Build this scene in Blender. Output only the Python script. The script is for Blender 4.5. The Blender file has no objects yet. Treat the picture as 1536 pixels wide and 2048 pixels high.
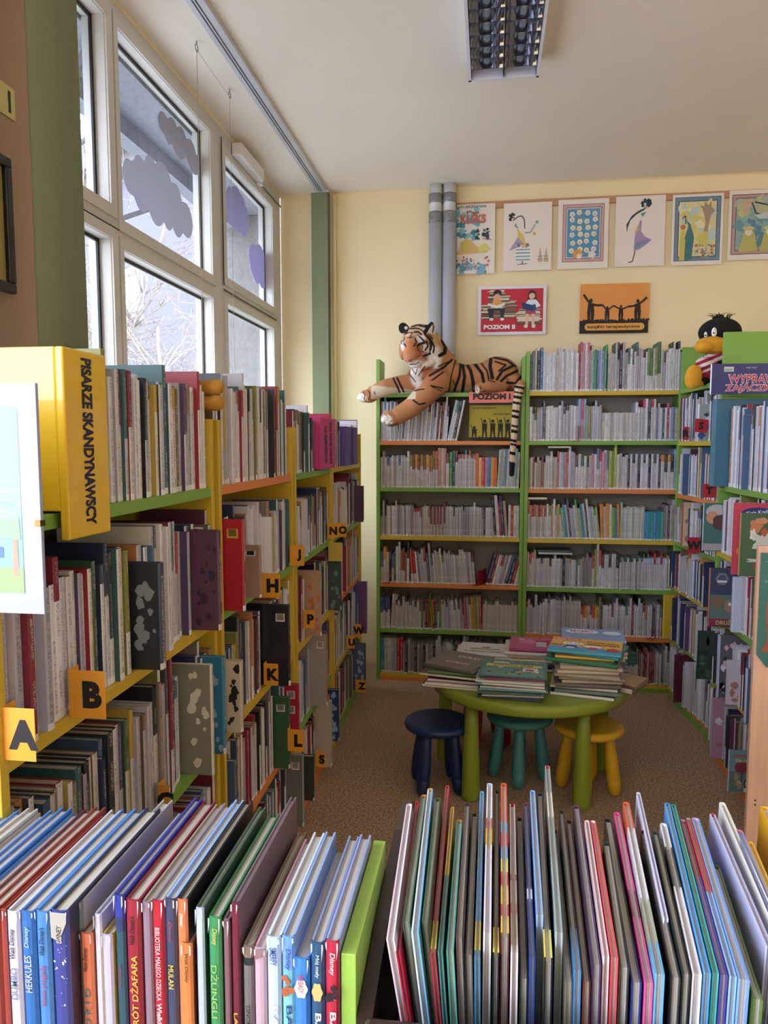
import bpy, bmesh, math, random
import numpy as np
from mathutils import Matrix, Vector, noise

scene = bpy.context.scene
COL = scene.collection
random.seed(7)
PI = math.pi

# ------------------------------------------------------------------ camera
F, CX, CY, HOR, VPX, HC = 1480.0, 768.0, 1024.0, 890.0, 979.0, 1.48
pitch = math.atan((CY - HOR) / F)
yaw = math.atan((VPX - CX) / F * math.cos(pitch))
FW = Vector((-math.sin(yaw) * math.cos(pitch), math.cos(yaw) * math.cos(pitch), -math.sin(pitch)))
RT = Vector((math.cos(yaw), math.sin(yaw), 0.0))
UP = RT.cross(FW)
CAM = Vector((0, 0, HC))
def ray(u, v):
    return FW + RT * ((u - CX) / F) - UP * ((v - CY) / F)
def at(u, v, x=None, y=None, z=None):
    """The point of the room seen at (u, v) on the plane x=, y= or z=."""
    d = ray(u, v)
    if x is not None: t = (x - CAM.x) / d.x
    elif y is not None: t = (y - CAM.y) / d.y
    else: t = (z - CAM.z) / d.z
    return CAM + d * t
cd = bpy.data.cameras.new('camera')
cam = bpy.data.objects.new('camera', cd); COL.objects.link(cam)
cd.sensor_fit = 'VERTICAL'; cd.sensor_height = 36.0; cd.lens = F / 2048 * 36
cd.clip_start = 0.02; cd.clip_end = 200
cam.matrix_world = Matrix(((RT.x, UP.x, -FW.x, CAM.x), (RT.y, UP.y, -FW.y, CAM.y), (RT.z, UP.z, -FW.z, CAM.z), (0, 0, 0, 1)))
scene.camera = cam

# ------------------------------------------------------------------ colour management, sky, added area lights
vs = scene.view_settings
vs.view_transform = 'Standard'; vs.look = 'None'; vs.gamma = 1.0; vs.use_curve_mapping = False
vs.exposure = EXPOSURE = 0.9
scene.cycles.max_bounces = 10
scene.cycles.diffuse_bounces = 6
scene.cycles.transparent_max_bounces = 16
scene.cycles.sample_clamp_indirect = 6.0
w = bpy.data.worlds.new('overcast_sky'); scene.world = w; w.use_nodes = True
nt = w.node_tree; nt.nodes.clear()
wo = nt.nodes.new('ShaderNodeOutputWorld'); bg = nt.nodes.new('ShaderNodeBackground')
tc = nt.nodes.new('ShaderNodeTexCoord'); nz = nt.nodes.new('ShaderNodeTexNoise'); rp = nt.nodes.new('ShaderNodeValToRGB')
nz.inputs['Scale'].default_value = 2.0; nz.inputs['Detail'].default_value = 3
rp.color_ramp.elements[0].color = (0.70, 0.80, 1.0, 1); rp.color_ramp.elements[1].color = (0.84, 0.90, 1.0, 1)
nt.links.new(tc.outputs['Generated'], nz.inputs['Vector']); nt.links.new(nz.outputs['Fac'], rp.inputs['Fac'])
nt.links.new(rp.outputs['Color'], bg.inputs['Color']); nt.links.new(bg.outputs['Background'], wo.inputs['Surface'])
bg.inputs['Strength'].default_value = SKY = 5.8

def area_light(name, loc, rot, sx, sy, power, col=(1, 1, 1), portal=False):
    l = bpy.data.lights.new(name, 'AREA'); l.shape = 'RECTANGLE'; l.size = sx; l.size_y = sy
    l.energy = power; l.color = col
    if portal: l.cycles.is_portal = True
    o = bpy.data.objects.new(name, l); COL.objects.link(o); o.location = loc; o.rotation_euler = rot
    return o
# added fill light by an assumed, unseen opening of the window wall, behind the camera
area_light('assumed_rear_window_fill', (-1.35, -2.9, 2.0), (0, -PI / 2 - 0.2, 0), 1.9, 2.0, 52, (0.74, 0.84, 1.0))
area_light('side_fill_light', (3.55, -1.8, 2.1), (0, PI / 2 + 0.3, 0), 1.6, 2.4, 7, (0.85, 0.91, 1.0))  # added soft fill from the opposite side; that wall has no window

# ------------------------------------------------------------------ helpers
def s2l(c):
    return c / 12.92 if c <= 0.04045 else ((c + 0.055) / 1.055) ** 2.4
def hexc(h):
    h = h.lstrip('#')
    return tuple(s2l(int(h[i:i + 2], 16) / 255) for i in (0, 2, 4))
def tag(o, label=None, cat=None, group=None, kind=None):
    if label: o['label'] = label
    if cat: o['category'] = cat
    if group: o['group'] = group
    if kind: o['kind'] = kind
    return o
def empty(name, loc=(0, 0, 0), label=None, cat=None, group=None, kind=None, rot=0):
    o = bpy.data.objects.new(name, None); COL.objects.link(o)
    o.location = loc; o.rotation_euler = (0, 0, rot); o.empty_display_size = 0.05
    return tag(o, label, cat, group, kind)
def link(name, me, parent=None, mat=None, matrix=None):
    o = bpy.data.objects.new(name, me); COL.objects.link(o)
    if mat is not None and len(me.materials) == 0: me.materials.append(mat)
    if parent is not None: o.parent = parent
    if matrix is not None: o.matrix_basis = matrix
    return o

MATS = {}
def pmat(name, col, rough=0.6, metal=0.0, noise_amt=0.0, noise_scale=20.0, bump=0.0, bump_scale=60.0, spec=0.5, coat=0.0, obj_coords=True, detail=4.0, stretch=None):
    if name in MATS: return MATS[name]
    m = bpy.data.materials.new(name); m.use_nodes = True
    t = m.node_tree; b = t.nodes['Principled BSDF']
    c = hexc(col) if isinstance(col, str) else col
    b.inputs['Base Color'].default_value = (*c, 1)
    b.inputs['Roughness'].default_value = rough; b.inputs['Metallic'].default_value = metal
    b.inputs['Specular IOR Level'].default_value = spec
    b.inputs['Coat Weight'].default_value = coat
    tcn = t.nodes.new('ShaderNodeTexCoord'); vec = tcn.outputs['Object']
    if stretch:
        mp = t.nodes.new('ShaderNodeMapping'); mp.inputs['Scale'].default_value = stretch
        t.links.new(vec, mp.inputs['Vector']); vec = mp.outputs['Vector']
    if noise_amt > 0:
        n = t.nodes.new('ShaderNodeTexNoise'); n.inputs['Scale'].default_value = noise_scale; n.inputs['Detail'].default_value = detail
        r = t.nodes.new('ShaderNodeValToRGB')
        r.color_ramp.elements[0].position = 0.3; r.color_ramp.elements[1].position = 0.7
        r.color_ramp.elements[0].color = (*[x * (1 - noise_amt) for x in c], 1)
        r.color_ramp.elements[1].color = (*[min(1, x * (1 + noise_amt)) for x in c], 1)
        t.links.new(vec, n.inputs['Vector']); t.links.new(n.outputs['Fac'], r.inputs['Fac'])
        t.links.new(r.outputs['Color'], b.inputs['Base Color'])
    if bump > 0:
        n2 = t.nodes.new('ShaderNodeTexNoise'); n2.inputs['Scale'].default_value = bump_scale; n2.inputs['Detail'].default_value = 5
        bp = t.nodes.new('ShaderNodeBump'); bp.inputs['Strength'].default_value = bump; bp.inputs['Distance'].default_value = 0.01
        t.links.new(vec, n2.inputs['Vector']); t.links.new(n2.outputs['Fac'], bp.inputs['Height']); t.links.new(bp.outputs['Normal'], b.inputs['Normal'])
    MATS[name] = m
    return m

def col_mat(name, rough=0.5, text=False, coat=0.0, bump=0.0, bump_scale=200):
    """Printed surface: colour from the mesh's own print (attribute Col); its alpha says where a line of print runs."""
    if name in MATS: return MATS[name]
    m = bpy.data.materials.new(name); m.use_nodes = True
    t = m.node_tree; b = t.nodes['Principled BSDF']
    a = t.nodes.new('ShaderNodeAttribute'); a.attribute_name = 'Col'
    b.inputs['Roughness'].default_value = rough; b.inputs['Coat Weight'].default_value = coat
    b.inputs['Coat Roughness'].default_value = 0.15
    src = a.outputs['Color']
    if text:
        uv = t.nodes.new('ShaderNodeUVMap'); uv.uv_map = 'UVMap'
        sp = t.nodes.new('ShaderNodeSeparateXYZ'); t.links.new(uv.outputs['UV'], sp.inputs['Vector'])
        oi = t.nodes.new('ShaderNodeObjectInfo')
        d = t.nodes.new('ShaderNodeMath'); d.operation = 'SUBTRACT'; d.inputs[1].default_value = 0.5
        ab = t.nodes.new('ShaderNodeMath'); ab.operation = 'ABSOLUTE'
        lt = t.nodes.new('ShaderNodeMath'); lt.operation = 'LESS_THAN'; lt.inputs[1].default_value = 0.21
        t.links.new(sp.outputs['X'], d.inputs[0]); t.links.new(d.outputs[0], ab.inputs[0]); t.links.new(ab.outputs[0], lt.inputs[0])
        cb = t.nodes.new('ShaderNodeCombineXYZ')
        mu = t.nodes.new('ShaderNodeMath'); mu.operation = 'MULTIPLY'; mu.inputs[1].default_value = 3.5
        mv = t.nodes.new('ShaderNodeMath'); mv.operation = 'MULTIPLY'; mv.inputs[1].default_value = 430
        mr = t.nodes.new('ShaderNodeMath'); mr.operation = 'MULTIPLY'; mr.inputs[1].default_value = 97
        t.links.new(sp.outputs['X'], mu.inputs[0]); t.links.new(sp.outputs['Y'], mv.inputs[0]); t.links.new(oi.outputs['Random'], mr.inputs[0])
        t.links.new(mu.outputs[0], cb.inputs[0]); t.links.new(mv.outputs[0], cb.inputs[1]); t.links.new(mr.outputs[0], cb.inputs[2])
        n = t.nodes.new('ShaderNodeTexNoise'); n.inputs['Scale'].default_value = 1.0; n.inputs['Detail'].default_value = 1
        t.links.new(cb.outputs[0], n.inputs['Vector'])
        gt = t.nodes.new('ShaderNodeMath'); gt.operation = 'GREATER_THAN'; gt.inputs[1].default_value = 0.5
        t.links.new(n.outputs['Fac'], gt.inputs[0])
        # words: low frequency gaps
        cb2 = t.nodes.new('ShaderNodeCombineXYZ'); mv2 = t.nodes.new('ShaderNodeMath'); mv2.operation = 'MULTIPLY'; mv2.inputs[1].default_value = 22
        t.links.new(sp.outputs['Y'], mv2.inputs[0]); t.links.new(mv2.outputs[0], cb2.inputs[1]); t.links.new(mr.outputs[0], cb2.inputs[2])
        n2 = t.nodes.new('ShaderNodeTexNoise'); n2.inputs['Scale'].default_value = 1.0; n2.inputs['Detail'].default_value = 0
        t.links.new(cb2.outputs[0], n2.inputs['Vector'])
        gt2 = t.nodes.new('ShaderNodeMath'); gt2.operation = 'GREATER_THAN'; gt2.inputs[1].default_value = 0.42
        t.links.new(n2.outputs['Fac'], gt2.inputs[0])
        m1 = t.nodes.new('ShaderNodeMath'); m1.operation = 'MULTIPLY'; m2 = t.nodes.new('ShaderNodeMath'); m2.operation = 'MULTIPLY'; m3 = t.nodes.new('ShaderNodeMath'); m3.operation = 'MULTIPLY'
        t.links.new(lt.outputs[0], m1.inputs[0]); t.links.new(gt.outputs[0], m1.inputs[1])
        t.links.new(m1.outputs[0], m2.inputs[0]); t.links.new(gt2.outputs[0], m2.inputs[1])
        t.links.new(m2.outputs[0], m3.inputs[0]); t.links.new(a.outputs['Alpha'], m3.inputs[1])
        # ink: dark on light stock, light on dark stock
        hs = t.nodes.new('ShaderNodeRGBToBW'); t.links.new(a.outputs['Color'], hs.inputs[0])
        g3 = t.nodes.new('ShaderNodeMath'); g3.operation = 'GREATER_THAN'; g3.inputs[1].default_value = 0.22
        t.links.new(hs.outputs[0], g3.inputs[0])
        ink = t.nodes.new('ShaderNodeMix'); ink.data_type = 'RGBA'
        ink.inputs['A'].default_value = (0.75, 0.72, 0.62, 1); ink.inputs['B'].default_value = (0.06, 0.05, 0.07, 1)
        t.links.new(g3.outputs[0], ink.inputs['Factor'])
        mx = t.nodes.new('ShaderNodeMix'); mx.data_type = 'RGBA'
        m4 = t.nodes.new('ShaderNodeMath'); m4.operation = 'MULTIPLY'; m4.inputs[1].default_value = 0.5
        t.links.new(m3.outputs[0], m4.inputs[0])
        t.links.new(m4.outputs[0], mx.inputs['Factor']); t.links.new(a.outputs['Color'], mx.inputs['A']); t.links.new(ink.outputs['Result'], mx.inputs['B'])
        src = mx.outputs['Result']
    if bump:
        n5 = t.nodes.new('ShaderNodeTexNoise'); n5.inputs['Scale'].default_value = bump_scale
        tc5 = t.nodes.new('ShaderNodeTexCoord'); t.links.new(tc5.outputs['Object'], n5.inputs['Vector'])
        bp = t.nodes.new('ShaderNodeBump'); bp.inputs['Strength'].default_value = bump; bp.inputs['Distance'].default_value = 0.004
        t.links.new(n5.outputs['Fac'], bp.inputs['Height']); t.links.new(bp.outputs['Normal'], b.inputs['Normal'])
    t.links.new(src, b.inputs['Base Color'])
    MATS[name] = m
    return m
M_PRINT = col_mat('printed_cover', 0.42, text=True)
M_GLOSS = col_mat('laminated_cover', 0.33, text=True, coat=0.35)
M_ART = col_mat('printed_paper', 0.6)
M_PLUSH = col_mat('plush_fur', 0.95, bump=0.6, bump_scale=260)

def pages_mat():
    m = bpy.data.materials.new('page_edges'); m.use_nodes = True; t = m.node_tree; b = t.nodes['Principled BSDF']
    tcn = t.nodes.new('ShaderNodeTexCoord'); mp = t.nodes.new('ShaderNodeMapping'); mp.inputs['Scale'].default_value = (1500, 3, 3)
    n = t.nodes.new('ShaderNodeTexNoise'); n.inputs['Scale'].default_value = 1; n.inputs['Detail'].default_value = 2
    r = t.nodes.new('ShaderNodeValToRGB'); r.color_ramp.elements[0].position = 0.3; r.color_ramp.elements[1].position = 0.7
    r.color_ramp.elements[0].color = (0.33, 0.31, 0.29, 1); r.color_ramp.elements[1].color = (0.68, 0.65, 0.60, 1)
    t.links.new(tcn.outputs['Object'], mp.inputs['Vector']); t.links.new(mp.outputs['Vector'], n.inputs['Vector'])
    t.links.new(n.outputs['Fac'], r.inputs['Fac']); t.links.new(r.outputs['Color'], b.inputs['Base Color'])
    b.inputs['Roughness'].default_value = 0.8
    return m
M_PAGES = pages_mat()
PAGE = (0.52, 0.49, 0.44)

class MB:
    """Collects shapes with a colour each into one mesh."""
    def __init__(s): s.v = []; s.f = []; s.c = []; s.uv = []; s.smooth = []
    def face(s, pts, col=(0.5, 0.5, 0.5), a=0.0, uv=None, smooth=False):
        i = len(s.v); s.v += [tuple(p) for p in pts]; s.f.append(tuple(range(i, i + len(pts))))
        s.c.append((*col[:3], a)); s.uv.append(uv or [(0, 0)] * len(pts)); s.smooth.append(smooth)
    def mesh(s, verts, faces, col=(0.5, 0.5, 0.5), smooth=False, M=None):
        i = len(s.v)
        for p in verts:
            s.v.append(tuple(M @ Vector(p)) if M is not None else tuple(p))
        for f in faces:
            s.f.append(tuple(i + k for k in f)); s.c.append((*col[:3], 0)); s.uv.append([(0, 0)] * len(f)); s.smooth.append(smooth)
    def box(s, lo, hi, col=(0.5, 0.5, 0.5), M=None, bevel=0.0):
        x0, y0, z0 = lo; x1, y1, z1 = hi
        if bevel > 0:
            bm = bmesh.new(); bmesh.ops.create_cube(bm, size=1)
            for vv in bm.verts: vv.co = Vector((x0 + (vv.co.x + .5) * (x1 - x0), y0 + (vv.co.y + .5) * (y1 - y0), z0 + (vv.co.z + .5) * (z1 - z0)))
            bmesh.ops.bevel(bm, geom=bm.edges[:], offset=bevel, segments=2, affect='EDGES', profile=0.5)
            bm.verts.index_update()
            s.mesh([v.co.copy() for v in bm.verts], [[v.index for v in f.verts] for f in bm.faces], col, False, M); bm.free(); return s
        vs_ = [(x0, y0, z0), (x1, y0, z0), (x1, y1, z0), (x0, y1, z0), (x0, y0, z1), (x1, y0, z1), (x1, y1, z1), (x0, y1, z1)]
        s.mesh(vs_, [(0, 3, 2, 1), (4, 5, 6, 7), (0, 1, 5, 4), (1, 2, 6, 5), (2, 3, 7, 6), (3, 0, 4, 7)], col, False, M); return s
    def lathe(s, prof, n=32, col=(0.5, 0.5, 0.5), M=None, smooth=True):
        vs_ = []; fs = []
        for (r, z) in prof:
            for k in range(n):
                a = 2 * PI * k / n; vs_.append((r * math.cos(a), r * math.sin(a), z))
        for i in range(len(prof) - 1):
            for k in range(n):
                fs.append((i * n + k, i * n + (k + 1) % n, (i + 1) * n + (k + 1) % n, (i + 1) * n + k))
        if prof[0][0] > 1e-6: fs.append(tuple(range(n - 1, -1, -1)))
        if prof[-1][0] > 1e-6: fs.append(tuple((len(prof) - 1) * n + k for k in range(n)))
        s.mesh(vs_, fs, col, smooth, M); return s
    def tube(s, pts, rad, n=8, col=(0.5, 0.5, 0.5), smooth=True):
        pts = [Vector(p) for p in pts]; rs = rad if isinstance(rad, (list, tuple)) else [rad] * len(pts)
        vs_ = []; fs = []; prev = None
        for i, p in enumerate(pts):
            d = (pts[min(i + 1, len(pts) - 1)] - pts[max(i - 1, 0)]).normalized()
            if prev is None: a = d.orthogonal().normalized()
            else: a = (prev - d * prev.dot(d)).normalized()
            prev = a; b_ = d.cross(a)
            for k in range(n):
                t = 2 * PI * k / n; vs_.append(p + (a * math.cos(t) + b_ * math.sin(t)) * rs[i])
        for i in range(len(pts) - 1):
            for k in range(n): fs.append((i * n + k, i * n + (k + 1) % n, (i + 1) * n + (k + 1) % n, (i + 1) * n + k))
        fs.append(tuple(range(n - 1, -1, -1))); fs.append(tuple((len(pts) - 1) * n + k for k in range(n)))
        s.mesh(vs_, fs, col, smooth); return s
    def data(s, name):
        me = bpy.data.meshes.new(name); me.from_pydata(s.v, [], s.f)
        ca = me.color_attributes.new('Col', 'FLOAT_COLOR', 'CORNER')
        uvl = me.uv_layers.new(name='UVMap')
        cc = []; uu = []
        for f, c, u in zip(s.f, s.c, s.uv):
            for k in range(len(f)): cc.extend(c); uu.extend(u[k])
        ca.data.foreach_set('color', cc); uvl.data.foreach_set('uv', uu)
        me.polygons.foreach_set('use_smooth', s.smooth)
        me.update(); return me
    def build(s, name, mat, parent=None, matrix=None):
        return link(name, s.data(name), parent, mat, matrix)

def text_mesh(body, w=None, h=None, bold=0.0, extrude=0.0004, spacing=1.0, shear=0.0):
    """Lettering as a mesh in the XY plane, centred on the origin, scaled to w x h."""
    cu = bpy.data.curves.new('lettering', 'FONT'); cu.body = body; cu.size = 1.0; cu.offset = bold
    cu.space_character = spacing; cu.shear = shear; cu.resolution_u = 3; cu.fill_mode = 'FRONT'
    o = bpy.data.objects.new('lettering_tmp', cu)
    COL.objects.link(o)
    dg = bpy.context.evaluated_depsgraph_get()
    me = bpy.data.meshes.new_from_object(o.evaluated_get(dg))
    bpy.data.objects.remove(o); bpy.data.curves.remove(cu)
    n = len(me.vertices); co = np.empty(n * 3); me.vertices.foreach_get('co', co); co = co.reshape(-1, 3)
    if n:
        lo = co.min(0); hi = co.max(0); co -= (lo + hi) / 2; sz = np.maximum(hi - lo, 1e-6)
        sx = w / sz[0] if w else None; sy = h / sz[1] if h else None
        sx = sx or sy; sy = sy or sx
        co[:, 0] *= sx; co[:, 1] *= sy
        me.vertices.foreach_set('co', co.ravel())
    me.materials.clear()
    me.name = 'lettering'
    return me
def frame_m(origin, xdir, ydir):
    """Matrix whose X and Y are the given directions (Z = X x Y)."""
    x = Vector(xdir).normalized(); y = Vector(ydir).normalized(); z = x.cross(y)
    return Matrix(((x.x, y.x, z.x, origin[0]), (x.y, y.y, z.y, origin[1]), (x.z, y.z, z.z, origin[2]), (0, 0, 0, 1)))
def lettering(body, parent, M, mat, w=None, h=None, bold=0.0, name='lettering', **k):
    return link(name, text_mesh(body, w, h, bold, **k), parent, mat, M)
INK = pmat('black_ink', '#141218', 0.55)
def ink(hexcol):
    return pmat('ink_' + hexcol.strip('#'), hexcol, 0.5)

def blob(name, prims, voxel, smooth_it=6, mat=None, parent=None):
    """One continuous soft body: spheres, ellipsoids and tapered limbs fused together."""
    bm = bmesh.new()
    for p in prims:
        if p[0] == 'e':
            _, c, r = p[:3]; rot = p[3] if len(p) > 3 else None
            M = Matrix.Translation(c) @ (rot.to_4x4() if rot is not None else Matrix()) @ Matrix.Diagonal((*r, 1))
            bmesh.ops.create_uvsphere(bm, u_segments=24, v_segments=14, radius=1, matrix=M)
        else:
            _, pts, rs = p
            pts = [Vector(q) for q in pts]
            for i in range(len(pts) - 1):
                L = (pts[i + 1] - pts[i]).length; n = max(2, int(L / (min(rs[i], rs[i + 1]) * 0.35)) + 1)
                for k in range(n + 1):
                    t = k / n; c = pts[i].lerp(pts[i + 1], t); r = rs[i] * (1 - t) + rs[i + 1] * t
                    bmesh.ops.create_uvsphere(bm, u_segments=16, v_segments=10, radius=r, matrix=Matrix.Translation(c))
    me = bpy.data.meshes.new(name); bm.to_mesh(me); bm.free()
    o = bpy.data.objects.new(name, me); COL.objects.link(o)
    md = o.modifiers.new('r', 'REMESH'); md.mode = 'VOXEL'; md.voxel_size = voxel; md.use_smooth_shade = True
    if smooth_it:
        ms = o.modifiers.new('s', 'SMOOTH'); ms.factor = 0.5; ms.iterations = smooth_it
    dg = bpy.context.evaluated_depsgraph_get()
    me2 = bpy.data.meshes.new_from_object(o.evaluated_get(dg)); o.modifiers.clear(); o.data = me2; me2.name = name
    bpy.data.meshes.remove(me)
    me2.polygons.foreach_set('use_smooth', [True] * len(me2.polygons))
    me2.materials.clear()
    if mat: me2.materials.append(mat)
    if parent: o.parent = parent
    return o
def vcol(o, cols):
    ca = o.data.color_attributes.new('Col', 'FLOAT_COLOR', 'POINT')
    ca.data.foreach_set('color', np.asarray(cols, dtype=np.float32).ravel())
def verts_np(o):
    n = len(o.data.vertices); a = np.empty(n * 3); o.data.vertices.foreach_get('co', a); return a.reshape(-1, 3)
# ------------------------------------------------------------------ the room
XW, YB, ZC = -1.372, 4.85, 3.098          # window wall, end wall, ceiling
XR, YR = 3.6, -4.0
WALLC = pmat('wall_paint', '#eedcb4', 0.75, noise_amt=0.05, noise_scale=1.5, bump=0.35, bump_scale=9, detail=6)
CEILC = pmat('ceiling_paint', '#ece6dc', 0.8, noise_amt=0.05, noise_scale=0.8, bump=0.4, bump_scale=5, detail=6)
def struct(name, mb, mat, parent=None, label=None):
    o = mb.build(name, mat, parent)
    if parent is None: tag(o, label, None, None, 'structure')
    return o

def carpet():
    m = bpy.data.materials.new('speckled_carpet'); m.use_nodes = True; t = m.node_tree; b = t.nodes['Principled BSDF']
    tcn = t.nodes.new('ShaderNodeTexCoord')
    n = t.nodes.new('ShaderNodeTexNoise'); n.inputs['Scale'].default_value = 120; n.inputs['Detail'].default_value = 3; n.inputs['Roughness'].default_value = 0.7
    r = t.nodes.new('ShaderNodeValToRGB'); e = r.color_ramp.elements
    e[0].position = 0.36; e[0].color = (*hexc('#84634a'), 1); e[1].position = 0.64; e[1].color = (*hexc('#dcc0a0'), 1)
    k = e.new(0.5); k.color = (*hexc('#b8967a'), 1)
    n2 = t.nodes.new('ShaderNodeTexNoise'); n2.inputs['Scale'].default_value = 1.3; n2.inputs['Detail'].default_value = 3
    mx = t.nodes.new('ShaderNodeMix'); mx.data_type = 'RGBA'; mx.blend_type = 'MULTIPLY'; mx.inputs['Factor'].default_value = 0.35
    t.links.new(tcn.outputs['Object'], n.inputs['Vector']); t.links.new(tcn.outputs['Object'], n2.inputs['Vector'])
    t.links.new(n.outputs['Fac'], r.inputs['Fac']); t.links.new(r.outputs['Color'], mx.inputs['A']); t.links.new(n2.outputs['Fac'], mx.inputs['B'])
    t.links.new(mx.outputs['Result'], b.inputs['Base Color'])
    bp = t.nodes.new('ShaderNodeBump'); bp.inputs['Strength'].default_value = 0.5; bp.inputs['Distance'].default_value = 0.004
    t.links.new(n.outputs['Fac'], bp.inputs['Height']); t.links.new(bp.outputs['Normal'], b.inputs['Normal'])
    b.inputs['Roughness'].default_value = 0.9
    return m
fl = MB(); fl.box((XW - 0.25, YR - 0.2, -0.15), (XR + 0.2, YB + 0.2, 0)); struct('floor', fl, carpet())
ce = MB(); ce.box((XW - 0.02, YR, ZC), (XR, YB, ZC + 0.2)); struct('ceiling', ce, CEILC)
wb = MB(); wb.box((XW - 0.001, YB, 0), (XR + 0.2, YB + 0.2, ZC + 0.2))
# soft cove where end wall meets the ceiling
n = 8
for k in range(n):
    a0, a1 = PI / 2 * k / n, PI / 2 * (k + 1) / n; r = 0.022
    p = [(YB - r + r * math.cos(a), ZC - r + r * math.sin(a)) for a in (a0, a1)]
    wb.face([(XW, p[0][0], p[0][1]), (XR, p[0][0], p[0][1]), (XR, p[1][0], p[1][1]), (XW, p[1][0], p[1][1])], smooth=True)
struct('wall_back', wb, WALLC)
wr = MB(); wr.box((XR, YR, 0), (XR + 0.2, YB, ZC + 0.2)); struct('wall_right', wr, WALLC)
wf = MB(); wf.box((XW - 0.25, YR - 0.2, 0), (XR + 0.2, YR, ZC + 0.2)); struct('wall_front', wf, WALLC)
WY0, WY1, WZ0, WZ1 = 2.20, 4.838, 0.92, 3.085     # the opening of the windows in view
wl = MB()
wp = MB(); wp.box((XW - 0.25, 0.6, 0), (XW, WY0, ZC + 0.2)); struct('wall_pier', wp, pmat('pier_paint', '#b4967c', 0.8, noise_amt=0.06, noise_scale=2.5, bump=0.3, bump_scale=12))
wl.box((XW - 0.25, WY0, 0), (XW, YB, WZ0))
wl.box((XW - 0.25, WY0, WZ1), (XW, YB, ZC + 0.2))
wl.box((XW - 0.25, YR, 0), (XW, 0.6, 0.95)); wl.box((XW - 0.25, YR, 3.0), (XW, 0.6, ZC + 0.2)); wl.box((XW - 0.25, YR, 0.95), (XW, -3.1, 3.0))  # leaves an assumed, unseen window opening behind the camera, added for light
struct('wall_left', wl, WALLC)
sl = MB(); sl.box((XW - 0.02, WY0 - 0.05, WZ0 - 0.04), (XW + 0.16, YB - 0.01, WZ0), bevel=0.006); struct('trim_1', sl, pmat('sill_white', '#d8d4cc', 0.4))

# ------------------------------------------------------------------ windows
PVC = pmat('window_pvc', '#c9c7c2', 0.38, noise_amt=0.02, noise_scale=6)
GASK = pmat('rubber_gasket', '#101114', 0.5)
STEEL = pmat('dull_steel', '#8b8c90', 0.35, metal=0.8)
def glass():
    m = bpy.data.materials.new('window_glass'); m.use_nodes = True; t = m.node_tree; t.nodes.clear()
    o = t.nodes.new('ShaderNodeOutputMaterial'); tr = t.nodes.new('ShaderNodeBsdfTransparent'); gl = t.nodes.new('ShaderNodeBsdfGlossy'); mx = t.nodes.new('ShaderNodeMixShader')
    tr.inputs['Color'].default_value = (0.93, 0.95, 0.96, 1); gl.inputs['Roughness'].default_value = 0.02
    lw = t.nodes.new('ShaderNodeLayerWeight'); lw.inputs['Blend'].default_value = 0.5
    pw = t.nodes.new('ShaderNodeMath'); pw.operation = 'POWER'; pw.inputs[1].default_value = 3.5
    ml = t.nodes.new('ShaderNodeMath'); ml.operation = 'MULTIPLY_ADD'; ml.inputs[1].default_value = 0.30; ml.inputs[2].default_value = 0.02
    t.links.new(lw.outputs['Facing'], pw.inputs[0]); t.links.new(pw.outputs[0], ml.inputs[0]); t.links.new(ml.outputs[0], mx.inputs['Fac']); t.links.new(tr.outputs[0], mx.inputs[1]); t.links.new(gl.outputs[0], mx.inputs[2]); t.links.new(mx.outputs[0], o.inputs['Surface'])
    return m
GLASS = glass()
XG = XW - 0.048
def opening(fr, gk, gs, y0, y1, z0, z1):
    """A pane's rebate: deep PVC reveal, black gasket, pane."""
    t = 0.012
    for (a, b, c, d) in ((y0, y0 + t, z0, z1), (y1 - t, y1, z0, z1), (y0, y1, z0, z0 + t), (y0, y1, z1 - t, z1)):
        gk.box((XG - 0.004, a, c), (XG + 0.004, b, d))
    gs.box((XG - 0.003, y0 + 0.002, z0 + 0.002), (XG + 0.001, y1 - 0.002, z1 - 0.002))
def window(n, y0, y1, panes, seam=None):
    """Frame with the panes cut out of it: panes = [(ya, yb, za, zb)], two stacked."""
    fr = MB(); gk = MB(); gs = MB()
    root = empty('window_%d' % n, (XW, (y0 + y1) / 2, WZ0), kind='structure')
    ya, yb = panes[0][0], panes[0][1]
    x0, x1 = XW - 0.085, XW - 0.0
    fr.box((x0, y0, WZ0), (x1, ya, WZ1)); fr.box((x0, yb, WZ0), (x1, y1, WZ1))
    zs = [WZ0] + [z for p in sorted(panes, key=lambda q: q[2]) for z in (p[2], p[3])] + [WZ1]
    for i in range(0, len(zs), 2): fr.box((x0, ya, zs[i]), (x1, yb, zs[i + 1]))
    # casement lips
    for (a, b, c, d) in panes:
        opening(fr, gk, gs, a, b, c, d)
        for (p, q, r, s) in ((a - 0.045, a - 0.002, c - 0.045, d + 0.045), (b + 0.002, b + 0.045, c - 0.045, d + 0.045), (a - 0.002, b + 0.002, c - 0.045, c - 0.002), (a - 0.002, b + 0.002, d + 0.002, d + 0.045)):
            q = min(q, y1 - 0.002); p = max(p, y0 + 0.002); s = min(s, WZ1 - 0.003)
            if q > p: fr.box((x1 - 0.001, p, r), (x1 + 0.008, q, s))
    M0 = Matrix.Translation(-root.location)
    for mb, nm, mt in ((fr, 'window_frame', PVC), (gk, 'gasket', GASK), (gs, 'glass_pane', GLASS)):
        mb.v = [tuple(M0 @ Vector(p)) for p in mb.v]; mb.build(nm, mt, root)
    if seam:
        for k, s in enumerate(seam):
            sm = MB(); sm.box((x1 + 0.007, s[0], s[2]), (x1 + 0.0095, s[1], s[3])); sm.v = [tuple(M0 @ Vector(p)) for p in sm.v]
            sm.build('seam', GASK, root)
    return root
window(1, WY0, 2.653, [(2.29, 2.598, 2.352, 3.0), (2.29, 2.598, 0.99, 2.228)], seam=[(2.25, 2.65, 2.268, 2.272)])
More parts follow.
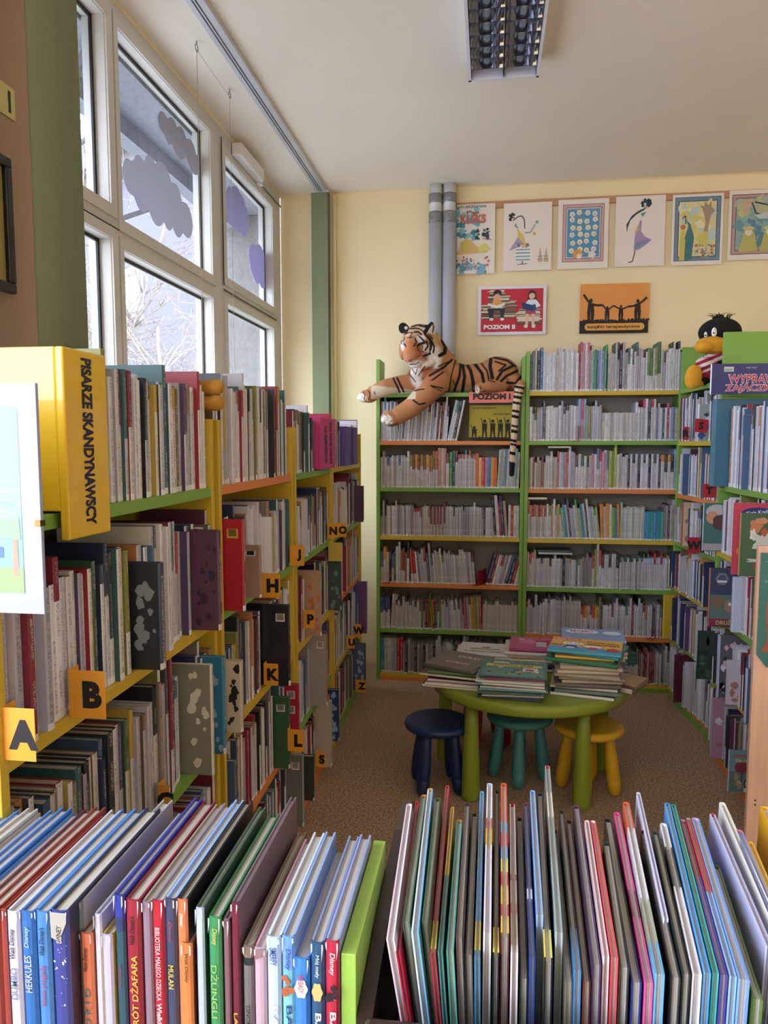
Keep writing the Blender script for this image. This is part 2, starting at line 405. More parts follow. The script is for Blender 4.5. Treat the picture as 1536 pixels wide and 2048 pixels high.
window(2, 2.653, 3.71, [(2.686, 3.592, 2.318, 3.0), (2.686, 3.592, 0.99, 2.206)])
window(3, 3.71, 4.836, [(3.803, 4.638, 2.352, 2.962), (3.803, 4.638, 0.99, 2.215)], seam=[(3.742, 3.750, 2.30, 3.035), (3.742, 4.70, 2.275, 2.281)])

# white paper clouds stuck to the panes
def scallop(cusps, bulge):
    out = []; n = len(cusps)
    c0 = sum((Vector(c) for c in cusps), Vector((0, 0))) / n
    for i in range(n):
        a, b = Vector(cusps[i]), Vector(cusps[(i + 1) % n]); m = (a + b) / 2; d = b - a
        nrm = Vector((d.y, -d.x)).normalized()
        if nrm.dot(m - c0) < 0: nrm = -nrm
        for k in range(8):
            t = k / 8; out.append(a.lerp(b, t) + nrm * (4 * t * (1 - t)) * bulge * d.length)
    return out
def cloud_paper(c):
    m = pmat('cloud_' + c[1:], c, 0.8); t = m.node_tree; b = t.nodes['Principled BSDF']
    if 'Translucent BSDF' not in t.nodes:
        tl = t.nodes.new('ShaderNodeBsdfTranslucent'); tl.inputs['Color'].default_value = (*hexc(c), 1); mx = t.nodes.new('ShaderNodeMixShader'); mx.inputs['Fac'].default_value = 0.5
        t.links.new(b.outputs[0], mx.inputs[1]); t.links.new(tl.outputs[0], mx.inputs[2]); t.links.new(mx.outputs[0], t.nodes['Material Output'].inputs['Surface'])
    return m
CLOUDS = [
 ([(190, 500), (280, 462), (375, 444), (470, 462), (607, 622), (694, 782), (790, 990), (705, 1048), (618, 1000), (545, 952), (412, 845), (287, 733)], 0.28, '#b4b4bc', 'large grey paper cloud on the wide upper pane, its long end reaching down', 2),
 ([(490, 60), (577, 80), (655, 150), (735, 250), (820, 385), (868, 470), (860, 522), (730, 395), (612, 290), (545, 205)], 0.25, '#b2b0b8', 'slim grey paper cloud high on the wide upper pane', 2),
 ([(1075, 700), (1125, 660), (1195, 715), (1240, 820), (1272, 950), (1240, 1078), (1190, 1030), (1140, 980), (1080, 925)], 0.16, '#aeacc6', 'lilac paper cloud at the upper edge of the narrow pane by the corner', 3),
 ([(1272, 1190), (1325, 1160), (1390, 1205), (1415, 1310), (1462, 1400), (1405, 1515), (1360, 1478), (1305, 1410), (1280, 1300)], 0.16, '#b0aeca', 'small lilac paper cloud low on the narrow pane by the corner', 3)]
for cus, bl, c, lab, pane in CLOUDS:
    pts = [at(200 + x / 4.267, 220 + y / 4.267, x=XG + 0.002) for x, y in cus]
    c0 = sum(pts, Vector()) / len(pts)
    pl = scallop([(p.y - c0.y, p.z - c0.z) for p in pts], bl)
    mb = MB(); k = len(pl)
    mb.mesh([(0.0015, p.x, p.y) for p in pl] + [(0.0, p.x, p.y) for p in pl], [tuple(range(k)), tuple(range(2 * k - 1, k - 1, -1))] + [(i, (i + 1) % k, k + (i + 1) % k, k + i) for i in range(k)])
    o = mb.build('cloud_sticker', cloud_paper(c)); o.location = c0
    bpy.context.view_layer.update()
    tag(o, lab, 'window sticker', 'paper clouds on the windows')

# fanlight opener on the last window
t = empty('window_opener', (XW + 0.008, 4.2, 3.02), 'white metal fanlight opener at the head of the window by the corner', 'window opener')
mb = MB(); mb.box((0.0, -0.30, -0.02), (0.055, 0.10, 0.045), bevel=0.006); mb.build('opener_box', pmat('opener_white', '#e4e2e2', 0.3), t)
mb = MB(); mb.box((0.001, 0.11, -0.03), (0.03, 0.15, 0.02)); mb.build('bracket', pmat('opener_white', '#e4e2e2', 0.3), t)
mb = MB(); mb.box((0.004, 0.15, -0.012), (0.012, 0.60, -0.004)); mb.build('rod', STEEL, t)

# hooks in the ceiling with a string looped down from both
h1, h2 = at(393, 82, z=ZC), at(459, 178, z=ZC)
t = empty('hanging_string', h1, 'thin beige string looped over two ceiling hooks before the window', 'string')
def rel(p): return Vector(p) - h1
for h in (h1, h2):
    mb = MB(); r = 0.014
    pts = [rel(h) + Vector((0, 0, 0)), rel(h) + Vector((0, 0, -0.012))] + [rel(h) + Vector((0, r * math.sin(a), -0.012 - r + r * math.cos(a))) for a in [PI * 1.75 * k / 10 for k in range(11)]]
    mb.tube(pts, 0.0022, 6); mb.build('screw_hook', STEEL, t)
mb = MB(); b1 = rel(h1) + Vector((0, 0, -0.035)); b2 = rel(h2) + Vector((0, 0, -0.035))
mb.tube([b1 + Vector((0, 0, -1.75)), b1, b2, b2 + Vector((0, 0, -1.75))], 0.0011, 5); mb.build('cord', pmat('string', '#a89a88', 0.9), t)

# ceiling track and the sliding fabric panels
ALU = pmat('track_aluminium', '#c9ccd6', 0.35, metal=0.3)
t = empty('curtain_rail', (-1.075, 2.9, ZC), 'long white aluminium curtain rail fixed along the ceiling before the windows', 'curtain rail')
mb = MB()
for (a, b) in ((-0.030, -0.010), (-0.003, 0.003), (0.010, 0.036)): mb.box((a, -3.6, -0.024), (b, 1.86, 0.0))
mb.build('track_profile', ALU, t)
mb = MB(); mb.box((-0.012, -3.6, -0.010), (0.012, 1.86, -0.001)); mb.build('slot', GASK, t)
GREEN_F = pmat('curtain_fabric', '#788062', 0.85, noise_amt=0.03, noise_scale=90, bump=0.15, bump_scale=400)
def panel_curtain(y0, ys, label, xo=0.0):
    root = empty('panel_curtain', (-1.075, y0, ZC - 0.026), label, 'curtain', None)
    for (ya, yb, dx, wob) in ys:
        mb = MB(); n = 10; H = 2.2
        for s in (0.0, 0.0022):
            vs_ = []; 
            for i in range(n + 1):
                y = ya + (yb - ya) * i / n
                for z in (0, -H): vs_.append((dx + s + wob * math.sin(i / n * PI * 1.0), y, z))
            mb.mesh(vs_, [(2 * i, 2 * i + 1, 2 * i + 3, 2 * i + 2) for i in range(n)], smooth=True)
        mb.build('fabric_panel', GREEN_F, root)
        mb = MB(); mb.box((dx - 0.003, ya, -0.03), (dx + 0.006, yb, 0.0)); mb.build('top_rail', ALU, root)
    return root
panel_curtain(1.70, [(-0.055, 0.115, 0.016, 0.02), (0.085, 0.175, 0.0, 0.006), (0.09, 0.215, -0.012, 0.004), (0.12, 0.232, -0.022, 0.0)], 'bundle of sage green panel curtains beside the framed picture on the pier')
t = empty('panel_curtain', (-1.085, 4.74, ZC - 0.026), 'flat sage green panel curtain turned edge-on in the corner by the end wall', 'curtain')
for (xa, xb, dy, nm) in ((-0.055, 0.052, 0.0, 'fabric_panel'), (-0.050, 0.056, 0.014, 'fabric_panel'), (-0.045, 0.060, 0.028, 'fabric_panel')):
    mb = MB(); mb.box((xa, dy, -2.2), (xb, dy + 0.0025, 0.0)); mb.build(nm, GREEN_F, t)
mb = MB(); mb.box((-0.05, -0.006, 0.0), (0.06, 0.036, 0.012)); mb.build('top_rail', ALU, t)

# thin painted heating pipe in the corner
pt = at(669, 500, y=4.82)
t = MB(); t.tube([(pt.x, 4.82, 0), (pt.x, 4.82, 2.5), (pt.x, 4.82, ZC - 0.02)], 0.010, 10)
tag(t.build('heating_pipe', WALLC), 'thin cream painted heating pipe running up the corner beside the green curtain', 'pipe')

# pair of fat grey plastic pipes
def fat_pipe(xc, label, r=0.043):
    root = empty('duct_pipe', (xc, 4.784, 0), label, 'pipe', 'grey plastic pipes on the end wall')
    mb = MB(); mb.lathe([(r, 0.0), (r, ZC - 0.19)], 32)
    mb.build('pipe_barrel', pmat('pipe_plastic', '#b4b8c4', 0.3, noise_amt=0.02, noise_scale=5), root)
    mb = MB(); mb.lathe([(r * 0.92, ZC - 0.19), (r * 0.92, ZC - 0.001)], 32); mb.build('pipe_sleeve', pmat('pipe_plastic_light', '#cfd2d4', 0.3), root)
    tp = pmat('duct_tape', '#8d9096', 0.28, metal=0.55, bump=0.8, bump_scale=30)
    for (z0, z1) in ((ZC - 0.115, ZC - 0.06), (ZC - 0.235, ZC - 0.17), (1.985, 2.05)):
        mb = MB(); prof = []
        for k in range(7): z = z0 + (z1 - z0) * k / 6; prof.append((r + 0.0015 + 0.0012 * math.sin(k * 2.3 + xc * 40), z))
        mb.lathe(prof, 28); mb.build('tape_band', tp, root)
    return root
fat_pipe(-0.352, 'fat grey plastic pipe behind the plush tiger head, the one nearer the window')
fat_pipe(-0.266, 'fat grey plastic pipe beside its twin, the one touching the first poster')

# ------------------------------------------------------------------ ceiling louvre lamp
LX0, LX1, LY0, LY1 = -0.108, 0.186, 2.11, 3.33
t = empty('ceiling_lamp', ((LX0 + LX1) / 2, (LY0 + LY1) / 2, ZC), 'unlit white ceiling lamp with a mirrored louvre grid', 'ceiling lamp')
W2, L2, LH = (LX1 - LX0) / 2, (LY1 - LY0) / 2, 0.075
WH = pmat('lamp_enamel', '#d8daec', 0.3)
mb = MB(); e_ = 0.012
mb.box((-W2, -L2, -LH), (-W2 + e_, L2, 0)); mb.box((W2 - e_, -L2, -LH), (W2, L2, 0)); mb.box((-W2, -L2, -LH), (W2, -L2 + e_, 0)); mb.box((-W2, L2 - e_, -LH), (W2, L2, 0)); mb.box((-W2, -L2, -0.004), (W2, L2, 0))
mb.build('housing', WH, t)
MIR = pmat('mirror_louvre', '#b4b8c4', 0.08, metal=1.0)
n_c = 14; iw = W2 - e_; il = L2 - e_
mb = MB()
for sx in (-1, 1):
    x0 = 0 if sx > 0 else -iw; x1 = iw if sx > 0 else 0
    for (xa, s2) in ((x0, 1), (x1, -1)):     # curved side mirrors
        for k in range(6):
            a0, a1 = k / 6, (k + 1) / 6
            p = lambda a: (xa + s2 * (0.003 + 0.022 * a * a), -LH + 0.004 + (LH - 0.012) * a)
            q0, q1 = p(a0), p(a1)
            mb.face([(q0[0], -il, q0[1]), (q0[0], il, q0[1]), (q1[0], il, q1[1]), (q1[0], -il, q1[1])], smooth=True)
mb.build('side_reflector', MIR, t)
for k in range(1, n_c):
    y = -il + 2 * il * k / n_c
    mb = MB()
    for sx in (-1, 1):
        x0, x1 = (0.004, iw - 0.004) if sx > 0 else (-iw + 0.004, -0.004)
        n = 8
        for j in range(n):
            xa = x0 + (x1 - x0) * j / n; xb = x0 + (x1 - x0) * (j + 1) / n
            da = 0.010 + 0.018 * (2 * (j / n) - 1) ** 2; db = 0.010 + 0.018 * (2 * ((j + 1) / n) - 1) ** 2
            zt = -0.020
            for s in (-1, 1):
                mb.face([(xa, y + s * 0.001, -LH + 0.003), (xb, y + s * 0.001, -LH + 0.003), (xb, y + s * db * 0.6, zt), (xa, y + s * da * 0.6, zt)], smooth=False)
    mb.build('louvre_blade', MIR, t)
for x in (-iw / 2, iw / 2):
    mb = MB(); mb.tube([(x, -il + 0.02, -0.022), (x, il - 0.02, -0.022)], 0.013, 14); mb.build('fluorescent_tube', pmat('tube_white', '#e8ecf4', 0.25), t)

# ------------------------------------------------------------------ outside the windows
STUC = pmat('rough_stucco', '#888c98', 0.9, noise_amt=0.12, noise_scale=40, bump=0.6, bump_scale=60)
mb = MB(); mb.box((-1.69, 0.5, 2.985), (XW - 0.09, 5.2, 3.2)); mb.box((-1.76, 0.5, 2.90), (-1.68, 5.2, 3.25)); struct('trim_2', mb, STUC)
mb = MB(); mb.box((-1.76, 4.845, -3.0), (XW - 0.09, 5.2, 2.98)); struct('trim_3', mb, pmat('side_stucco', '#7c7a7a', 0.9, noise_amt=0.12, noise_scale=30, bump=0.8, bump_scale=70))
mb = MB(); mb.box((-60, -40, -3.2), (XW - 0.3, 60, -3.0)); struct('ground', mb, pmat('yard_ground', '#b4b2ae', 0.95, noise_amt=0.2, noise_scale=1))
# house across the yard
D = Vector((-math.sin(math.radians(30)), math.cos(math.radians(30)), 0))
hc = Vector((-14.0, 23.5, -3.0))
t = empty('yard_house', hc, 'pale plastered house with a dark eave seen through the bare branches', 'house', rot=math.radians(-38))
PLA = pmat('house_plaster', '#62606a', 0.9, noise_amt=0.04, noise_scale=1.5)
mb = MB(); mb.box((-9, -0.3, 0), (14, 8, 12.2)); mb.build('house_wall', PLA, t)
mb = MB(); mb.box((-9.5, -1.0, 12.2), (14.5, 8.5, 12.9)); mb.box((-9.3, -0.7, 11.9), (14.3, 8.3, 12.2)); mb.build('eave', pmat('eave_brown', '#5c5652', 0.8, noise_amt=0.1, noise_scale=3), t)
mb = MB(); mb.mesh([(-9.5, -1, 12.9), (14.5, -1, 12.9), (14.5, 8.5, 12.9), (-9.5, 8.5, 12.9), (-5, 3.7, 15.5), (10, 3.7, 15.5)], [(0, 1, 5, 4), (1, 2, 5), (2, 3, 4, 5), (3, 0, 4)]); mb.build('roof', pmat('roof_grey', '#54565c', 0.8, noise_amt=0.1, noise_scale=4), t)
for i, xx in enumerate((-7.2, -3.6, 1.5, 5.5)):
    for zz in (3.2, 7.9):
        mb = MB(); mb.box((xx - 0.6, -0.34, zz), (xx + 0.6, -0.30, zz + 1.5)); f_ = mb.build('house_window', pmat('house_window_white', '#98989c', 0.5), t)
        mb = MB(); mb.box((xx - 0.48, -0.36, zz + 0.12), (xx + 0.48, -0.34, zz + 1.38)); mb.build('pane', pmat('house_pane', '#6f7a88', 0.1), f_)
# bare trees: a trunk and branches that fork until they are twigs
def tree(name, base, label, height, lean, seed, hexc_, spread=0.5, r0=0.16, levels=5):
    rnd = random.Random(seed); mb = MB(); tw = MB()
    def grow(p, d, L, r, lev):
        pts = [p]; rs = [r]; n = 5
        for k in range(n):
            d = (d + Vector((rnd.uniform(-1, 1), rnd.uniform(-1, 1), rnd.uniform(-0.6, 0.9))) * 0.13).normalized()
            pts.append(pts[-1] + d * L / n); rs.append(max(.006, r * (1 - 0.38 * (k + 1) / n)))
        (mb if lev > 2 else tw).tube(pts, rs, 7 if lev > 3 else 5 if lev > 1 else 3)
        if lev == 0: return
        for k in range(rnd.choice((3, 4)) if lev > 1 else 3):
            i = rnd.randint(2, n); q = d.orthogonal(); q.rotate(Matrix.Rotation(rnd.uniform(0, 2 * PI), 3, d))
            nd = (d * rnd.uniform(0.7, 1.1) + q * spread * rnd.uniform(0.7, 1.5)).normalized()
            grow(pts[i], nd, L * rnd.uniform(0.58, 0.78), rs[i] * 0.66, lev - 1)
    grow(Vector((0, 0, 0)), Vector(lean).normalized(), height, r0, levels)
    root = empty(name, base, label, 'tree', 'bare trees in the yard')
    m = pmat('bark_' + hexc_[1:], hexc_, 0.9, noise_amt=0.3, noise_scale=18, bump=0.8, bump_scale=30, stretch=(1, 1, 0.25))
    mb.build('trunk', m, root); tw.build('twigs', m, root)
    return root
tree('bare_tree', (-5.3, 8.4, -3.0), 'pale barked bare tree with fine arching twigs before the house', 3.6, (0.05, 0.22, 1), 11, '#84786c', 0.6, 0.17, 6)
tree('bare_tree', (-9.5, 13.5, -3.0), 'taller bare tree standing further off in front of the pale house', 4.6, (0.25, 0.1, 1), 5, '#7c726c', 0.6, 0.2, 6)
tree('bare_tree', (-3.35, 4.62, -3.0), 'thick dark trunk of a tree close to the window', 5.8, (-0.02, -0.02, 1), 23, '#6f6a74', 0.4, 0.22, 4)

tree('bare_tree', (-6.6, 10.6, -3.0), 'slender bare tree between its two neighbours, its twigs crossing the wide panes', 3.3, (0.15, 0.0, 1), 31, '#80746a', 0.65, 0.15, 6)
# ------------------------------------------------------------------ books: shape and colour
GREEN, ORANGE, YELLOW = '#7ca648', '#dc8444', '#cfae38'
LAM = {}
def laminate(c):
    nm = {GREEN: 'green_laminate', ORANGE: 'orange_laminate', YELLOW: 'yellow_laminate'}[c]
    return pmat(nm, c, 0.42, noise_amt=0.03, noise_scale=4)
BOARD_IN = pmat('grey_back_board', '#a8a29c', 0.6)
CN = {'white': '#e6e2e6', 'cream': '#ded6c0', 'pale grey': '#bdb8bc', 'grey': '#85838a', 'dark grey': '#4c4c54', 'black': '#1e1f25', 'red': '#b4243a', 'maroon': '#6e2236',
      'pink': '#d8889c', 'magenta': '#c83a80', 'orange': '#dc7a3c', 'yellow': '#dcb93a', 'olive': '#8c9438', 'green': '#44844c', 'dark green': '#274a36', 'mint': '#a6ccb8', 'teal': '#2f7a80',
      'light blue': '#88b8e0', 'blue': '#3468b0', 'navy': '#232f60', 'lilac': '#b0a0cc', 'purple': '#5a3a78', 'brown': '#6e4c34', 'tan': '#c0a080'}
def cname(h):
    c = [int(h.lstrip('#')[i:i + 2], 16) for i in (0, 2, 4)]
    return min(CN, key=lambda k: sum(wt * (a - int(CN[k][1 + 2 * i:3 + 2 * i], 16)) ** 2 for i, (a, wt) in enumerate(zip(c, (1, 1.3, 1)))))
ONES = 'first second third fourth fifth sixth seventh eighth ninth tenth eleventh twelfth thirteenth fourteenth fifteenth sixteenth seventeenth eighteenth nineteenth'.split()
def ordinal(n):
    if n <= 19: return ONES[n - 1]
    t, u = divmod(n, 10); tens = {2: 'twenty', 3: 'thirty', 4: 'forty', 5: 'fifty', 6: 'sixty', 7: 'seventy', 8: 'eighty'}[t]
    if u == 0: return tens[:-1] + 'ieth'
    return tens + '-' + ONES[u - 1]

def shelf_book(mb, t, d, h, bands, side, page=PAGE, M=None, c=0.0013, bulge=0.0015):
    """A closed book standing on end: rounded printed spine towards -Y, covers, page block showing on three sides."""
    def P(x, y, z): return (M @ Vector((x, y, z))) if M is not None else (x, y, z)
    xs = (0, t * 0.22, t * 0.78, t); ys = (0.0, -bulge, -bulge, 0.0)
    for (f0, f1, col, a) in bands:
        z0, z1 = f0 * h, f1 * h
        for k in range(3):
            mb.face([P(xs[k], ys[k], z0), P(xs[k + 1], ys[k + 1], z0), P(xs[k + 1], ys[k + 1], z1), P(xs[k], ys[k], z1)], col, a,
                    [(xs[k] / t, z0), (xs[k + 1] / t, z0), (xs[k + 1] / t, z1), (xs[k] / t, z1)])
    mb.face([P(0, d, 0), P(0, 0, 0), P(0, 0, h), P(0, d, h)], side)
    mb.face([P(t, 0, 0), P(t, d, 0), P(t, d, h), P(t, 0, h)], side)
    q = 0.0025      # the page block sits a little below the covers
    mb.face([P(0, 0, h), P(c, 0, h), P(c, d, h), P(0, d, h)], side); mb.face([P(t - c, 0, h), P(t, 0, h), P(t, d, h), P(t - c, d, h)], side)
    mb.face([P(xs[1], -bulge, h), P(xs[2], -bulge, h), P(t, 0, h), P(t - c, c, h), P(c, c, h), P(0, 0, h)], side)
    mb.face([P(c, c, h - q), P(t - c, c, h - q), P(t - c, d, h - q), P(c, d, h - q)], page)
    mb.face([P(c, 0, h), P(c, 0, h - q), P(c, d, h - q), P(c, d, h)], side); mb.face([P(t - c, 0, h - q), P(t - c, 0, h), P(t - c, d, h), P(t - c, d, h - q)], side)
    mb.face([P(0, d, 0), P(0, d, h), P(c, d, h), P(c, d, 0)], side); mb.face([P(t - c, d, 0), P(t - c, d, h), P(t, d, h), P(t, d, 0)], side)
    mb.face([P(c, d - q, 0), P(c, d - q, h - q), P(t - c, d - q, h - q), P(t - c, d - q, 0)], page)
    mb.face([P(0, 0, 0), P(0, d, 0), P(t, d, 0), P(t, 0, 0)], page)

COVER = {}
def cover_of(o): return COVER.get(o.name, o)
def hard_book(name, M, t, wdt, h, cover, spine=None, label=None, cat='book', group=None, page_col=None, cb=0.0024, back=None, bands=None, front_bands=None):
    """Hardcover with its own page block. Local: X thickness, Y from spine (0) to fore-edge (wdt), Z height."""
    root = empty(name, (0, 0, 0), label, cat, group); root.matrix_world = M
    mb = MB(); sp = hexc(spine or cover); fr = hexc(cover); bk = hexc(back or cover); b = min(0.003, t * 0.15); ov = 0.0
    xs = [0, t * 0.2, t * 0.5, t * 0.8, t]; ys = [0.0015, -b * 0.7, -b, -b * 0.7, 0.0015]
    for (f0, f1, col, a) in (bands or [(0, 1, sp, 0.0)]):
        for k in range(4):
            mb.face([(xs[k], ys[k], f0 * h), (xs[k + 1], ys[k + 1], f0 * h), (xs[k + 1], ys[k + 1], f1 * h), (xs[k], ys[k], f1 * h)], col, a,
                    [(xs[k] / t, f0 * h), (xs[k + 1] / t, f0 * h), (xs[k + 1] / t, f1 * h), (xs[k] / t, f1 * h)], smooth=False)
    # inside of the spine and its thickness
    for k in range(4):
        mb.face([(xs[k], ys[k], h), (xs[k + 1], ys[k + 1], h), (xs[k + 1], ys[k + 1] + cb, h), (xs[k], ys[k] + cb, h)], sp)
        mb.face([(xs[k + 1], ys[k + 1] + cb, 0), (xs[k], ys[k] + cb, 0), (xs[k], ys[k] + cb, h), (xs[k + 1], ys[k + 1] + cb, h)], sp)
    for (x0, x1, cc) in ((0, cb, bk), (t - cb, t, fr)):
        segs = [(0.0, 1.0, cc)]
        if front_bands: segs = front_bands
        for (f0, f1, c2) in segs:
            mb.box((x0, 0.0015 + f0 * wdt, 0), (x1, 0.0015 + f1 * wdt, h), c2)
    COVER[root.name] = mb.build('cover', M_GLOSS, root)
    pb = MB(); e = 0.0035
    pb.box((cb, 0.0025, e), (t - cb, wdt - e, h - e))
    pb.build('page_block', M_PAGES if not page_col else pmat('pages_' + page_col[1:], page_col, 0.8, noise_amt=0.12, noise_scale=1, stretch=(1500, 3, 3)), root)
    return root

# ------------------------------------------------------------------ bookcases
class Unit:
    def __init__(s, name, origin, xdir, ydir, width, depth, top, levels, cols, label, group=None, side_t=0.022, side_col=GREEN, st=0.024, back_top=None, plinth=None, backc=None, sides=(1, 1)):
        s.M = frame_m(origin, xdir, ydir); s.w = width; s.d = depth; s.levels = levels; s.st = side_t
        root = empty(name, origin, label, 'bookcase', group); root.matrix_world = s.M; s.root = root
        for i, x in enumerate((0, width - side_t)):
            if sides[i]:
                mb = MB(); mb.box((x, 0, 0), (x + side_t, depth, top), bevel=0.0012); mb.build('side_panel', laminate(side_col), root)
        for z, c in zip(levels, cols):
            mb = MB(); mb.box((side_t + 0.0003, 0.002, z - st), (width - side_t - 0.0003, depth - 0.006, z), bevel=0.001)
            o = mb.build('shelf', laminate(c), root); o['label'] = {GREEN: 'green', ORANGE: 'orange', YELLOW: 'yellow'}[c] + ' shelf'
        bt = back_top if back_top else levels[0]
        mb = MB(); mb.box((side_t + 0.0003, depth - 0.005, 0.0), (width - side_t - 0.0003, depth, bt)); mb.build('back_panel', backc or BOARD_IN, root)
        if plinth:
            mb = MB(); mb.box((side_t + 0.0003, 0.004, 0.0), (width - side_t - 0.0003, 0.02, levels[-1] - st - 0.0003)); mb.build('plinth', laminate(plinth), root)

CAND = {}
def add_book(kind, M, t, d, h, bands, side, label, group):
    p = M @ Vector((t / 2, 0, h * 0.6)); dist = (p - CAM).length; q = p - CAM; dep = q.dot(FW)
    u = CX + F * q.dot(RT) / max(dep, 1e-3); v = CY - F * q.dot(UP) / max(dep, 1e-3)
    inside = dep > 0 and -30 < u < 1566 and -30 < v < 2060
    # spine as it shows: foreshortened by the angle between its normal and the line of sight
    nrm = (M.to_3x3() @ Vector((0, -1, 0))); cs = abs(nrm.dot(q.normalized()))
    area = (t * cs + d * math.sqrt(max(0, 1 - cs * cs)) * 0.12) * h / dist ** 2
    if not inside: area *= 0.001
    # rows that stand hidden behind the bins and the table come last
    if v > 1560 and u < 560: area *= 0.1
    CAND.setdefault(kind, []).append([area, M, t, d, h, bands, side, label, group])

def flush_books(kind, limit, rest_name, rest_label, cat='book'):
    L = sorted(CAND.get(kind, []), key=lambda r: -r[0]); keep, rest = L[:limit], L[limit:]
    for (a, M, t, d, h, bands, side, label, group) in keep:
        mb = MB(); shelf_book(mb, t, d, h, bands, side)
        o = mb.build(kind, M_PRINT); o.matrix_world = M; tag(o, label, cat, group)
    if rest:
        mb = MB()
        for (a, M, t, d, h, bands, side, label, group) in rest: shelf_book(mb, t, d, h, bands, side, M=M)
        tag(mb.build(rest_name, M_PRINT), rest_label, cat, None, 'stuff')

ACC = ['#7c2a3c', '#46604a', '#848444', '#b89c4c', '#4a6284', '#3c6468', '#22242a', '#98283a', '#54466c', '#b07850', '#74604c', '#2c3454', '#4b4b54', '#5c3040', '#8c7c78', '#303438']
PALE = ['#cdcad4', '#c2c0cc', '#d9d6de', '#b6b4c0', '#d2cdc8', '#c6c6d6', '#dedce6', '#a8a6b2']
def mkbands(rnd, top, low, frac, alpha=1.0, foot=True):
    b = []
    z = 0.0
    if foot: b.append((0, 0.05, hexc(rnd.choice(['#e8e6ea', '#d8d6dc'])), 0.0)); z = 0.05
    if frac < 1:
        b.append((z, 1 - frac, hexc(low), alpha)); b.append((1 - frac, 1, hexc(top), alpha * 0.6))
    else: b.append((z, 1, hexc(top), alpha))
    return b
def style(rnd, mode):
    """(top colour, lower colour, how much of the spine the top colour takes, cover colour)"""
    r = rnd.random()
    if mode == 'pale':
        if r < 0.72: c = rnd.choice(PALE); return c, c, 1.0, rnd.choice(PALE + ACC)
        if r < 0.93: c = rnd.choice(ACC); return c, rnd.choice(PALE), rnd.uniform(0.12, 0.4), c
        c = rnd.choice(ACC); return c, c, 1.0, c
    if mode == 'mix':
        if r < 0.52: c = rnd.choice(PALE); return c, c, 1.0, rnd.choice(PALE)
        if r < 0.86: c = rnd.choice(ACC); return c, rnd.choice(PALE), rnd.uniform(0.15, 0.55), c
        c = rnd.choice(ACC); return c, c, 1.0, c
    if mode == 'dark':
        if r < 0.38: c = rnd.choice(PALE); return c, c, 1.0, rnd.choice(ACC)
        if r < 0.72: c = rnd.choice(ACC); return c, rnd.choice(PALE), rnd.uniform(0.2, 0.7), c
        c = rnd.choice(ACC); return c, c, 1.0, c
    cols = mode if isinstance(mode, (list, tuple)) else [mode]
    c = rnd.choice(cols) if not isinstance(cols, tuple) else cols[0]
    return c, c, 1.0, c

def fill(unit, kind, li, segs, where, group, seed, x0=None, x1=None, skip=(), front=0.012, dep=(0.13, 0.165), direction_word='from the window end', zoff=0.0, maxh=None):
    """Stand books along shelf li. segs = [(length or None, mode, (hmin,hmax), (tmin,tmax), lean degrees)]; mode may be a list used in turn."""
    rnd = random.Random(seed); z = unit.levels[li] + zoff + 0.0004
    x = (unit.st + 0.002) if x0 is None else x0; xe = (unit.w - unit.st - 0.002) if x1 is None else x1
    n = 0; si = 0; used = 0.0; turn = 0
    while x < xe - 0.006 and si < len(segs):
        L, mode, hr, tr, lean = segs[si]
        if mode == 'gap': x += L; si += 1; continue
        t = rnd.uniform(*tr); h = rnd.uniform(*hr) if rnd.random() > 0.12 else min(hr[1] * 1.12, hr[1] + 0.03)
        if maxh: h = min(h, maxh)
        hit = [s for s in skip if x + t > s[0] and x < s[1]]
        if hit: x = hit[0][1] + 0.0005; continue
        if x + t > xe:
            t = xe - x - 0.0006
            if t < 0.006: break
        ln = math.radians(lean + rnd.uniform(-0.5, 0.5)) if lean else 0.0
        if isinstance(mode, list): c = mode[turn % len(mode)]; turn += 1; st_ = c if isinstance(c, tuple) else (c, c, 1.0, c)
        else: st_ = style(rnd, mode)
        top, low, fr, side = st_
        d = rnd.uniform(*dep); off = front + rnd.uniform(0, 0.016) - (0.02 if rnd.random() < 0.05 else 0)
        # a leaning book turns about its lower edge
        if ln > 0: R = Matrix.Translation((x, off, z)) @ Matrix.Translation((0, 0, math.sin(ln) * t)) @ Matrix.Rotation(ln, 4, 'Y')
        elif ln < 0: R = Matrix.Translation((x + t, off, z)) @ Matrix.Translation((0, 0, math.sin(-ln) * t)) @ Matrix.Rotation(ln, 4, 'Y') @ Matrix.Translation((-t, 0, 0))
        else: R = Matrix.Translation((x, off, z))
        n += 1
        cn = cname(low if fr < 1 else top); nm = cn + (' with ' + cname(top) + ' top' if fr < 1 and cname(top) != cn else '')
        size = 'thick ' if t > tr[0] + 0.8 * (tr[1] - tr[0]) else 'thin ' if t < tr[0] + 0.2 * (tr[1] - tr[0]) else ''
        word = {'paperback_book': 'paperback', 'hardcover_book': 'book', 'storybook': 'storybook'}[kind]
        lab = '%s%s %s, %s %s' % (size, nm, word, ordinal(n), where)
        if len(lab.split()) > 14: lab = '%s %s, %s %s' % (nm, word, ordinal(n), where)
        add_book(kind, unit.M @ R, t, d, h, mkbands(rnd, top, low, fr), hexc(side), lab, group)
        step = t / math.cos(ln) + 0.0006
        x += step; used += step
        if L is not None and used >= L: si += 1; used = 0.0; turn = 0
    return x

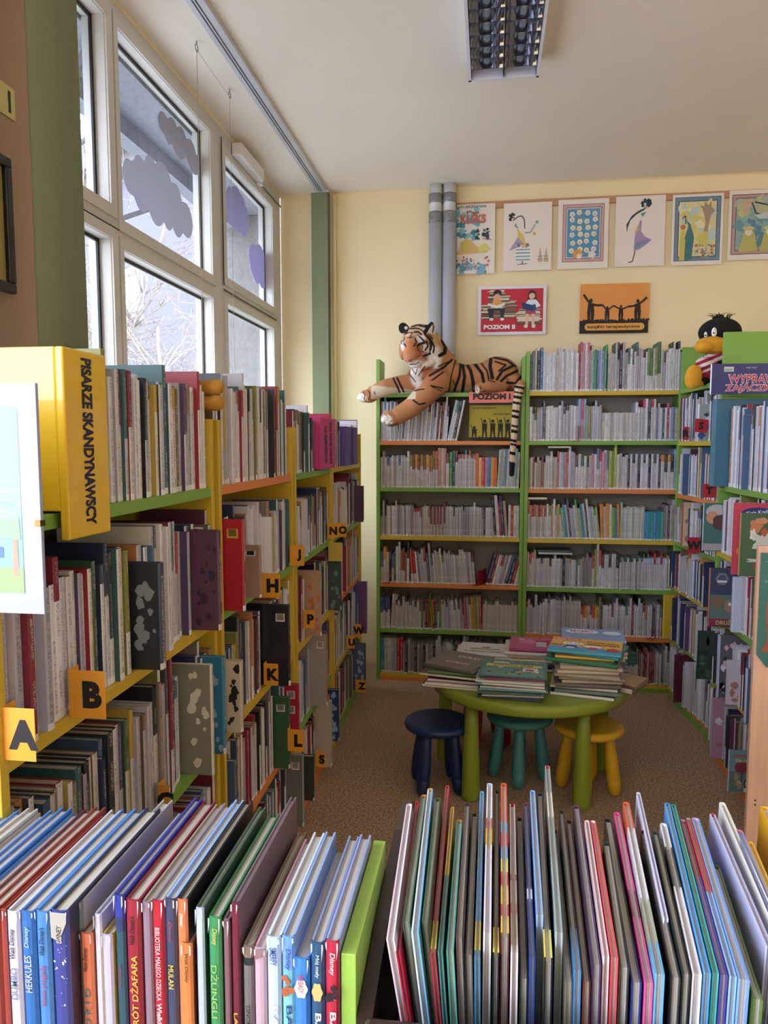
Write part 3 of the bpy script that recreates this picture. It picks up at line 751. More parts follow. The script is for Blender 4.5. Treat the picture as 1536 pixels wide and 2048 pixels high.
# ------------------------------------------------------------------ end wall: two green bookcases
LV = [1.794, 1.504, 1.218, 0.918, 0.622, 0.332, 0.048]
U1 = Unit('bookcase', (-0.690, 4.52, 0), (1, 0, 0), (0, 1, 0), 0.898, 0.215, 2.0, LV, [GREEN, ORANGE, GREEN, YELLOW, ORANGE, GREEN, YELLOW],
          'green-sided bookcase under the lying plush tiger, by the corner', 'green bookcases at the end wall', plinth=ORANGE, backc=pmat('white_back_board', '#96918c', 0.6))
U2 = Unit('bookcase', (0.210, 4.50, 0), (1, 0, 0), (0, 1, 0), 0.905, 0.235, 2.03, LV, [YELLOW, GREEN, ORANGE, YELLOW, GREEN, ORANGE, YELLOW],
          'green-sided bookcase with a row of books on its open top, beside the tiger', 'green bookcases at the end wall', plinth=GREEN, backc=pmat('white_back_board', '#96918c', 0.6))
PB = 'paperback_book'
W_ = '#cfcad4'; LB = '#a9bede'
def wh(c, fr=0.25): return (c, '#cfcad2', fr, c)
tig = ['orange shelf under the tiger', 'green shelf two below the tiger', 'upper yellow shelf, tiger bookcase', 'lower orange shelf, tiger bookcase', 'lower green shelf, tiger bookcase', 'bottom shelf, tiger bookcase']
G1 = ['paperbacks on the ' + s for s in tig]
# row 1: leaning white magazines, then empty
fill(U1, PB, 1, [(0.10, [wh('#8e4a6e', .45), '#cdd6e4', wh('#5f8f9c', .3), '#dfe2ee'], (0.235, 0.245), (0.010, 0.013), 0), (0.30, 'pale', (0.21, 0.245), (0.009, 0.013), 4), (0.065, ['#c9ccd8', wh('#2f7a70', .3), '#16181e', '#dcdce4'], (0.24, 0.25), (0.012, 0.015), 11)], 'along the ' + tig[0], G1[0], 101, x1=0.50)
fill(U1, PB, 2, [(0.17, [W_, '#b9b4ba', '#d8d4da', wh('#3a5f9c', .3), '#c4c0c8'], (0.185, 0.20), (0.011, 0.015), 0), (0.12, [wh('#9c9440', .35), wh('#7c2a3c', .45), wh('#c9a63a', .4), wh('#7c2a3c', .45)], (0.20, 0.205), (0.014, 0.02), 0),
                 (0.05, [wh('#b04a3a', .5), wh('#8aa05a', .5)], (0.195, 0.20), (0.008, 0.011), 0), (0.045, ['#c9909c', '#d8dcc0'], (0.24, 0.245), (0.014, 0.018), 0), (0.06, [wh('#5c2a34', .3), '#3f8a4c', '#2a6a70'], (0.20, 0.235), (0.015, 0.02), 0),
                 (0.10, [wh('#b04a50', .15), wh('#4a8a9c', .12), wh('#c9905a', .12)], (0.205, 0.206), (0.009, 0.011), 0), (0.125, ['#d86a3c', '#e8cf86', '#c8285a', '#d894b8', '#3a8ad0', '#e0a23c'], (0.185, 0.188), (0.016, 0.019), 0),
                 (0.11, ['#a9cfc4', '#d8b4b8', '#8fb0b8', '#7c90a0', '#cfc8d0'], (0.23, 0.24), (0.012, 0.016), 3), (None, [W_, '#d8c8b0', wh('#3a3a80', .4)], (0.19, 0.22), (0.013, 0.018), 2)], 'along the ' + tig[1], G1[1], 102)
fill(U1, PB, 3, [(0.20, 'pale', (0.18, 0.195), (0.009, 0.013), 0), (0.03, [wh('#a02a34', .12)], (0.17, 0.175), (0.012, 0.016), 0), (0.05, 'pale', (0.18, 0.19), (0.010, 0.013), 0), (0.09, [wh('#7c2a3c', .6), '#b4a8a4'], (0.182, 0.185), (0.009, 0.011), 0), (0.30, 'pale', (0.18, 0.19), (0.008, 0.012), 0),
                 (0.08, ['#22242c', '#d4ccd8', '#b0283c', '#30407c', '#c0a888'], (0.215, 0.23), (0.013, 0.019), -5), (None, ['#d8d4da', '#c03c28', '#cfc8c4'], (0.19, 0.20), (0.014, 0.018), 0)], 'along the ' + tig[2], G1[2], 103)
fill(U1, PB, 4, [(0.08, [wh('#5a6a8c', .5), wh('#d8a040', .35), '#c4c8c4', '#2a2a30'], (0.18, 0.20), (0.014, 0.018), 0), (0.10, 'dark', (0.19, 0.23), (0.011, 0.015), 0), (0.025, [wh('#b8202c', .7)], (0.20, 0.205), (0.015, 0.018), -5), (0.36, 'pale', (0.175, 0.225), (0.011, 0.016), -5), (0.06, 'gap', 0, 0, 0), (None, ['#2c3a64', '#8c2a34', '#d8d4d8', wh('#a02038', .35), '#9aa0b0', '#c8bcc4', '#2a4a78'], (0.185, 0.195), (0.015, 0.02), 14)], 'along the ' + tig[3], G1[3], 104)
fill(U1, PB, 5, [(0.06, [wh('#2c5aa0', .5), wh('#4a2a60', .4)], (0.19, 0.2), (0.012, 0.016), 0), (0.03, ['#cfc4c0', '#b8aca8'], (0.21, 0.22), (0.014, 0.016), 4), (0.14, [wh('#3a3a40', .2), '#b8b2ae'], (0.17, 0.185), (0.012, 0.016), 0), (0.13, [wh('#a03040', .4), '#3c7a44', wh('#503a6a', .4), '#6a2a3c', '#a02a2a', '#507a30', '#c8a030', '#8a2a3c', '#2a6a4c'], (0.185, 0.19), (0.010, 0.014), 0),
                 (0.14, 'mix', (0.17, 0.2), (0.010, 0.014), -3), (0.1, ['#b02c3c', '#8fa0a8', wh('#2a4a80', .2), '#d8882c', '#8f9c6c', '#9cb06a'], (0.20, 0.215), (0.013, 0.018), -3), (None, ['#c4bcb8', '#cdc6c4'], (0.165, 0.17), (0.010, 0.013), 0)], 'along the ' + tig[4], G1[4], 105)
fill(U1, PB, 6, [(0.05, ['#3a88b8', '#b8b4b0', '#c8c4c4'], (0.215, 0.22), (0.018, 0.024), 0), (0.06, ['#a8a8b0', '#8fb8b8', '#b81c38', '#b81c38', '#a8b0a8'], (0.21, 0.22), (0.016, 0.02), 0), (0.2, ['#a8a29e', '#2a2a2c', '#b4aeaa', '#8a8684'], (0.19, 0.195), (0.012, 0.016), 0), (None, 'mix', (0.18, 0.22), (0.012, 0.02), 0)], 'along the ' + tig[5], G1[5], 106)
rt_ = ['open top row beside the tiger', 'upper green shelf beside the tiger', 'upper orange shelf, bookcase beside tiger', 'middle yellow shelf, bookcase beside tiger', 'lower green shelf, bookcase beside tiger', 'lower orange shelf, bookcase beside tiger', 'bottom shelf, bookcase beside tiger']
G2 = ['paperbacks on the ' + s for s in rt_]
fill(U2, PB, 0, [(0.07, ['#38689c', '#7c8478', '#b4aeb0', '#2c2c34'], (0.22, 0.26), (0.010, 0.02), 0), (0.12, ['#c4ccd4', '#d8d8e0', '#cdc4c8'], (0.21, 0.235), (0.013, 0.02), 0), (0.09, 'pale', (0.22, 0.255), (0.010, 0.016), 0), (0.05, [('#c05060', '#c4909c', .2, '#a83a4c'), '#b08a98', '#d8c8d4'], (0.27, 0.29), (0.011, 0.014), 0), (0.10, ['#9cb8d4', '#c8c0b0', '#3c8a90', '#4a9a58', '#4a68a8', '#9a90c4'], (0.235, 0.24), (0.008, 0.011), 0), (0.22, 'pale', (0.21, 0.25), (0.008, 0.016), 0),
                 (0.07, [wh('#6a7c4a', .65), wh('#3a6a4a', .65), '#d8d0c8'], (0.24, 0.25), (0.012, 0.016), 0), (0.12, 'pale', (0.215, 0.25), (0.010, 0.014), 0), (0.08, ['#3a3c44', '#c8c8d4', '#5a5a60', '#ccc4c0'], (0.215, 0.22), (0.010, 0.014), 0), (None, ['#c8a890', '#b84858', '#4a2428', '#1c1c20'], (0.21, 0.26), (0.012, 0.018), 0)], 'along the ' + rt_[0], G2[0], 201)
fill(U2, PB, 1, [(0.28, 'pale', (0.195, 0.21), (0.010, 0.017), 0), (0.04, ['#8fb4cc', ('#c04870', '#d890a8', .5, '#b03050')], (0.235, 0.25), (0.012, 0.015), 0), (0.08, 'pale', (0.2, 0.21), (0.010, 0.014), 0), (0.18, ['#c8c6c4', '#d0cecc', '#c4c4c8'], (0.160, 0.165), (0.015, 0.02), 0), (0.03, 'pale', (0.19, 0.2), (0.012, 0.015), 0), (0.06, [('#b83c50', '#d4ccd4', .2, '#a83040'), '#d4d4dc', '#2c3c50'], (0.235, 0.245), (0.012, 0.015), 0), (None, ['#7888b0', '#d8c4cc', '#ccd0dc', '#2f3f5c', '#d8d4dc', '#b85068', '#c4ccdc'], (0.19, 0.195), (0.008, 0.013), 0)], 'along the ' + rt_[1], G2[1], 202)
fill(U2, PB, 2, [(0.10, ['#a8a29a', '#c8c0ae', '#8a3a40', '#cdc6ba'], (0.155, 0.20), (0.010, 0.014), 0), (0.06, ['#c8c2c0', '#d4cecc'], (0.19, 0.2), (0.011, 0.014), 0), (0.10, [('#b03a44', '#c87a78', .3, '#9c2c3c'), '#c8ccdc', '#9fb4cc', '#d4a0a4'], (0.215, 0.225), (0.011, 0.015), 0), (0.08, [wh('#2f4a50', .35), wh('#cfc8a0', .1)], (0.195, 0.21), (0.012, 0.016), 0), (0.09, ['#c890a8', '#dcd4e0', wh('#5a7aa0', .5), wh('#a83048', .3)], (0.20, 0.24), (0.012, 0.018), 0),
                 (0.04, ['#b0c060', '#8c9450'], (0.225, 0.235), (0.012, 0.016), 0), (0.06, [W_, '#b8b8b4'], (0.19, 0.23), (0.012, 0.016), 0), (0.18, ['#222a3c', '#d4d0e0', wh('#3a3c34', .25), '#d0cce0'], (0.205, 0.21), (0.011, 0.017), 0), (0.06, [wh('#d88a4c', .2), wh('#1c1c20', .5)], (0.205, 0.21), (0.015, 0.019), 0), (0.05, ['#8fa8c8', '#d0d4e4'], (0.235, 0.24), (0.014, 0.018), 0), (None, [wh('#d88a50', .3), '#c89070', '#3c7a50', '#b8b8c8'], (0.2, 0.235), (0.014, 0.018), 0)], 'along the ' + rt_[2], G2[2], 203)
fill(U2, PB, 3, [(0.10, [wh('#b85030', .35), '#b4aaa0', wh('#9c3c2c', .35)], (0.20, 0.205), (0.010, 0.013), 0), (0.07, ['#d8d8dc', wh('#6a8070', .3), '#c8a060'], (0.19, 0.215), (0.010, 0.014), 0), (0.24, ['#c8c8c4', wh('#5a9a60', .2), '#9cbc8c', '#4f94b8', '#c0c4b4', '#34407c', '#d8d4c4', '#a4b0c4'], (0.18, 0.215), (0.010, 0.014), -7), (0.10, ['#d88c4c', '#c4c0c0', '#dc9450', '#d0ccb0', '#6aa84c', '#4f90c8'], (0.19, 0.22), (0.012, 0.018), -2), (0.13, ['#b8bcb0', '#c4d0c0', '#d0ccd8'], (0.19, 0.2), (0.009, 0.012), 0), (0.10, ['#2c80c4', '#4aa0c8', '#309c9c', '#58aca8'], (0.168, 0.17), (0.011, 0.014), 0), (None, ['#7a6a78', '#a89aa4', '#4c3c48', '#b4a8b0', '#c8c0d0', '#7c2c50', '#b02c48'], (0.185, 0.215), (0.010, 0.014), 0)], 'along the ' + rt_[3], G2[3], 204)
fill(U2, PB, 4, [(0.05, ['#bcb6b4', wh('#b03a5c', .3), wh('#d08a4c', .15)], (0.19, 0.23), (0.012, 0.015), 0), (0.26, 'pale', (0.17, 0.18), (0.011, 0.014), 0), (0.05, ['#9a9494', '#7a7476'], (0.185, 0.19), (0.009, 0.012), 0), (0.05, [wh('#b02c48', .4), '#8aa048', '#d4cede'], (0.2, 0.245), (0.012, 0.015), 0), (0.10, [wh('#3c4030', .4), '#cfc8d4', '#d4cedc'], (0.205, 0.21), (0.012, 0.016), 0), (0.17, [wh('#4a5a3c', .12), '#c4c0cc', wh('#3a6a70', .12)], (0.185, 0.19), (0.010, 0.012), 0), (0.09, [wh('#9fb8d8', .2), '#d4d4e8', wh('#b02c40', .3)], (0.19, 0.195), (0.011, 0.014), 0), (None, ['#c8b46a', '#d4c078', '#a89a80', '#c89070', '#a49ea0'], (0.195, 0.205), (0.010, 0.014), 0)], 'along the ' + rt_[4], G2[4], 205)
fill(U2, PB, 5, [(0.10, 'pale', (0.16, 0.215), (0.011, 0.016), 0), (0.05, 'pale', (0.215, 0.22), (0.014, 0.018), 0), (0.14, ['#c0bab8', '#b8b2b2'], (0.21, 0.212), (0.010, 0.012), 0), (0.10, [wh('#6a4a5c', .3), wh('#b8402c', .4), wh('#c8962c', .4), '#b4aeb0'], (0.18, 0.185), (0.011, 0.014), 0), (0.24, 'pale', (0.185, 0.21), (0.010, 0.013), 0), (0.06, 'mix', (0.19, 0.2), (0.012, 0.015), 0), (None, 'mix', (0.185, 0.21), (0.012, 0.015), 0)], 'along the ' + rt_[5], G2[5], 206)
fill(U2, PB, 6, [(0.50, 'dark', (0.17, 0.2), (0.010, 0.014), 0), (0.15, [wh('#3c7058', .45), wh('#2c6a6a', .4)], (0.185, 0.19), (0.011, 0.013), 0), (0.10, ['#7a2c34', '#a49c9a', '#8c3038'], (0.185, 0.2), (0.011, 0.014), 0), (None, 'mix', (0.18, 0.21), (0.011, 0.014), 0)], 'along the ' + rt_[6], G2[6], 207)
flush_books(PB, 300, 'paperbacks', 'remaining rows of paperbacks on the two green bookcases at the end wall')

# books laid flat over a standing row, and red bookends
def flat_book(name, loc, yawd, L, W, T, cover, label, group=None, tilt=0.0):
    M = Matrix.Translation(loc) @ Matrix.Rotation(math.radians(yawd), 4, 'Z') @ Matrix.Rotation(math.radians(tilt), 4, 'Y') @ frame_m((0, 0, 0), (0, 0, 1), (0, 1, 0))
    # X up (thickness), Y from spine backwards, Z -> lies along -X
    return hard_book(name, M, T, W, L, cover, label=label, group=group)
flat_book('picture_book', (0.475, 4.515, 1.218 + 0.243), 0, 0.13, 0.13, 0.012, '#d8c8b8', 'cream book lying flat over the row, upper orange shelf beside the tiger')
flat_book('picture_book', (0.985, 4.515, 1.218 + 0.262), 0, 0.20, 0.15, 0.008, '#d0d4dc', 'thin white book lying flat over the tallest books beside the tiger')
flat_book('picture_book', (0.345, 4.51, 0.918 + 0.235), 0, 0.13, 0.13, 0.014, '#ddd0bc', 'cream book lying flat on the row, middle yellow shelf beside the tiger')
flat_book('picture_book', (0.50, 4.51, 0.622 + 0.201), 0, 0.20, 0.14, 0.013, '#b8c0c4', 'grey book lying flat, lower of two on the lower green shelf')
flat_book('picture_book', (0.495, 4.51, 0.622 + 0.2145), 0, 0.20, 0.14, 0.014, '#2f4a44', 'dark green book lying flat, upper of two on the lower green shelf')
RED = pmat('red_sheet_metal', '#a02434', 0.35)
def bookend(loc, label, sc=1.0, ry=0):
    t = empty('bookend', loc, label, 'bookend', 'red metal bookends', rot=math.radians(ry))
    mb = MB(); mb.box((0, 0, 0), (0.0015, 0.12, 0.09 * sc)); mb.build('upright', RED, t)
    mb = MB(); mb.box((-0.045, 0, 0), (0.0, 0.12, 0.001)); mb.build('foot', RED, t)
bookend((-0.062, 4.50, 0.6225), 'red metal bookend closing the gap on the lower orange shelf under the tiger', 1.0, -25)
bookend((-0.608, 4.505, 0.6225), 'red metal bookend near the corner end of the lower orange shelf')
bookend((0.515, 4.49, 1.5045), 'red metal bookend on the upper green shelf beside the tiger')
bookend((0.600, 4.485, 0.3325), 'red metal bookend on the lower orange shelf beside the tiger, middle', 0.8)
bookend((0.985, 4.485, 0.3325), 'red metal bookend on the lower orange shelf beside the tiger, far end', 0.8)
# ------------------------------------------------------------------ window-side bookcases (the long bank with the letter flags)
LA = Vector((-0.770, 4.656, 0)); LD = Vector((-0.02581968, 1.0, 0)).normalized(); LN = Vector((-LD.y, LD.x, 0))   # LN points to the window
def lplane(u, v):
    n = LN; d = ray(u, v); t = (LA - CAM).dot(n) / d.dot(n); return CAM + d * t
def lpos(s): return LA + LD * ((s - LA.y) / LD.y)       # point of the front line at y = s
LLV = [1.372, 1.035, 0.700, 0.375, 0.06]
BAYS = [(0.915, 1.815, [GREEN, YELLOW, GREEN, YELLOW, GREEN], 'first window-side bay with flags A and B', 'A-B flag bay'),
        (1.850, 2.665, [ORANGE, GREEN, YELLOW, ORANGE, YELLOW], 'second window-side bay with flags H and K', 'H-K flag bay'),
        (2.700, 3.430, [GREEN, GREEN, YELLOW, GREEN, ORANGE], 'third window-side bay with flags J and P', 'J-P flag bay'),
        (3.465, 4.390, [YELLOW, GREEN, ORANGE, YELLOW, GREEN], 'last window-side bay with flags U, W and Z', 'W-Z flag bay')]
LU = []
for (y0, y1, cols, lab, short) in BAYS:
    o = lpos(y0)
    LU.append(Unit('bookcase', (o.x, o.y, 0), LD, LN, (y1 - y0) / LD.y, 0.27, 1.545, LLV, cols, 'yellow-sided bookcase, ' + lab, 'bookcases along the windows', side_t=0.020, side_col=YELLOW, plinth=cols[-1], back_top=1.36))
HB = 'hardcover_book'
# books that stand proud of the row and show their covers: (u of outer edge, v top, v bottom, width in view, thickness, cover, spine, note)
LX = [(438, 1062, 1254, 44, .022, '#5e3a50', '#54344a', 'plum book with dark trees on the cover, standing proud beside the red one'),
      (487, 1040, 1226, 36, .020, '#b02038', '#a01e34', 'bright red book with a small yellow badge, standing proud in the H and K bay'),
      (520, 1092, 1192, 30, .016, '#a08070', '#8c7064', 'brown mottled book with a barcode just above flag H'),
      (578, 1212, 1362, 44, .022, '#22222c', '#1c1c26', 'tall black book with a barcode between flags H and K'),
      (448, 1316, 1512, 30, .020, '#2c7aa0', '#2a7ca4', 'bright blue book standing proud, next to the white one with leaves'),
      (424, 1332, 1518, 42, .016, '#8c8a7c', '#d8d0c8', 'dark book with a pale dandelion head on its cover'),
      (481, 1326, 1512, 28, .020, '#cfc8c0', '#c4b8ac', 'white book with black leaf tendrils on its cover'),
      (578, 1396, 1524, 26, .018, '#2c5a3c', '#285438', 'green book with a barcode above flag L'),
      (597, 1370, 1458, 22, .018, '#a8243a', '#981f34', 'crimson book with two labels beside the green one'),
      (322, 1128, 1345, 44, .024, '#2c2f36', '#34405c', 'dark book with pale water lilies on its cover in the A and B bay'),
      (653, 1254, 1360, 26, .018, '#9c9694', '#b06c34', 'grey book with an orange corner and a barcode, third bay'),
      (662, 1404, 1526, 24, .034, '#b4aaa0', '#a89e94', 'fat beige box file low in the third bay'),
      (681, 1372, 1466, 14, .024, '#223e78', '#20386c', 'royal blue book next to the floor in the third bay'),
      (627, 1514, 1640, 20, .024, '#34383a', '#2e3234', 'charcoal grey book standing nearest the floor edge, below flag L'),
      (606, 1512, 1636, 24, .018, '#6c6c6c', '#8c949c', 'grey patterned book with a barcode beside the charcoal one'),
      (641, 1142, 1254, 24, .020, '#b4907c', '#a8846c', 'tan book with an orange band above flag P'),
      (684, 1092, 1192, 20, .016, '#3c4a48', '#2c3a3c', 'dark green foggy book under the blank yellow card'),
      (734, 1162, 1248, 20, .016, '#6c4a80', '#b0a8ac', 'purple and grey book jutting out at the end of the bank'),
      (730, 1288, 1362, 20, .020, '#5a6284', '#1c1c24', 'blue-grey book with a black spine jutting out above flag Z'),
      (727, 972, 1040, 14, .012, '#5a3a4c', '#3a3442', 'dark thin book jutting out at the wall end')]
lskips = {}
for (u, v0, v1, wpx, t, cov, spc, lab) in LX:
    um = u - wpx; Y = lplane(um, v1).y
    P0 = at(u, v1, y=Y); P1 = at(u, v0, y=Y)
    bay = min(range(4), key=lambda i: 0 if BAYS[i][0] <= Y <= BAYS[i][1] else min(abs(Y - BAYS[i][0]), abs(Y - BAYS[i][1])))
    un = LU[bay]; li = min(range(5), key=lambda i: abs(LLV[i] - P0.z))
    xl = (Y - BAYS[bay][0]) / LD.y; xl = max(0.026, min(un.w - 0.026 - t, xl))
    prot = min(0.10, (P0 - lpos(Y)).dot(-LN)); h = min(P1.z - LLV[li], 0.31 if li else 0.33)
    M = un.M @ Matrix.Translation((xl, -prot, LLV[li] + 0.0005))
    d = 0.20
    bands = [(0, .06, hexc('#d8d4d8'), 0), (.06, 1, hexc(spc), 1.0)]
    # local x=0 face is the one towards the camera: that is the 'back' board here
    o = hard_book('picture_book', M, t, d, h, spc, spine=spc, label=lab, group=None, back=cov, bands=bands)
    lskips.setdefault((bay, li), []).append((xl - 0.001, xl + t + 0.001))
    rnd = random.Random(int(u)); pr = MB()
    # printing on the cover that shows
    if 'barcode' in lab or 'badge' in lab or 'labels' in lab:
        for (zz, hh) in (((0.80, 0.10),) if 'labels' not in lab else ((0.78, 0.12), (0.55, 0.12))):
            yy0, yy1 = 0.012, min(0.012 + 0.03, prot + 0.01); lb = MB()
            lb.face([(-0.0006, yy1, zz * h), (-0.0006, yy0, zz * h), (-0.0006, yy0, (zz + hh) * h), (-0.0006, yy1, (zz + hh) * h)], hexc('#d8d4d4' if 'badge' not in lab else '#d0b040'))
            for k in range(6):
                z0 = (zz + 0.02) * h + k * hh * h * 0.13
                lb.face([(-0.0009, yy1 - .004, z0), (-0.0009, yy0 + .004, z0), (-0.0009, yy0 + .004, z0 + 0.0022), (-0.0009, yy1 - .004, z0 + 0.0022)], hexc('#202024'))
            lb.build('barcode_label' if 'badge' not in lab else 'badge', M_ART, cover_of(o))
    elif 'trees' in lab or 'lilies' in lab or 'dandelion' in lab or 'leaf' in lab or 'foggy' in lab or 'orange' in lab or 'blue' in lab:
        c2 = {'trees': '#3a2440', 'lilies': '#8c949c', 'dandelion': '#e0dccf', 'leaf': '#26262a', 'foggy': '#6c7c78', 'orange': '#c07038'}
        cc = next((c2[k] for k in c2 if k in lab), '#9cb4d0')
        pr.face([(-0.0004, max(.02, prot), .03 * h), (-0.0004, .004, .03 * h), (-0.0004, .004, .97 * h), (-0.0004, max(.02, prot), .97 * h)], hexc(cov))
        for k in range(14):
            cy, cz, r = rnd.uniform(0.006, max(0.02, prot)), rnd.uniform(0.05, 0.92) * h, rnd.uniform(0.003, 0.011)
            m_ = rnd.randint(5, 9); ph = rnd.uniform(0, 6)
            pts = [(-0.0006 - k * 0.00004, max(0.002, cy + r * (1 + 0.35 * math.cos(3 * a + ph)) * math.cos(a)), cz + 1.4 * r * math.sin(a)) for a in [-2 * PI * q / m_ for q in range(m_)]]
            pr.face(pts, hexc(cc))
    if pr.v: pr.build('cover_print', M_ART, cover_of(o))

ROWL = [('mix', (0.26, 0.30), (0.012, 0.024)), ('mix', (0.20, 0.27), (0.012, 0.022)), ('dark', (0.21, 0.28), (0.012, 0.026)), ('mix', (0.20, 0.27), (0.012, 0.024)), ('dark', (0.22, 0.27), (0.014, 0.026))]
rown = ['top shelf', 'second shelf', 'third shelf', 'fourth shelf', 'bottom shelf']
for b, un in enumerate(LU):
    short = BAYS[b][4]
    for li in range(5):
        if b == 0 and li == 4: continue
        mode, hr, tr = ROWL[li]; sk = list(lskips.get((b, li), [])); x1 = None; x0 = None
        if b == 0 and li == 0: x0 = 0.335
        if li == 0: hr = [(0.225, 0.262), (0.235, 0.30), (0.19, 0.25), (0.20, 0.24)][b]; mode = ['mix', 'mix', 'mix', 'mix'][b]
        if b == 0 and li == 1: hr = (0.19, 0.28); mode = 'pale'
        if b == 3 and li == 0: sk += [(0.245, 0.60)]
        if b == 2 and li == 0: sk += [(0.395, 0.72)]      # the pink and violet boxes
        if b == 2 and li == 0: hr = (0.20, 0.25)
        segs = []
        rnd = random.Random(40 + b * 7 + li)
        for k in range(9):     # short runs of one size, as sorted books are
            hh = rnd.uniform(hr[0], hr[1] - 0.02); segs.append((rnd.uniform(0.06, 0.13), rnd.choice([mode, mode, 'pale', 'dark']), (hh, hh + 0.02), (tr[0], rnd.uniform(tr[0] + 0.004, tr[1])), 0))
        segs.append((None, mode, hr, tr, 0))
        fill(un, HB, li, segs, 'along %s, %s' % (rown[li], short), 'books on the %s in the %s' % (rown[li], short), 300 + b * 10 + li, x0=x0, x1=x1, skip=sk, front=0.006, dep=(0.15, 0.21), maxh=0.31 if li else 0.33)
flush_books(HB, 300, 'hardcover_books', 'remaining books low down in the bookcases along the windows')

# ---- letter flags
OR_F = pmat('orange_card', '#e09a30', 0.45); RD_F = pmat('red_card', '#b02030', 0.45)
def flag(letter, u0, v0, u1, v1, where, plane='L', mat=None, tilt=0, rx=1.0):
    nearer = {'L': 0.28, 'Z': 0.22}.get(letter, 0)      # these stand before books that jut out
    """A card tab standing out from the shelf edge into the aisle, its letter towards the entrance."""
    p0 = lplane(u0, v1) if plane == 'L' else at(u0 if plane == 'F' else u1, v1, x=plane_r)
    Y = p0.y - nearer
    A = at(u0, v1, y=Y); B = at(u1, v0, y=Y); w_, h_ = B.x - A.x, B.z - A.z
    cx, cz = (A.x + B.x) / 2, (A.z + B.z) / 2
    col = 'orange' if plane == 'L' else 'red'
    t = empty('letter_flag', (cx, Y, cz), '%s flag with the letter %s %s' % (col, letter, where) if letter else 'blank yellow card flag ' + where, 'shelf letter', None)
    t.rotation_euler = (0, math.radians(tilt), 0)
    mb = MB(); mb.box((-w_ / 2, 0, -h_ / 2), (w_ / 2, 0.0012, h_ / 2), bevel=0.0004); card_ = mb.build('card', mat or (OR_F if plane == 'L' else RD_F), t)
    # fold that is gripped by the shelf
    mb = MB(); s = -1 if plane == 'L' else 1
    mb.box((s * w_ / 2 - 0.0006, 0.0, -h_ / 2), (s * w_ / 2 + 0.0006, 0.03, h_ / 2)); mb.build('folded_tab', mat or (OR_F if plane == 'L' else RD_F), t)
    if letter:
        lettering(letter, card_, Matrix.Translation((w_ * 0.14 * (1 if plane == 'L' else 0), -0.0006, 0)) @ Matrix.Rotation(PI / 2, 4, 'X'), INK, h=h_ * 0.57, bold=0.06, name='letter')
    return t
for a in [('A', 8, 1418, 68, 1520, 'on the second shelf, nearest of all flags'), ('B', 140, 1343, 209, 1435, 'hanging over the yellow second shelf edge'),
          ('H', 519, 1147, 560, 1195, 'between the brown book and the window-side yellow post'), ('J', 580, 1090, 608, 1131, 'at the yellow post of the third bay'),
          ('K', 528, 1328, 556, 1370, 'under the tall black book'), ('P', 607, 1221, 629, 1256, 'in front of the tan book'),
          ('L', 576, 1460, 608, 1502, 'below the crimson book near the floor'), ('S', 632, 1503, 650, 1534, 'in front of the fat beige box'),
          ('N', 655, 1047, 673, 1076, 'on the second shelf, overlapping flag O'), ('O', 672, 1046, 693, 1074, 'on the second shelf, just past flag N'),
          ('U', 693, 1272, 709, 1297, 'on the third shelf near the end of the bank'), ('W', 709, 1248, 722, 1274, 'just above flag U, near the wall'),
          ('Z', 711, 1360, 731, 1384, 'at the bottom shelf by the end wall'), ('C', 318, 1570, 338, 1634, 'low behind the picture books, near the green shelf')]:
    flag(*a)
flag('', 657, 1085, 684, 1122, 'under flags N and O', mat=pmat('yellow_card', '#c8ac50', 0.5))

# ---- lettered divider boxes on the top shelf
def box_sign(name, lab, cat, Xo, Y0, Y1, Xi, z0, z1, colr, lines, inkc, size, glossy=False, spine_dir='down'):
    """A folded card box: broad side towards the entrance, lettered spine towards the aisle."""
    t = empty(name, ((Xo + Xi) / 2, (Y0 + Y1) / 2, z0), lab, cat)
    m = pmat('card_' + colr[1:], colr, 0.25 if glossy else 0.5, coat=0.6 if glossy else 0.0, bump=0.25 if glossy else 0, bump_scale=9)
    mb = MB(); zf = 1.3755 - z0; mb.box((-(Xo - Xi) / 2, -(Y1 - Y0) / 2, zf), ((Xo - Xi) / 2 - .014, (Y1 - Y0) / 2, z1 - z0), bevel=0.003); mb.build('box', m, t)
    mb = MB(); mb.box(((Xo - Xi) / 2 - .015, -(Y1 - Y0) / 2, 0), ((Xo - Xi) / 2, (Y1 - Y0) / 2, z1 - z0), bevel=0.003); ff = mb.build('front_flap', m, t)
    n = len(lines)
    for i, (txt, hh, cen) in enumerate(lines):
        # reads downwards: text X axis points down, text Y axis towards the far end... seen from the aisle
        off = ((i + 0.5) / n - 0.5) * (Y1 - Y0) * 0.75
        M = Matrix.Translation(((Xo - Xi) / 2 + 0.0008, -off if n > 1 else 0, (z1 - z0) * cen)) @ frame_m((0, 0, 0), (0, 0, -1), (0, 1, 0))
        lettering(txt, ff, M, inkc, w=hh, h=size, bold=0.05, name='lettering')
    return t
box_sign('divider_box', 'shiny yellow divider box lettered PISARZE SKANDYNAWSCY on the top shelf', 'divider box', -0.652, 1.075, 1.205, -0.86, 1.330, 1.632, '#e2b92c',
         [('PISARZE SKANDYNAWSCY', 0.272, 0.51)], pmat('ink_navy', '#201c38', 0.4), 0.032, glossy=True)
pk = lplane(637, 948); pk2 = lplane(668, 948)
box_sign('divider_box', 'magenta divider box lettered BAJKI, BASNIE, LEGENDY near the end wall', 'divider box', -0.712, 3.10, 3.39, -0.93, 1.375, 1.60, '#c83c84',
         [('BAJKI, BAŚNIE, LEGENDY', 0.19, 0.5), ('DLA NAJMŁODSZYCH', 0.16, 0.48)], pmat('ink_plum', '#3c1430', 0.5), 0.075)
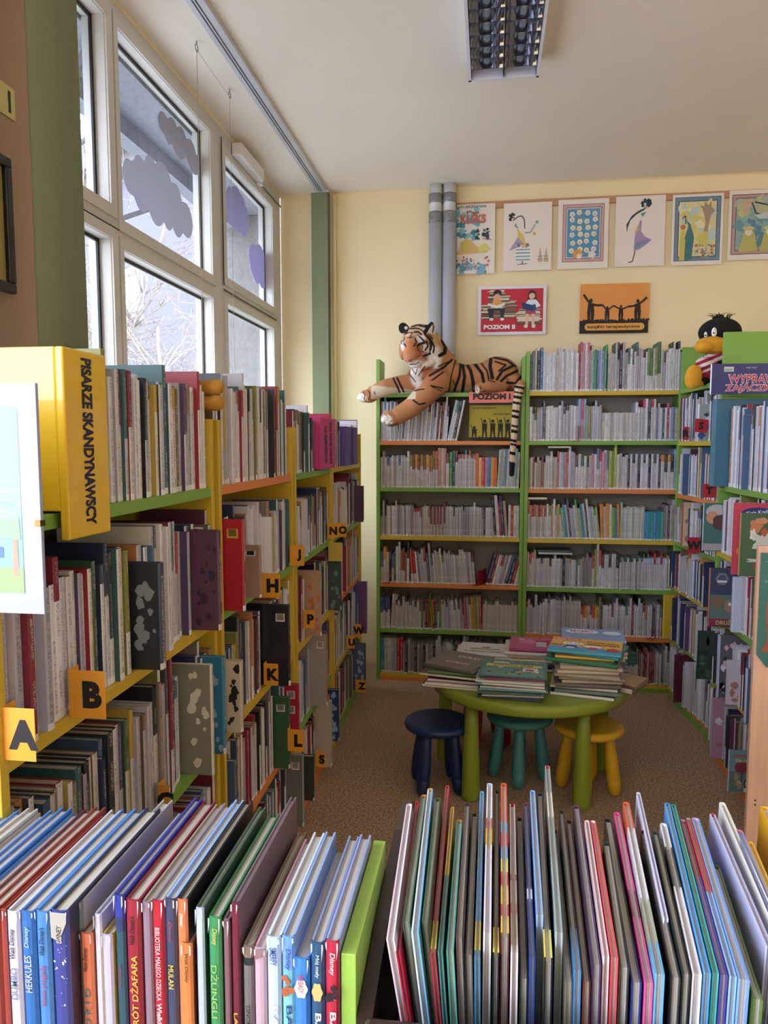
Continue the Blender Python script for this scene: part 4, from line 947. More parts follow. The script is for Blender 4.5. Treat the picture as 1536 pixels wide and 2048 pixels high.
box_sign('divider_box', 'violet divider box lettered OPOWIADANIA NA DOBRANOC by the end wall', 'divider box', -0.722, 3.72, 4.05, -0.93, 1.375, 1.575, '#6450a0',
         [('OPOWIADANIA NA DOBRANOC', 0.185, 0.5)], pmat('ink_black2', '#141024', 0.5), 0.075)
# framed child's drawing on the near end of the bank
cx0, cx1 = -0.86, at(70, 770, y=0.90).x; z0, z1 = at(80, 1228, y=0.90).z, at(68, 766, y=0.90).z
t = empty('framed_drawing', ((cx0 + cx1) / 2, 0.90, z0), "child's rainbow drawing in a white clip frame at the near end", 'picture')
w2, hh = (cx1 - cx0) / 2, z1 - z0
mb = MB(); mb.box((-w2, 0, 0), (w2, 0.006, hh)); mb.build('mount', pmat('frame_paper', '#9fa2c4', 0.4), t)
ar = MB(); AW = w2 - 0.027
def P2(x, z): return (x, -0.0006, z)
ar.face([P2(-w2 + .02, .028), P2(AW, .028), P2(AW, hh - .03), P2(-w2 + .02, hh - .03)], hexc('#7fb4cc'))
rnd = random.Random(3)
for k in range(46):
    x = rnd.uniform(-w2 + .02, AW - .03); z = rnd.uniform(.09, hh - .05); L = rnd.uniform(.02, .05); a = rnd.uniform(-.2, .4) + 1.2 * (z > .17)
    dx, dz = L * math.cos(a), -L * math.sin(a); x2, z2 = min(AW, x + dx), z + dz
    ar.face([(x, -0.0008, z), (x2, -0.0008, z2), (x2, -0.0008, z2 + .002), (x, -0.0008, z + .002)], hexc(rnd.choice(['#5f9cc0', '#98c8d4', '#a8d0c0', '#4f8cb8'])))
for k, c in enumerate(['#d85a6c', '#e08a4c', '#e0d060', '#6cb470', '#5a90c8', '#5c58b0']):
    n = 14; r1, r0 = 0.30 - k * 0.0085, 0.30 - (k + 1) * 0.0085; cxr, czr = -w2 - 0.10, hh - 0.345
    for j in range(n):
        a0, a1 = 0.30 + 0.9 * j / n, 0.30 + 0.9 * (j + 1) / n
        pts = [(cxr + r * math.cos(a), -0.0010, czr + r * math.sin(a)) for (r, a) in ((r0, a0), (r1, a0), (r1, a1), (r0, a1))]
        if all(p[0] < AW and p[0] > -w2 + .02 for p in pts): ar.face(pts, hexc(c))
ar.face([(-w2 + .02, -0.0010, .028), (AW, -0.0010, .028), (AW, -0.0010, .062), (-w2 + .02, -0.0010, .066)], hexc('#8cc46c'))
ar.face([(AW - .016, -0.0012, .05), (AW - .006, -0.0012, .05), (AW - .008, -0.0012, .115), (AW - .013, -0.0012, .115)], hexc('#d88c78'))
ar.face([(AW - .05, -0.0013, .105), (AW - .002, -0.0013, .100), (AW - .004, -0.0013, .130), (AW - .045, -0.0013, .133)], hexc('#8cc48c'))
ar.face([(AW - .075, -0.0012, .075), (AW - .028, -0.0012, .075), (AW - .028, -0.0012, .090), (AW - .075, -0.0012, .092)], hexc('#4c6cc0'))
ar.build('drawing', M_ART, t)
mb = MB(); mb.box((-w2, -0.0035, 0), (w2, -0.0015, hh)); gm = bpy.data.materials.new('clip_frame_glass')
gm.use_nodes = True; gt_ = gm.node_tree; gt_.nodes.clear(); go = gt_.nodes.new('ShaderNodeOutputMaterial'); g1 = gt_.nodes.new('ShaderNodeBsdfTransparent'); g2 = gt_.nodes.new('ShaderNodeBsdfGlossy'); g3 = gt_.nodes.new('ShaderNodeMixShader')
g2.inputs['Roughness'].default_value = 0.05; g3.inputs['Fac'].default_value = 0.02; gt_.links.new(g1.outputs[0], g3.inputs[1]); gt_.links.new(g2.outputs[0], g3.inputs[2]); gt_.links.new(g3.outputs[0], go.inputs[0])
mb.build('cover_glass', gm, t)
mb = MB(); zc = hh * 0.40; mb.box((w2 - .006, -0.0045, zc - .004), (w2 + .002, 0.007, zc + .004)); mb.build('clip', pmat('brass', '#7c6438', 0.35, metal=1.0), t)

# plush paws lying between the tall books over the yellow post
c = lplane(440, 785)
t = empty('plush_toy', (-0.80, 1.86, 1.56), 'golden-brown paws of a plush toy lying on top of the yellow post', 'plush toy')
for nm, zz in (('paw', 775), ('paw', 806)):
    q = at(432, zz, y=1.80) - Vector((-0.80, 1.86, 1.56))
    o = blob(nm, [('c', [q + Vector((-0.16, 0.02, 0.0)), q + Vector((-0.03, 0, 0)), q], [0.020, 0.017, 0.021])], 0.004, 3, pmat('plush_gold', '#b98432', 0.95, bump=0.4, bump_scale=300), t)
o = blob('body', [('e', Vector((-0.17, 0.03, -0.03)), (0.06, 0.09, 0.05))], 0.006, 3, pmat('plush_dark_brown', '#3c2818', 0.95), t)

# framed picture and yellow tag on the pier
t = empty('framed_picture', (XW + 0.012, 1.80, 1.90), 'black-framed picture hanging on the brown pier beside the green curtains', 'picture')
pz0, pz1 = at(20, 585, x=XW + 0.02).z, at(20, 318, x=XW + 0.02).z; py = at(27, 450, x=XW + 0.02).y
t.location = (XW + 0.002, py - 0.2, pz0); mb = MB(); H = pz1 - pz0
for (a, b, c_, d) in ((-.2, .2, 0, .028), (-.2, .2, H - .028, H), (-.2, -.172, 0.0281, H - .0281), (.172, .2, 0.0281, H - .0281)): mb.box((0, a, c_), (0.022, b, d), bevel=0.004)
mb.build('frame', pmat('black_frame', '#141416', 0.35), t)
mb = MB(); mb.box((0, -.172, .028), (0.008, .172, H - .028)); rnd = random.Random(9)
mb.c = [(*hexc('#b8a860'), 0)] * len(mb.c)
for k in range(40):
    y, z, r = rnd.uniform(-.15, .15), rnd.uniform(.05, H - .05), rnd.uniform(.008, .028)
    mb.face([(0.0085 + k * 1e-5, y + r * math.cos(a), z + r * math.sin(a)) for a in [2 * PI * q / 7 for q in range(7)]], hexc(rnd.choice(['#8c8448', '#d8c878', '#5a5a38', '#b0a498', '#e0d8b0'])))
mb.build('canvas', M_ART, t)
a, b = at(29, 180, x=XW + 0.004), at(31, 243, x=XW + 0.004)
t = empty('yellow_sign', (XW + 0.002, a.y - 0.09, b.z), 'laminated yellow number card on the brown pier above the framed picture', 'sign')
mb = MB(); mb.box((0, -.09, 0), (0.0012, .09, a.z - b.z)); mb.build('card', pmat('card_pale_yellow', '#d8cc78', 0.35), t)
lettering('I', t, frame_m((0.0017, 0.065, (a.z - b.z) * .5), (0, 1, 0), (0, 0, 1)), INK, h=0.06, bold=0.02)

# ------------------------------------------------------------------ aisle bank with the red flags
plane_r = 1.06
RLV_N = [1.292, 0.985, 0.684, 0.375, 0.07]          # near bay
RLV_F = [1.790, 1.500, 1.205, 0.935, 0.672, 0.37, 0.07]
RN = Unit('bookcase', (1.065, 3.66, 0), (0, -1, 0), (1, 0, 0), 1.02, 0.26, 1.70, RLV_N, [GREEN, YELLOW, GREEN, YELLOW, GREEN], 'green bookcase with lime shelves opposite the windows, its end closed by a beech panel', 'bookcases opposite the windows', plinth=ORANGE, back_top=1.70)
rr = math.radians(4)
RF = Unit('bookcase', (1.055, 4.42, 0), (math.sin(rr), -math.cos(rr), 0), (math.cos(rr), math.sin(rr), 0), 0.74, 0.25, 1.795, RLV_F, [GREEN, YELLOW, ORANGE, GREEN, YELLOW, GREEN, ORANGE], 'green bookcase in the far corner opposite the windows, the plush bird on top', 'bookcases opposite the windows', plinth=GREEN, sides=(1, 1))
# raised end board that closes the far bay at the top
mb = MB(); g = at(1447, 665, y=3.66); mb.box((g.x, 3.645, 1.702), (1.335, 3.665, g.z), bevel=0.001)
tag(mb.build('side_board', laminate(GREEN)), 'upright green board standing on the aisle bookcase behind the navy book', 'board')
mb = MB(); mb.box((1.075, 4.44, 1.797), (1.30, 4.46, 2.03), bevel=0.001)
tag(mb.build('side_board', laminate(GREEN)), 'upright green board in the corner behind the plush bird', 'board')

SB = 'storybook'
# covers that face the entrance: (u0, u1, v0, v1, thickness, cover, spine, unit, label, art)
RX = [(1462, 1540, 992, 1122, .012, '#c04054', '#b8304c', 'N', 'red picture book with a white title in a navy oval, above a white title', 'oval'),
      (1475, 1545, 1026, 1136, .012, '#4c6444', '#a88c5c', 'N', 'green picture book with a red squirrel and a white maple leaf', 'fox'),
      (1402, 1435, 1006, 1106, .010, '#3f7068', '#c8ccd8', 'N', 'teal picture book with a bearded figure on its cover', 'beard'),
      (1414, 1464, 1136, 1252, .014, '#38405c', '#b8705c', 'N', 'dark blue picture book with a grey shield and a crimson bottom band', 'pups'),
      (1462, 1478, 1155, 1262, .026, '#c4cce0', '#c0c8dc', 'N', 'thick pale box of a book under the white row', ''),
      (1392, 1427, 1262, 1354, .014, '#2a3c34', '#1e2a24', 'N', 'dark green leafy picture book beside the pale blue ones', 'leafy'),
      (1434, 1462, 1260, 1380, .020, '#58585f', '#a8c0e0', 'N', 'navy and pink patterned book with a pale blue spine', 'pattern'),
      (1450, 1475, 1322, 1428, .022, '#c4bccc', '#bcb8c8', 'N', 'white book with a brown strap printed round it', 'strap'),
      (1488, 1512, 1338, 1442, .022, '#48607c', '#c0c0dc', 'N', 'slate blue book with a white spine beside the beech panel', ''),
      (1452, 1497, 1500, 1602, .010, '#6c8c98', '#b8bcc4', 'N', 'bicycle magazine lettered Na rowerze standing on the bottom shelf', 'bike'),
      (1384, 1406, 808, 885, .016, '#98a098', '#c4ccd0', 'F', 'pale green comic book behind the red S flag', 'comic'),
      (1342, 1366, 1310, 1398, .016, '#5c2a3c', '#503048', 'F', 'maroon book with a gold label leaning out near the floor', ''),
      (1367, 1380, 1332, 1420, .014, '#b8b4b8', '#c4bcb8', 'F', 'white book beside the maroon one near the floor', ''),
      (1419, 1447, 1388, 1492, .016, '#a87c98', '#a8a4b0', 'N', 'pink picture book low down in the lime bookcase', 'pattern'),
      (1360, 1376, 1005, 1062, .020, '#c4b090', '#b04050', 'F', 'cream and red picture book at the far end of the aisle bank', 'pattern'),
      (1326, 1346, 1190, 1272, .020, '#c8a62c', '#d8bc34', 'F', 'yellow divider lettered BAJKI, BASNIE I LEGENDY in the corner', 'divider')]
rskips = {}
for (u0, u1, v0, v1, t_, cov, spc, uu, lab, art) in RX:
    un, lv = (RN, RLV_N) if uu == 'N' else (RF, RLV_F)
    uin = min(u1, 1500 if uu == 'N' else 1386)
    Y = at(u1, v1, x=1.062).y if uu == 'N' else at(u1, v1, x=1.07).y
    Y = max(2.70 if uu == 'N' else 3.74, min(3.62 if uu == 'N' else 4.36, Y))
    A = at(u0, v1, y=Y); B = at(u1, v0, y=Y)
    li = min(range(len(lv)), key=lambda i: abs(lv[i] - A.z)); z0 = lv[li] + 0.0005
    h = min(at(u0, v0, y=Y).z - z0, 0.275 if li else 0.3)
    prot = max(0.005, min(0.14, 1.06 - A.x))
    loc = un.M.inverted() @ Vector((1.06, Y, 0)); xl = max(0.024, min(un.w - 0.026 - t_, loc.x - t_))
    M = un.M @ Matrix.Translation((xl, -prot, z0))
    o = hard_book('picture_book', M, t_, 0.21 if prot > .03 else .18, h, cov, spine=spc, label=lab, bands=[(0, 1, hexc(spc), 0.9)])
    rskips.setdefault((uu, li), []).append((xl - .001, xl + t_ + .001))
    # print on the board towards the entrance (local x = t_): x axis of the print = towards the aisle -> local -Y
    W = 0.21
    F0 = Matrix.Translation((t_ + 0.0005, 0, 0)) @ frame_m((0, 0, 0), (0, 1, 0), (0, 0, 1))
    pr = MB(); rnd = random.Random(u0)
    def disc(cx, cz, rx_, rz_, col, n=18, k=0, wob=0.0, ph=0.0):
        pr.face([F0 @ Vector((cx + rx_ * (1 + wob * math.cos(5 * a + ph)) * math.cos(a), cz + rz_ * (1 + wob * math.cos(5 * a + ph)) * math.sin(a), k * 0.00012)) for a in [2 * PI * q / n for q in range(n)]], hexc(col))
    def quad(x0, z0_, x1, z1_, col, k=0): pr.face([F0 @ Vector((x0, z0_, k * .00012)), F0 @ Vector((x1, z0_, k * .00012)), F0 @ Vector((x1, z1_, k * .00012)), F0 @ Vector((x0, z1_, k * .00012))], hexc(col))
    WHT = ink('#f0f0f4')
    if art: quad(.004, .004, .17, h - .004, cov)
    if art == 'oval':
        disc(.085, h * .86, .06, .022, '#26306c', 26, 1); quad(.02, .0, .05, h * .22, '#50307c', 1); disc(.03, h * .33, .018, .02, '#d88a2c', 9, 2, .3)
        lettering('Kicia Kocia', cover_of(o), F0 @ Matrix.Translation((.085, h * .875, .0006)) @ Matrix.Rotation(.12, 4, 'Z'), WHT, w=.085, bold=.02)
        lettering('i Nunuś', cover_of(o), F0 @ Matrix.Translation((.09, h * .825, .0006)), WHT, w=.055, bold=.02)
    elif art == 'fox':
        disc(.055, h * .80, .022, .026, '#c87a50', 14, 1, .18); disc(.075, h * .88, .024, .012, '#cf8a62', 14, 2, .15); disc(.045, h * .66, .012, .022, '#e0d8c8', 10, 3, .2); disc(.08, h * .55, .034, .034, '#cfcabc', 20, 4, .35); disc(.085, h * .70, .012, .016, '#b85a38', 9, 5, .2)
        disc(.075, h * .16, .026, .018, '#9c4a34', 16, 6); disc(.075, h * .25, .05, .008, '#c8c4bc', 16, 7, .3)
    elif art == 'beard':
        disc(.06, h * .82, .05, .035, '#b8b4b8', 16, 1); disc(.04, h * .70, .028, .03, '#c8906c', 14, 2); disc(.085, h * .60, .045, .04, '#5c3a3c', 14, 3, .1); quad(.004, .004, .15, h * .16, '#a8a0a4', 4)
    elif art == 'pups':
        quad(.004, h * .12, .15, h * .55, '#5a7470', 1); disc(.05, h * .82, .028, .030, '#707884', 6, 2); disc(.05, h * .82, .018, .02, '#48506c', 6, 3); quad(.03, h * .76, .07, h * .795, '#d8d4dc', 4)
        disc(.035, h * .42, .026, .03, '#7a6450', 14, 5, .12); disc(.092, h * .36, .030, .03, '#a07868', 14, 6, .12); disc(.085, h * .39, .006, .008, '#e8e8e8', 8, 7); disc(.10, h * .39, .006, .008, '#e8e8e8', 8, 7); quad(.004, .004, .15, h * .14, '#8c2a40', 8)
        lettering('DRUŻY', cover_of(o), F0 @ Matrix.Translation((.07, h * .085, .0014)), ink('#a8b47c'), w=.08, bold=.03)
    elif art == 'bike':
        quad(.004, h * .02, .14, h * .5, '#5c7468', 1); disc(.05, h * .60, .028, .025, '#7c3040', 18, 2); quad(.02, h * .86, .09, h * .91, '#a85a4c', 2)
        disc(.09, h * .22, .030, .030, '#24282c', 22, 3); disc(.09, h * .22, .026, .026, '#8c9a98', 22, 4); disc(.09, h * .22, .004, .004, '#24282c', 8, 5); quad(.048, h * .1, .052, h * .5, '#3c4044', 3); quad(.06, .004, .12, .02, '#d4d4dc', 6)
        for k in range(5): disc(rnd.uniform(.02, .06), rnd.uniform(.1, .4) * h, .010, .014, rnd.choice(['#a08468', '#8c6c5c', '#b0a088']), 8, 6 + k, .2)
        lettering('Na rowerze', cover_of(o), F0 @ Matrix.Translation((.075, h * .77, .0008)), ink('#d0c040'), w=.10, bold=.03)
    elif art == 'divider':
        Ms = Matrix.Translation((t_ / 2, -0.004, h / 2)) @ frame_m((0, 0, 0), (0, 0, 1), (-1, 0, 0))
        lettering('BAJKI, BAŚNIE I LEGENDY', cover_of(o), Ms, INK, w=h * .9, h=.010, bold=.02)
    elif art:
        for k in range(12): disc(rnd.uniform(.015, .12), rnd.uniform(.08, .9) * h, rnd.uniform(.006, .02), rnd.uniform(.006, .022), rnd.choice({'leafy': ['#3c5a44', '#4a6c50', '#1c2c24'], 'pattern': ['#28203c', '#c8a8b8', '#a06478', '#d8d0dc'], 'strap': ['#a87464', '#b0887c'], 'comic': ['#3c5c9c', '#c8d0d8', '#2a3440']}[art]), 9, k, .25)
    if pr.v: pr.build('cover_print', M_ART, cover_of(o))
lettering_m = ink('#c03040')
for uu, un, lv, n_ in (('N', RN, RLV_N, 'lime-shelved'), ('F', RF, RLV_F, 'corner aisle')):
    for li in range(len(lv)):
        if uu == 'F' and li == 0: continue
        gap = (lv[li - 1] if li else 1.7) - lv[li] - 0.03; hmax = min(gap, 0.30)
        hr = (hmax * 0.80, hmax * 0.97) if li else (0.30, 0.36)
        x0 = 0.115 if (uu == 'N' and li == 0) else None
        modes = ['pale', 'mix', 'mix', 'pale', 'dark', 'mix', 'dark']
        if uu == 'N' and li == 0: modes = ['mix', 'pale', 'mix', 'pale', 'mix', 'mix', 'pale']
        segs = []; rnd = random.Random(900 + li + (50 if uu == 'F' else 0))
        for k in range(6):
            hh = rnd.uniform(hr[0], hr[1] - .01); segs.append((rnd.uniform(.06, .14), rnd.choice(modes[:4] if li < 3 else modes), (hh, hh + .012), (0.008, rnd.uniform(.014, .022)), 0))
        segs.append((None, 'mix', hr, (.01, .018), 0))
        where = ['top shelf', 'second shelf', 'third shelf', 'fourth shelf', 'fifth shelf', 'sixth shelf', 'bottom shelf'][li if uu == 'F' or li < 4 else 6]
        fill(un, SB, li, segs, 'along the %s, %s bookcase' % (where, n_), 'storybooks on the %s of the %s bookcase' % (where, n_), 700 + li + (30 if uu == 'F' else 0), x0=x0, skip=rskips.get((uu, li), ()), front=0.004 if li < 3 else -0.01, dep=(.15, .2), maxh=0.36 if (uu == 'N' and li == 0) else gap)
flush_books(SB, 300, 'storybooks', 'remaining storybooks low in the aisle bookcases')
# lever-arch style blue box at the head of the lime shelf
M = RN.M @ Matrix.Translation((0.030, -0.05, 1.2925))
hard_book('box_file', M, 0.075, 0.26, 0.395, '#3c6c84', spine='#4a7c94', label='tall teal blue box file at the far end of the lime top shelf', cat='box file')
# navy book shown face on above the row
A = at(1421, 793, y=3.45); B = at(1421, 728, y=3.45)
z0 = 1.702; hN = at(1421, 728, y=3.45).z - z0
M = Matrix.Translation((A.x, 3.463, z0)) @ frame_m((0, 0, 0), (0, -1, 0), (1, 0, 0))
o = hard_book('picture_book', M, 0.013, 0.34, hN, '#1e2c6c', spine='#d8dce8', label='navy picture book with big red letters, lettered WYPRAWA, facing the room', back='#1e2c6c')
Fm = Matrix.Translation((0.0136, 0, 0)) @ frame_m((0, 0, 0), (0, 1, 0), (0, 0, 1))
lettering('WYPRAWA', cover_of(o), Fm @ Matrix.Translation((.185, hN * .50, .0004)), ink('#d8dcf0'), w=.232, h=.041, bold=.06)
lettering('WYPRAWA', cover_of(o), Fm @ Matrix.Translation((.185, hN * .50, .0009)), ink('#c02838'), w=.226, h=.036, bold=.02)
lettering('ZAJĄCZKÓW', cover_of(o), Fm @ Matrix.Translation((.195, hN * .20, .0004)), ink('#d8dcf0'), w=.275, h=.046, bold=.06)
lettering('ZAJĄCZKÓW', cover_of(o), Fm @ Matrix.Translation((.195, hN * .20, .0009)), ink('#c02838'), w=.268, h=.041, bold=.02)
lettering('TONY WOLF', cover_of(o), Fm @ Matrix.Translation((.165, hN * .86, .0004)), ink('#d8dcf0'), w=.045)
mb = MB(); mb.box((.052, hN * .74, 0), (.092, hN * .90, .0006), hexc('#c4c8cc'));
for k in range(9): mb.box((.056 + k * .0035, hN * .77, .0006), (.0575 + k * .0035, hN * .83, .0008), hexc('#202024'))
mb.build('barcode_label', M_ART, cover_of(o), Fm)
mb = MB(); mb.box((1.345 - 0.30, 3.40, 1.684), (1.345, 3.52, 1.7015))
# flags of this bank
flag('R', 1367, 854, 1378, 880, 'at the far end of the yellow shelf', plane='R')
flag('S', 1389, 838, 1416, 865, 'in front of the pale green comic', plane='R', tilt=6)
flag('T', 1405, 968, 1432, 995, 'below the teal box file', plane='R')
flag('W', 1375, 1075, 1400, 1106, 'beside the teal bearded figure book', plane='R')

# beech cabinet at the near end with a poster hung on it
BX = at(1508, 1300, y=2.42).x
t = empty('beech_cabinet', (BX, 2.42, 0), 'tall beech veneer cabinet side at the aisle with a nature poster on it', 'cabinet')
BE = pmat('beech_veneer', '#cfa48c', 0.45, noise_amt=0.10, noise_scale=5, stretch=(10, 10, 0.7))
bz = at(1519, 1092, y=2.42).z
mb = MB(); mb.box((0, 0, 0), (0.30, 0.018, bz), bevel=.001); mb.build('side_panel', BE, t)
mb = MB(); mb.box((0.18, 0.0185, 0.0), (0.30, 0.21, 0.05)); mb.build('base', BE, t)
mb = MB(); mb.box((0.18, 0.0185, bz - .02), (0.30, 0.21, bz)); mb.build('top_board', BE, t)
mb = MB()
for zz in (.33, .345): mb.box((.022, -0.001, zz), (.027, 0.0, zz + .005))
mb.build('screw_hole', GASK, t)
pz0, pz1 = at(1520, 1335, y=2.41).z, at(1520, 1106, y=2.41).z; px = at(1519, 1200, y=2.41).x
t = empty('nature_poster', (px, 2.415, pz0), 'nature poster with red-brown fur on dark green, hanging on the beech cabinet', 'poster')
mb = MB(); Hh = pz1 - pz0
mb.mesh([(0, 0, .04), (.03, 0, 0), (.26, 0, 0), (.26, 0, Hh), (0, 0, Hh), (0, .0015, .04), (.03, .0015, 0), (.26, .0015, 0), (.26, .0015, Hh), (0, .0015, Hh)], [(0, 1, 2, 3, 4), (9, 8, 7, 6, 5), (0, 5, 6, 1), (1, 6, 7, 2), (2, 7, 8, 3), (3, 8, 9, 4), (4, 9, 5, 0)], hexc('#356860'))
rnd = random.Random(5)
for k in range(60):
    x, z = rnd.uniform(.004, .24), rnd.uniform(.05, Hh - .01); L = rnd.uniform(.006, .02)
    mb.face([(x, -.0004, z), (x + L, -.0004, z - L * .4), (x + L, -.0004, z + L * .2)], hexc(rnd.choice(['#4c8c7c', '#2a504c', '#6ca498', '#1f3c3c'])))
pts = [(.012, .05), (.03, .09), (.022, .16), (.026, Hh * .7), (.05, Hh * .80), (.12, Hh * .8), (.12, .05), (.05, .07), (.03, .045)]
mb.face([(x, -.0008, z) for x, z in pts][::-1], hexc('#8c4c34'))
mb.face([(x, -.0012, z) for x, z in [(.035, .05), (.045, .16), (.07, .17), (.07, .05)]][::-1], hexc('#241a18'))
mb.build('print', M_ART, t)
# ------------------------------------------------------------------ plush tiger lying on the first green bookcase
def tp(zx, zy, Y):      # photo crop coordinates of the tiger -> room
    return at(700 + zx / 4.267, 620 + zy / 4.267, y=Y)
def tpx(Pn):            # room -> the same crop, flattened along the shelf's depth (printed pattern of the fur)
    q = Pn - np.array(CAM); dep = q @ np.array(FW)
    return ((CX + F * (q @ np.array(RT)) / dep) - 700) * 4.267, ((CY - F * (q @ np.array(UP)) / dep) - 620) * 4.267
S = 1 / (4.267 * 325)    # metres per crop pixel at that distance
def r_(px): return px * S
prims = [
 ('c', [tp(640, 590, 4.56), tp(780, 560, 4.60), tp(980, 590, 4.64), tp(1180, 570, 4.65)], [r_(105), r_(140), r_(120), r_(125)]),
 ('c', [tp(720, 500, 4.58), tp(650, 350, 4.56)], [r_(125), r_(120)]),
 ('e', tp(1260, 540, 4.63), (r_(175), 0.115, r_(140))),
 ('e', tp(1370, 610, 4.62), (r_(105), 0.095, r_(85))),
 ('e', tp(560, 590, 4.52), (r_(85), 0.06, r_(100))),
 # head: skull, cheeks, ruff, muzzle, chin, brow
 ('e', tp(595, 265, 4.51), (r_(152), 0.105, r_(142))),
 ('e', tp(715, 400, 4.50), (r_(72), 0.055, r_(110)), Matrix.Rotation(-.35, 3, 'Y')),
 ('e', tp(650, 460, 4.47), (r_(90), 0.05, r_(45)), Matrix.Rotation(-.3, 3, 'Y')),
 ('e', tp(452, 340, 4.49), (r_(34), 0.05, r_(85))),
 ('e', tp(600, 400, 4.43), (r_(62), 0.05, r_(62))),
 ('e', tp(640, 250, 4.43), (r_(60), 0.04, r_(42))),
 ('c', [tp(690, 270, 4.56), tp(760, 360, 4.58), tp(830, 470, 4.59)], [r_(90), r_(80), r_(85)]),
 ('e', tp(640, 340, 4.50), (r_(140), 0.09, r_(120))),
 ('e', tp(525, 330, 4.42), (r_(72), 0.075, r_(110))),
 ('e', tp(522, 395, 4.385), (r_(68), 0.052, r_(62))),
 ('e', tp(575, 430, 4.41), (r_(55), 0.05, r_(40))),
 ('e', tp(560, 455, 4.43), (r_(60), 0.045, r_(38))),
 ('e', tp(475, 320, 4.47), (r_(48), 0.06, r_(75))),
 ('e', tp(540, 200, 4.46), (r_(85), 0.06, r_(50))),
 # ears
 ('e', tp(460, 160, 4.50), (r_(44), 0.014, r_(54)), Matrix.Rotation(math.radians(-30), 3, 'Y')),
 ('e', tp(490, 200, 4.50), (r_(40), 0.02, r_(34))),
 ('e', tp(688, 160, 4.50), (r_(34), 0.018, r_(62)), Matrix.Rotation(math.radians(18), 3, 'Y')),
 # forelegs
 ('c', [tp(560, 620, 4.50), tp(440, 630, 4.46), tp(300, 660, 4.42), tp(200, 710, 4.41)], [r_(78), r_(72), r_(66), r_(62)]),
 ('e', tp(160, 735, 4.405), (r_(82), 0.05, r_(56))),
 ('e', tp(115, 745, 4.40), (r_(50), 0.042, r_(42))),
 ('c', [tp(760, 610, 4.49), tp(660, 700, 4.44), tp(540, 820, 4.41), tp(420, 895, 4.40)], [r_(104), r_(98), r_(82), r_(74)]),
 ('e', tp(350, 925, 4.395), (r_(86), 0.055, r_(68))),
 ('e', tp(315, 935, 4.385), (r_(52), 0.045, r_(46))),
 # hind foot
 ('c', [tp(1290, 630, 4.53), tp(1180, 650, 4.48), tp(1110, 665, 4.46)], [r_(68), r_(56), r_(44)]),
 ('e', tp(1090, 675, 4.45), (r_(46), 0.04, r_(38))),
 # tail
 ('c', [tp(1420, 650, 4.56), tp(1452, 640, 4.50), tp(1440, 690, 4.465), tp(1425, 780, 4.46), tp(1408, 920, 4.46), tp(1402, 1060, 4.46), tp(1388, 1200, 4.46), tp(1385, 1290, 4.46), tp(1380, 1400, 4.46)], [r_(40), r_(40), r_(38), r_(34), r_(29), r_(27), r_(25), r_(26), r_(22)]),
]
for (cx, cy, yy) in ((80, 755, 4.385), (125, 765, 4.375), (165, 768, 4.372), (290, 950, 4.36), (325, 965, 4.355), (365, 962, 4.355), (1065, 690, 4.425), (1095, 700, 4.42), (1130, 695, 4.425)):
    prims.append(('e', tp(cx, cy, yy), (r_(20), 0.018, r_(17))))
root = empty('plush_tiger', tp(900, 690, 4.6), 'large striped plush tiger lying on top of the bookcase with dangling paws and tail', 'plush tiger')
body = blob('tiger_body', prims, 0.0040, 5)
V = verts_np(body); px, py = tpx(V); N = len(V)
col = np.ones((N, 4), dtype=np.float64); rng = np.random.default_rng(2)
def C3(h): return np.array(hexc(h))
mott = np.array([noise.noise(Vector(v) * 14) for v in V])
base = C3('#bd8258') * (1 + 0.10 * mott[:, None]); col[:, :3] = base
def paint(mask, c, soft=None):
    m = mask.astype(float)[:, None] if soft is None else soft[:, None]
    col[:, :3] = col[:, :3] * (1 - m) + C3(c) * m
def ell(cx, cy, rx, ry): return ((px - cx) / rx) ** 2 + ((py - cy) / ry) ** 2
def softell(cx, cy, rx, ry, k=0.35): return np.clip((1 - np.sqrt(ell(cx, cy, rx, ry))) / k, 0, 1)
Yv = V[:, 1]
paint(None, '#d9b48c', np.clip((py - 640) / 50, 0, 1) * ((px > 830) & (px < 1060) & (Yv > 4.5)))
paint(None, '#a86a44', softell(1260, 560, 150, 110, .6) * 0.5); paint(None, '#b06a40', softell(700, 560, 170, 120, .6) * 0.6)
front = Yv < 4.60
# chest blaze, inner legs
paint(None, '#efe9e6', softell(565, 555, 62, 120) * front)
paint(None, '#d8c8b0', np.clip((py - (660 - (px - 420) * -0.12)) / 18, 0, 1) * ((px > 180) & (px < 560) & (py < 760)))
# paws
for (cx, cy, rx, ry) in ((95, 750, 52, 48), (310, 945, 62, 58), (1075, 685, 38, 38)): paint(None, '#e8dccf', softell(cx, cy, rx, ry))
# head
H = (px < 800) & (py < 500) & (Yv < 4.60)
paint(None, '#dab294', softell(560, 190, 140, 100) * H); paint(None, '#dccab8', softell(620, 140, 70, 50, .6) * H)
paint(None, '#efe6de', softell(725, 400, 80, 130, .4) * H); paint(None, '#e9dccb', softell(590, 460, 130, 42, .4) * H)
paint(None, '#f2ece6', softell(545, 478, 60, 28, .4) * H); paint(None, '#c8a070', softell(740, 250, 60, 75, .6) * H)
paint(None, '#e8e2e0', softell(598, 250, 50, 44, .5) * H); paint(None, '#e0cdbb', softell(640, 320, 46, 46, .6) * H); paint(None, '#ece4e0', softell(452, 300, 26, 60, .5) * H)
paint(None, '#c47c52', softell(515, 320, 70, 105, .5) * H); paint(None, '#c06e4a', softell(600, 400, 55, 45, .6) * H)
paint(None, '#d08878', softell(493, 430, 42, 26, .4) * H); paint(None, '#f0e8e2', softell(520, 455, 40, 14, .4) * H)
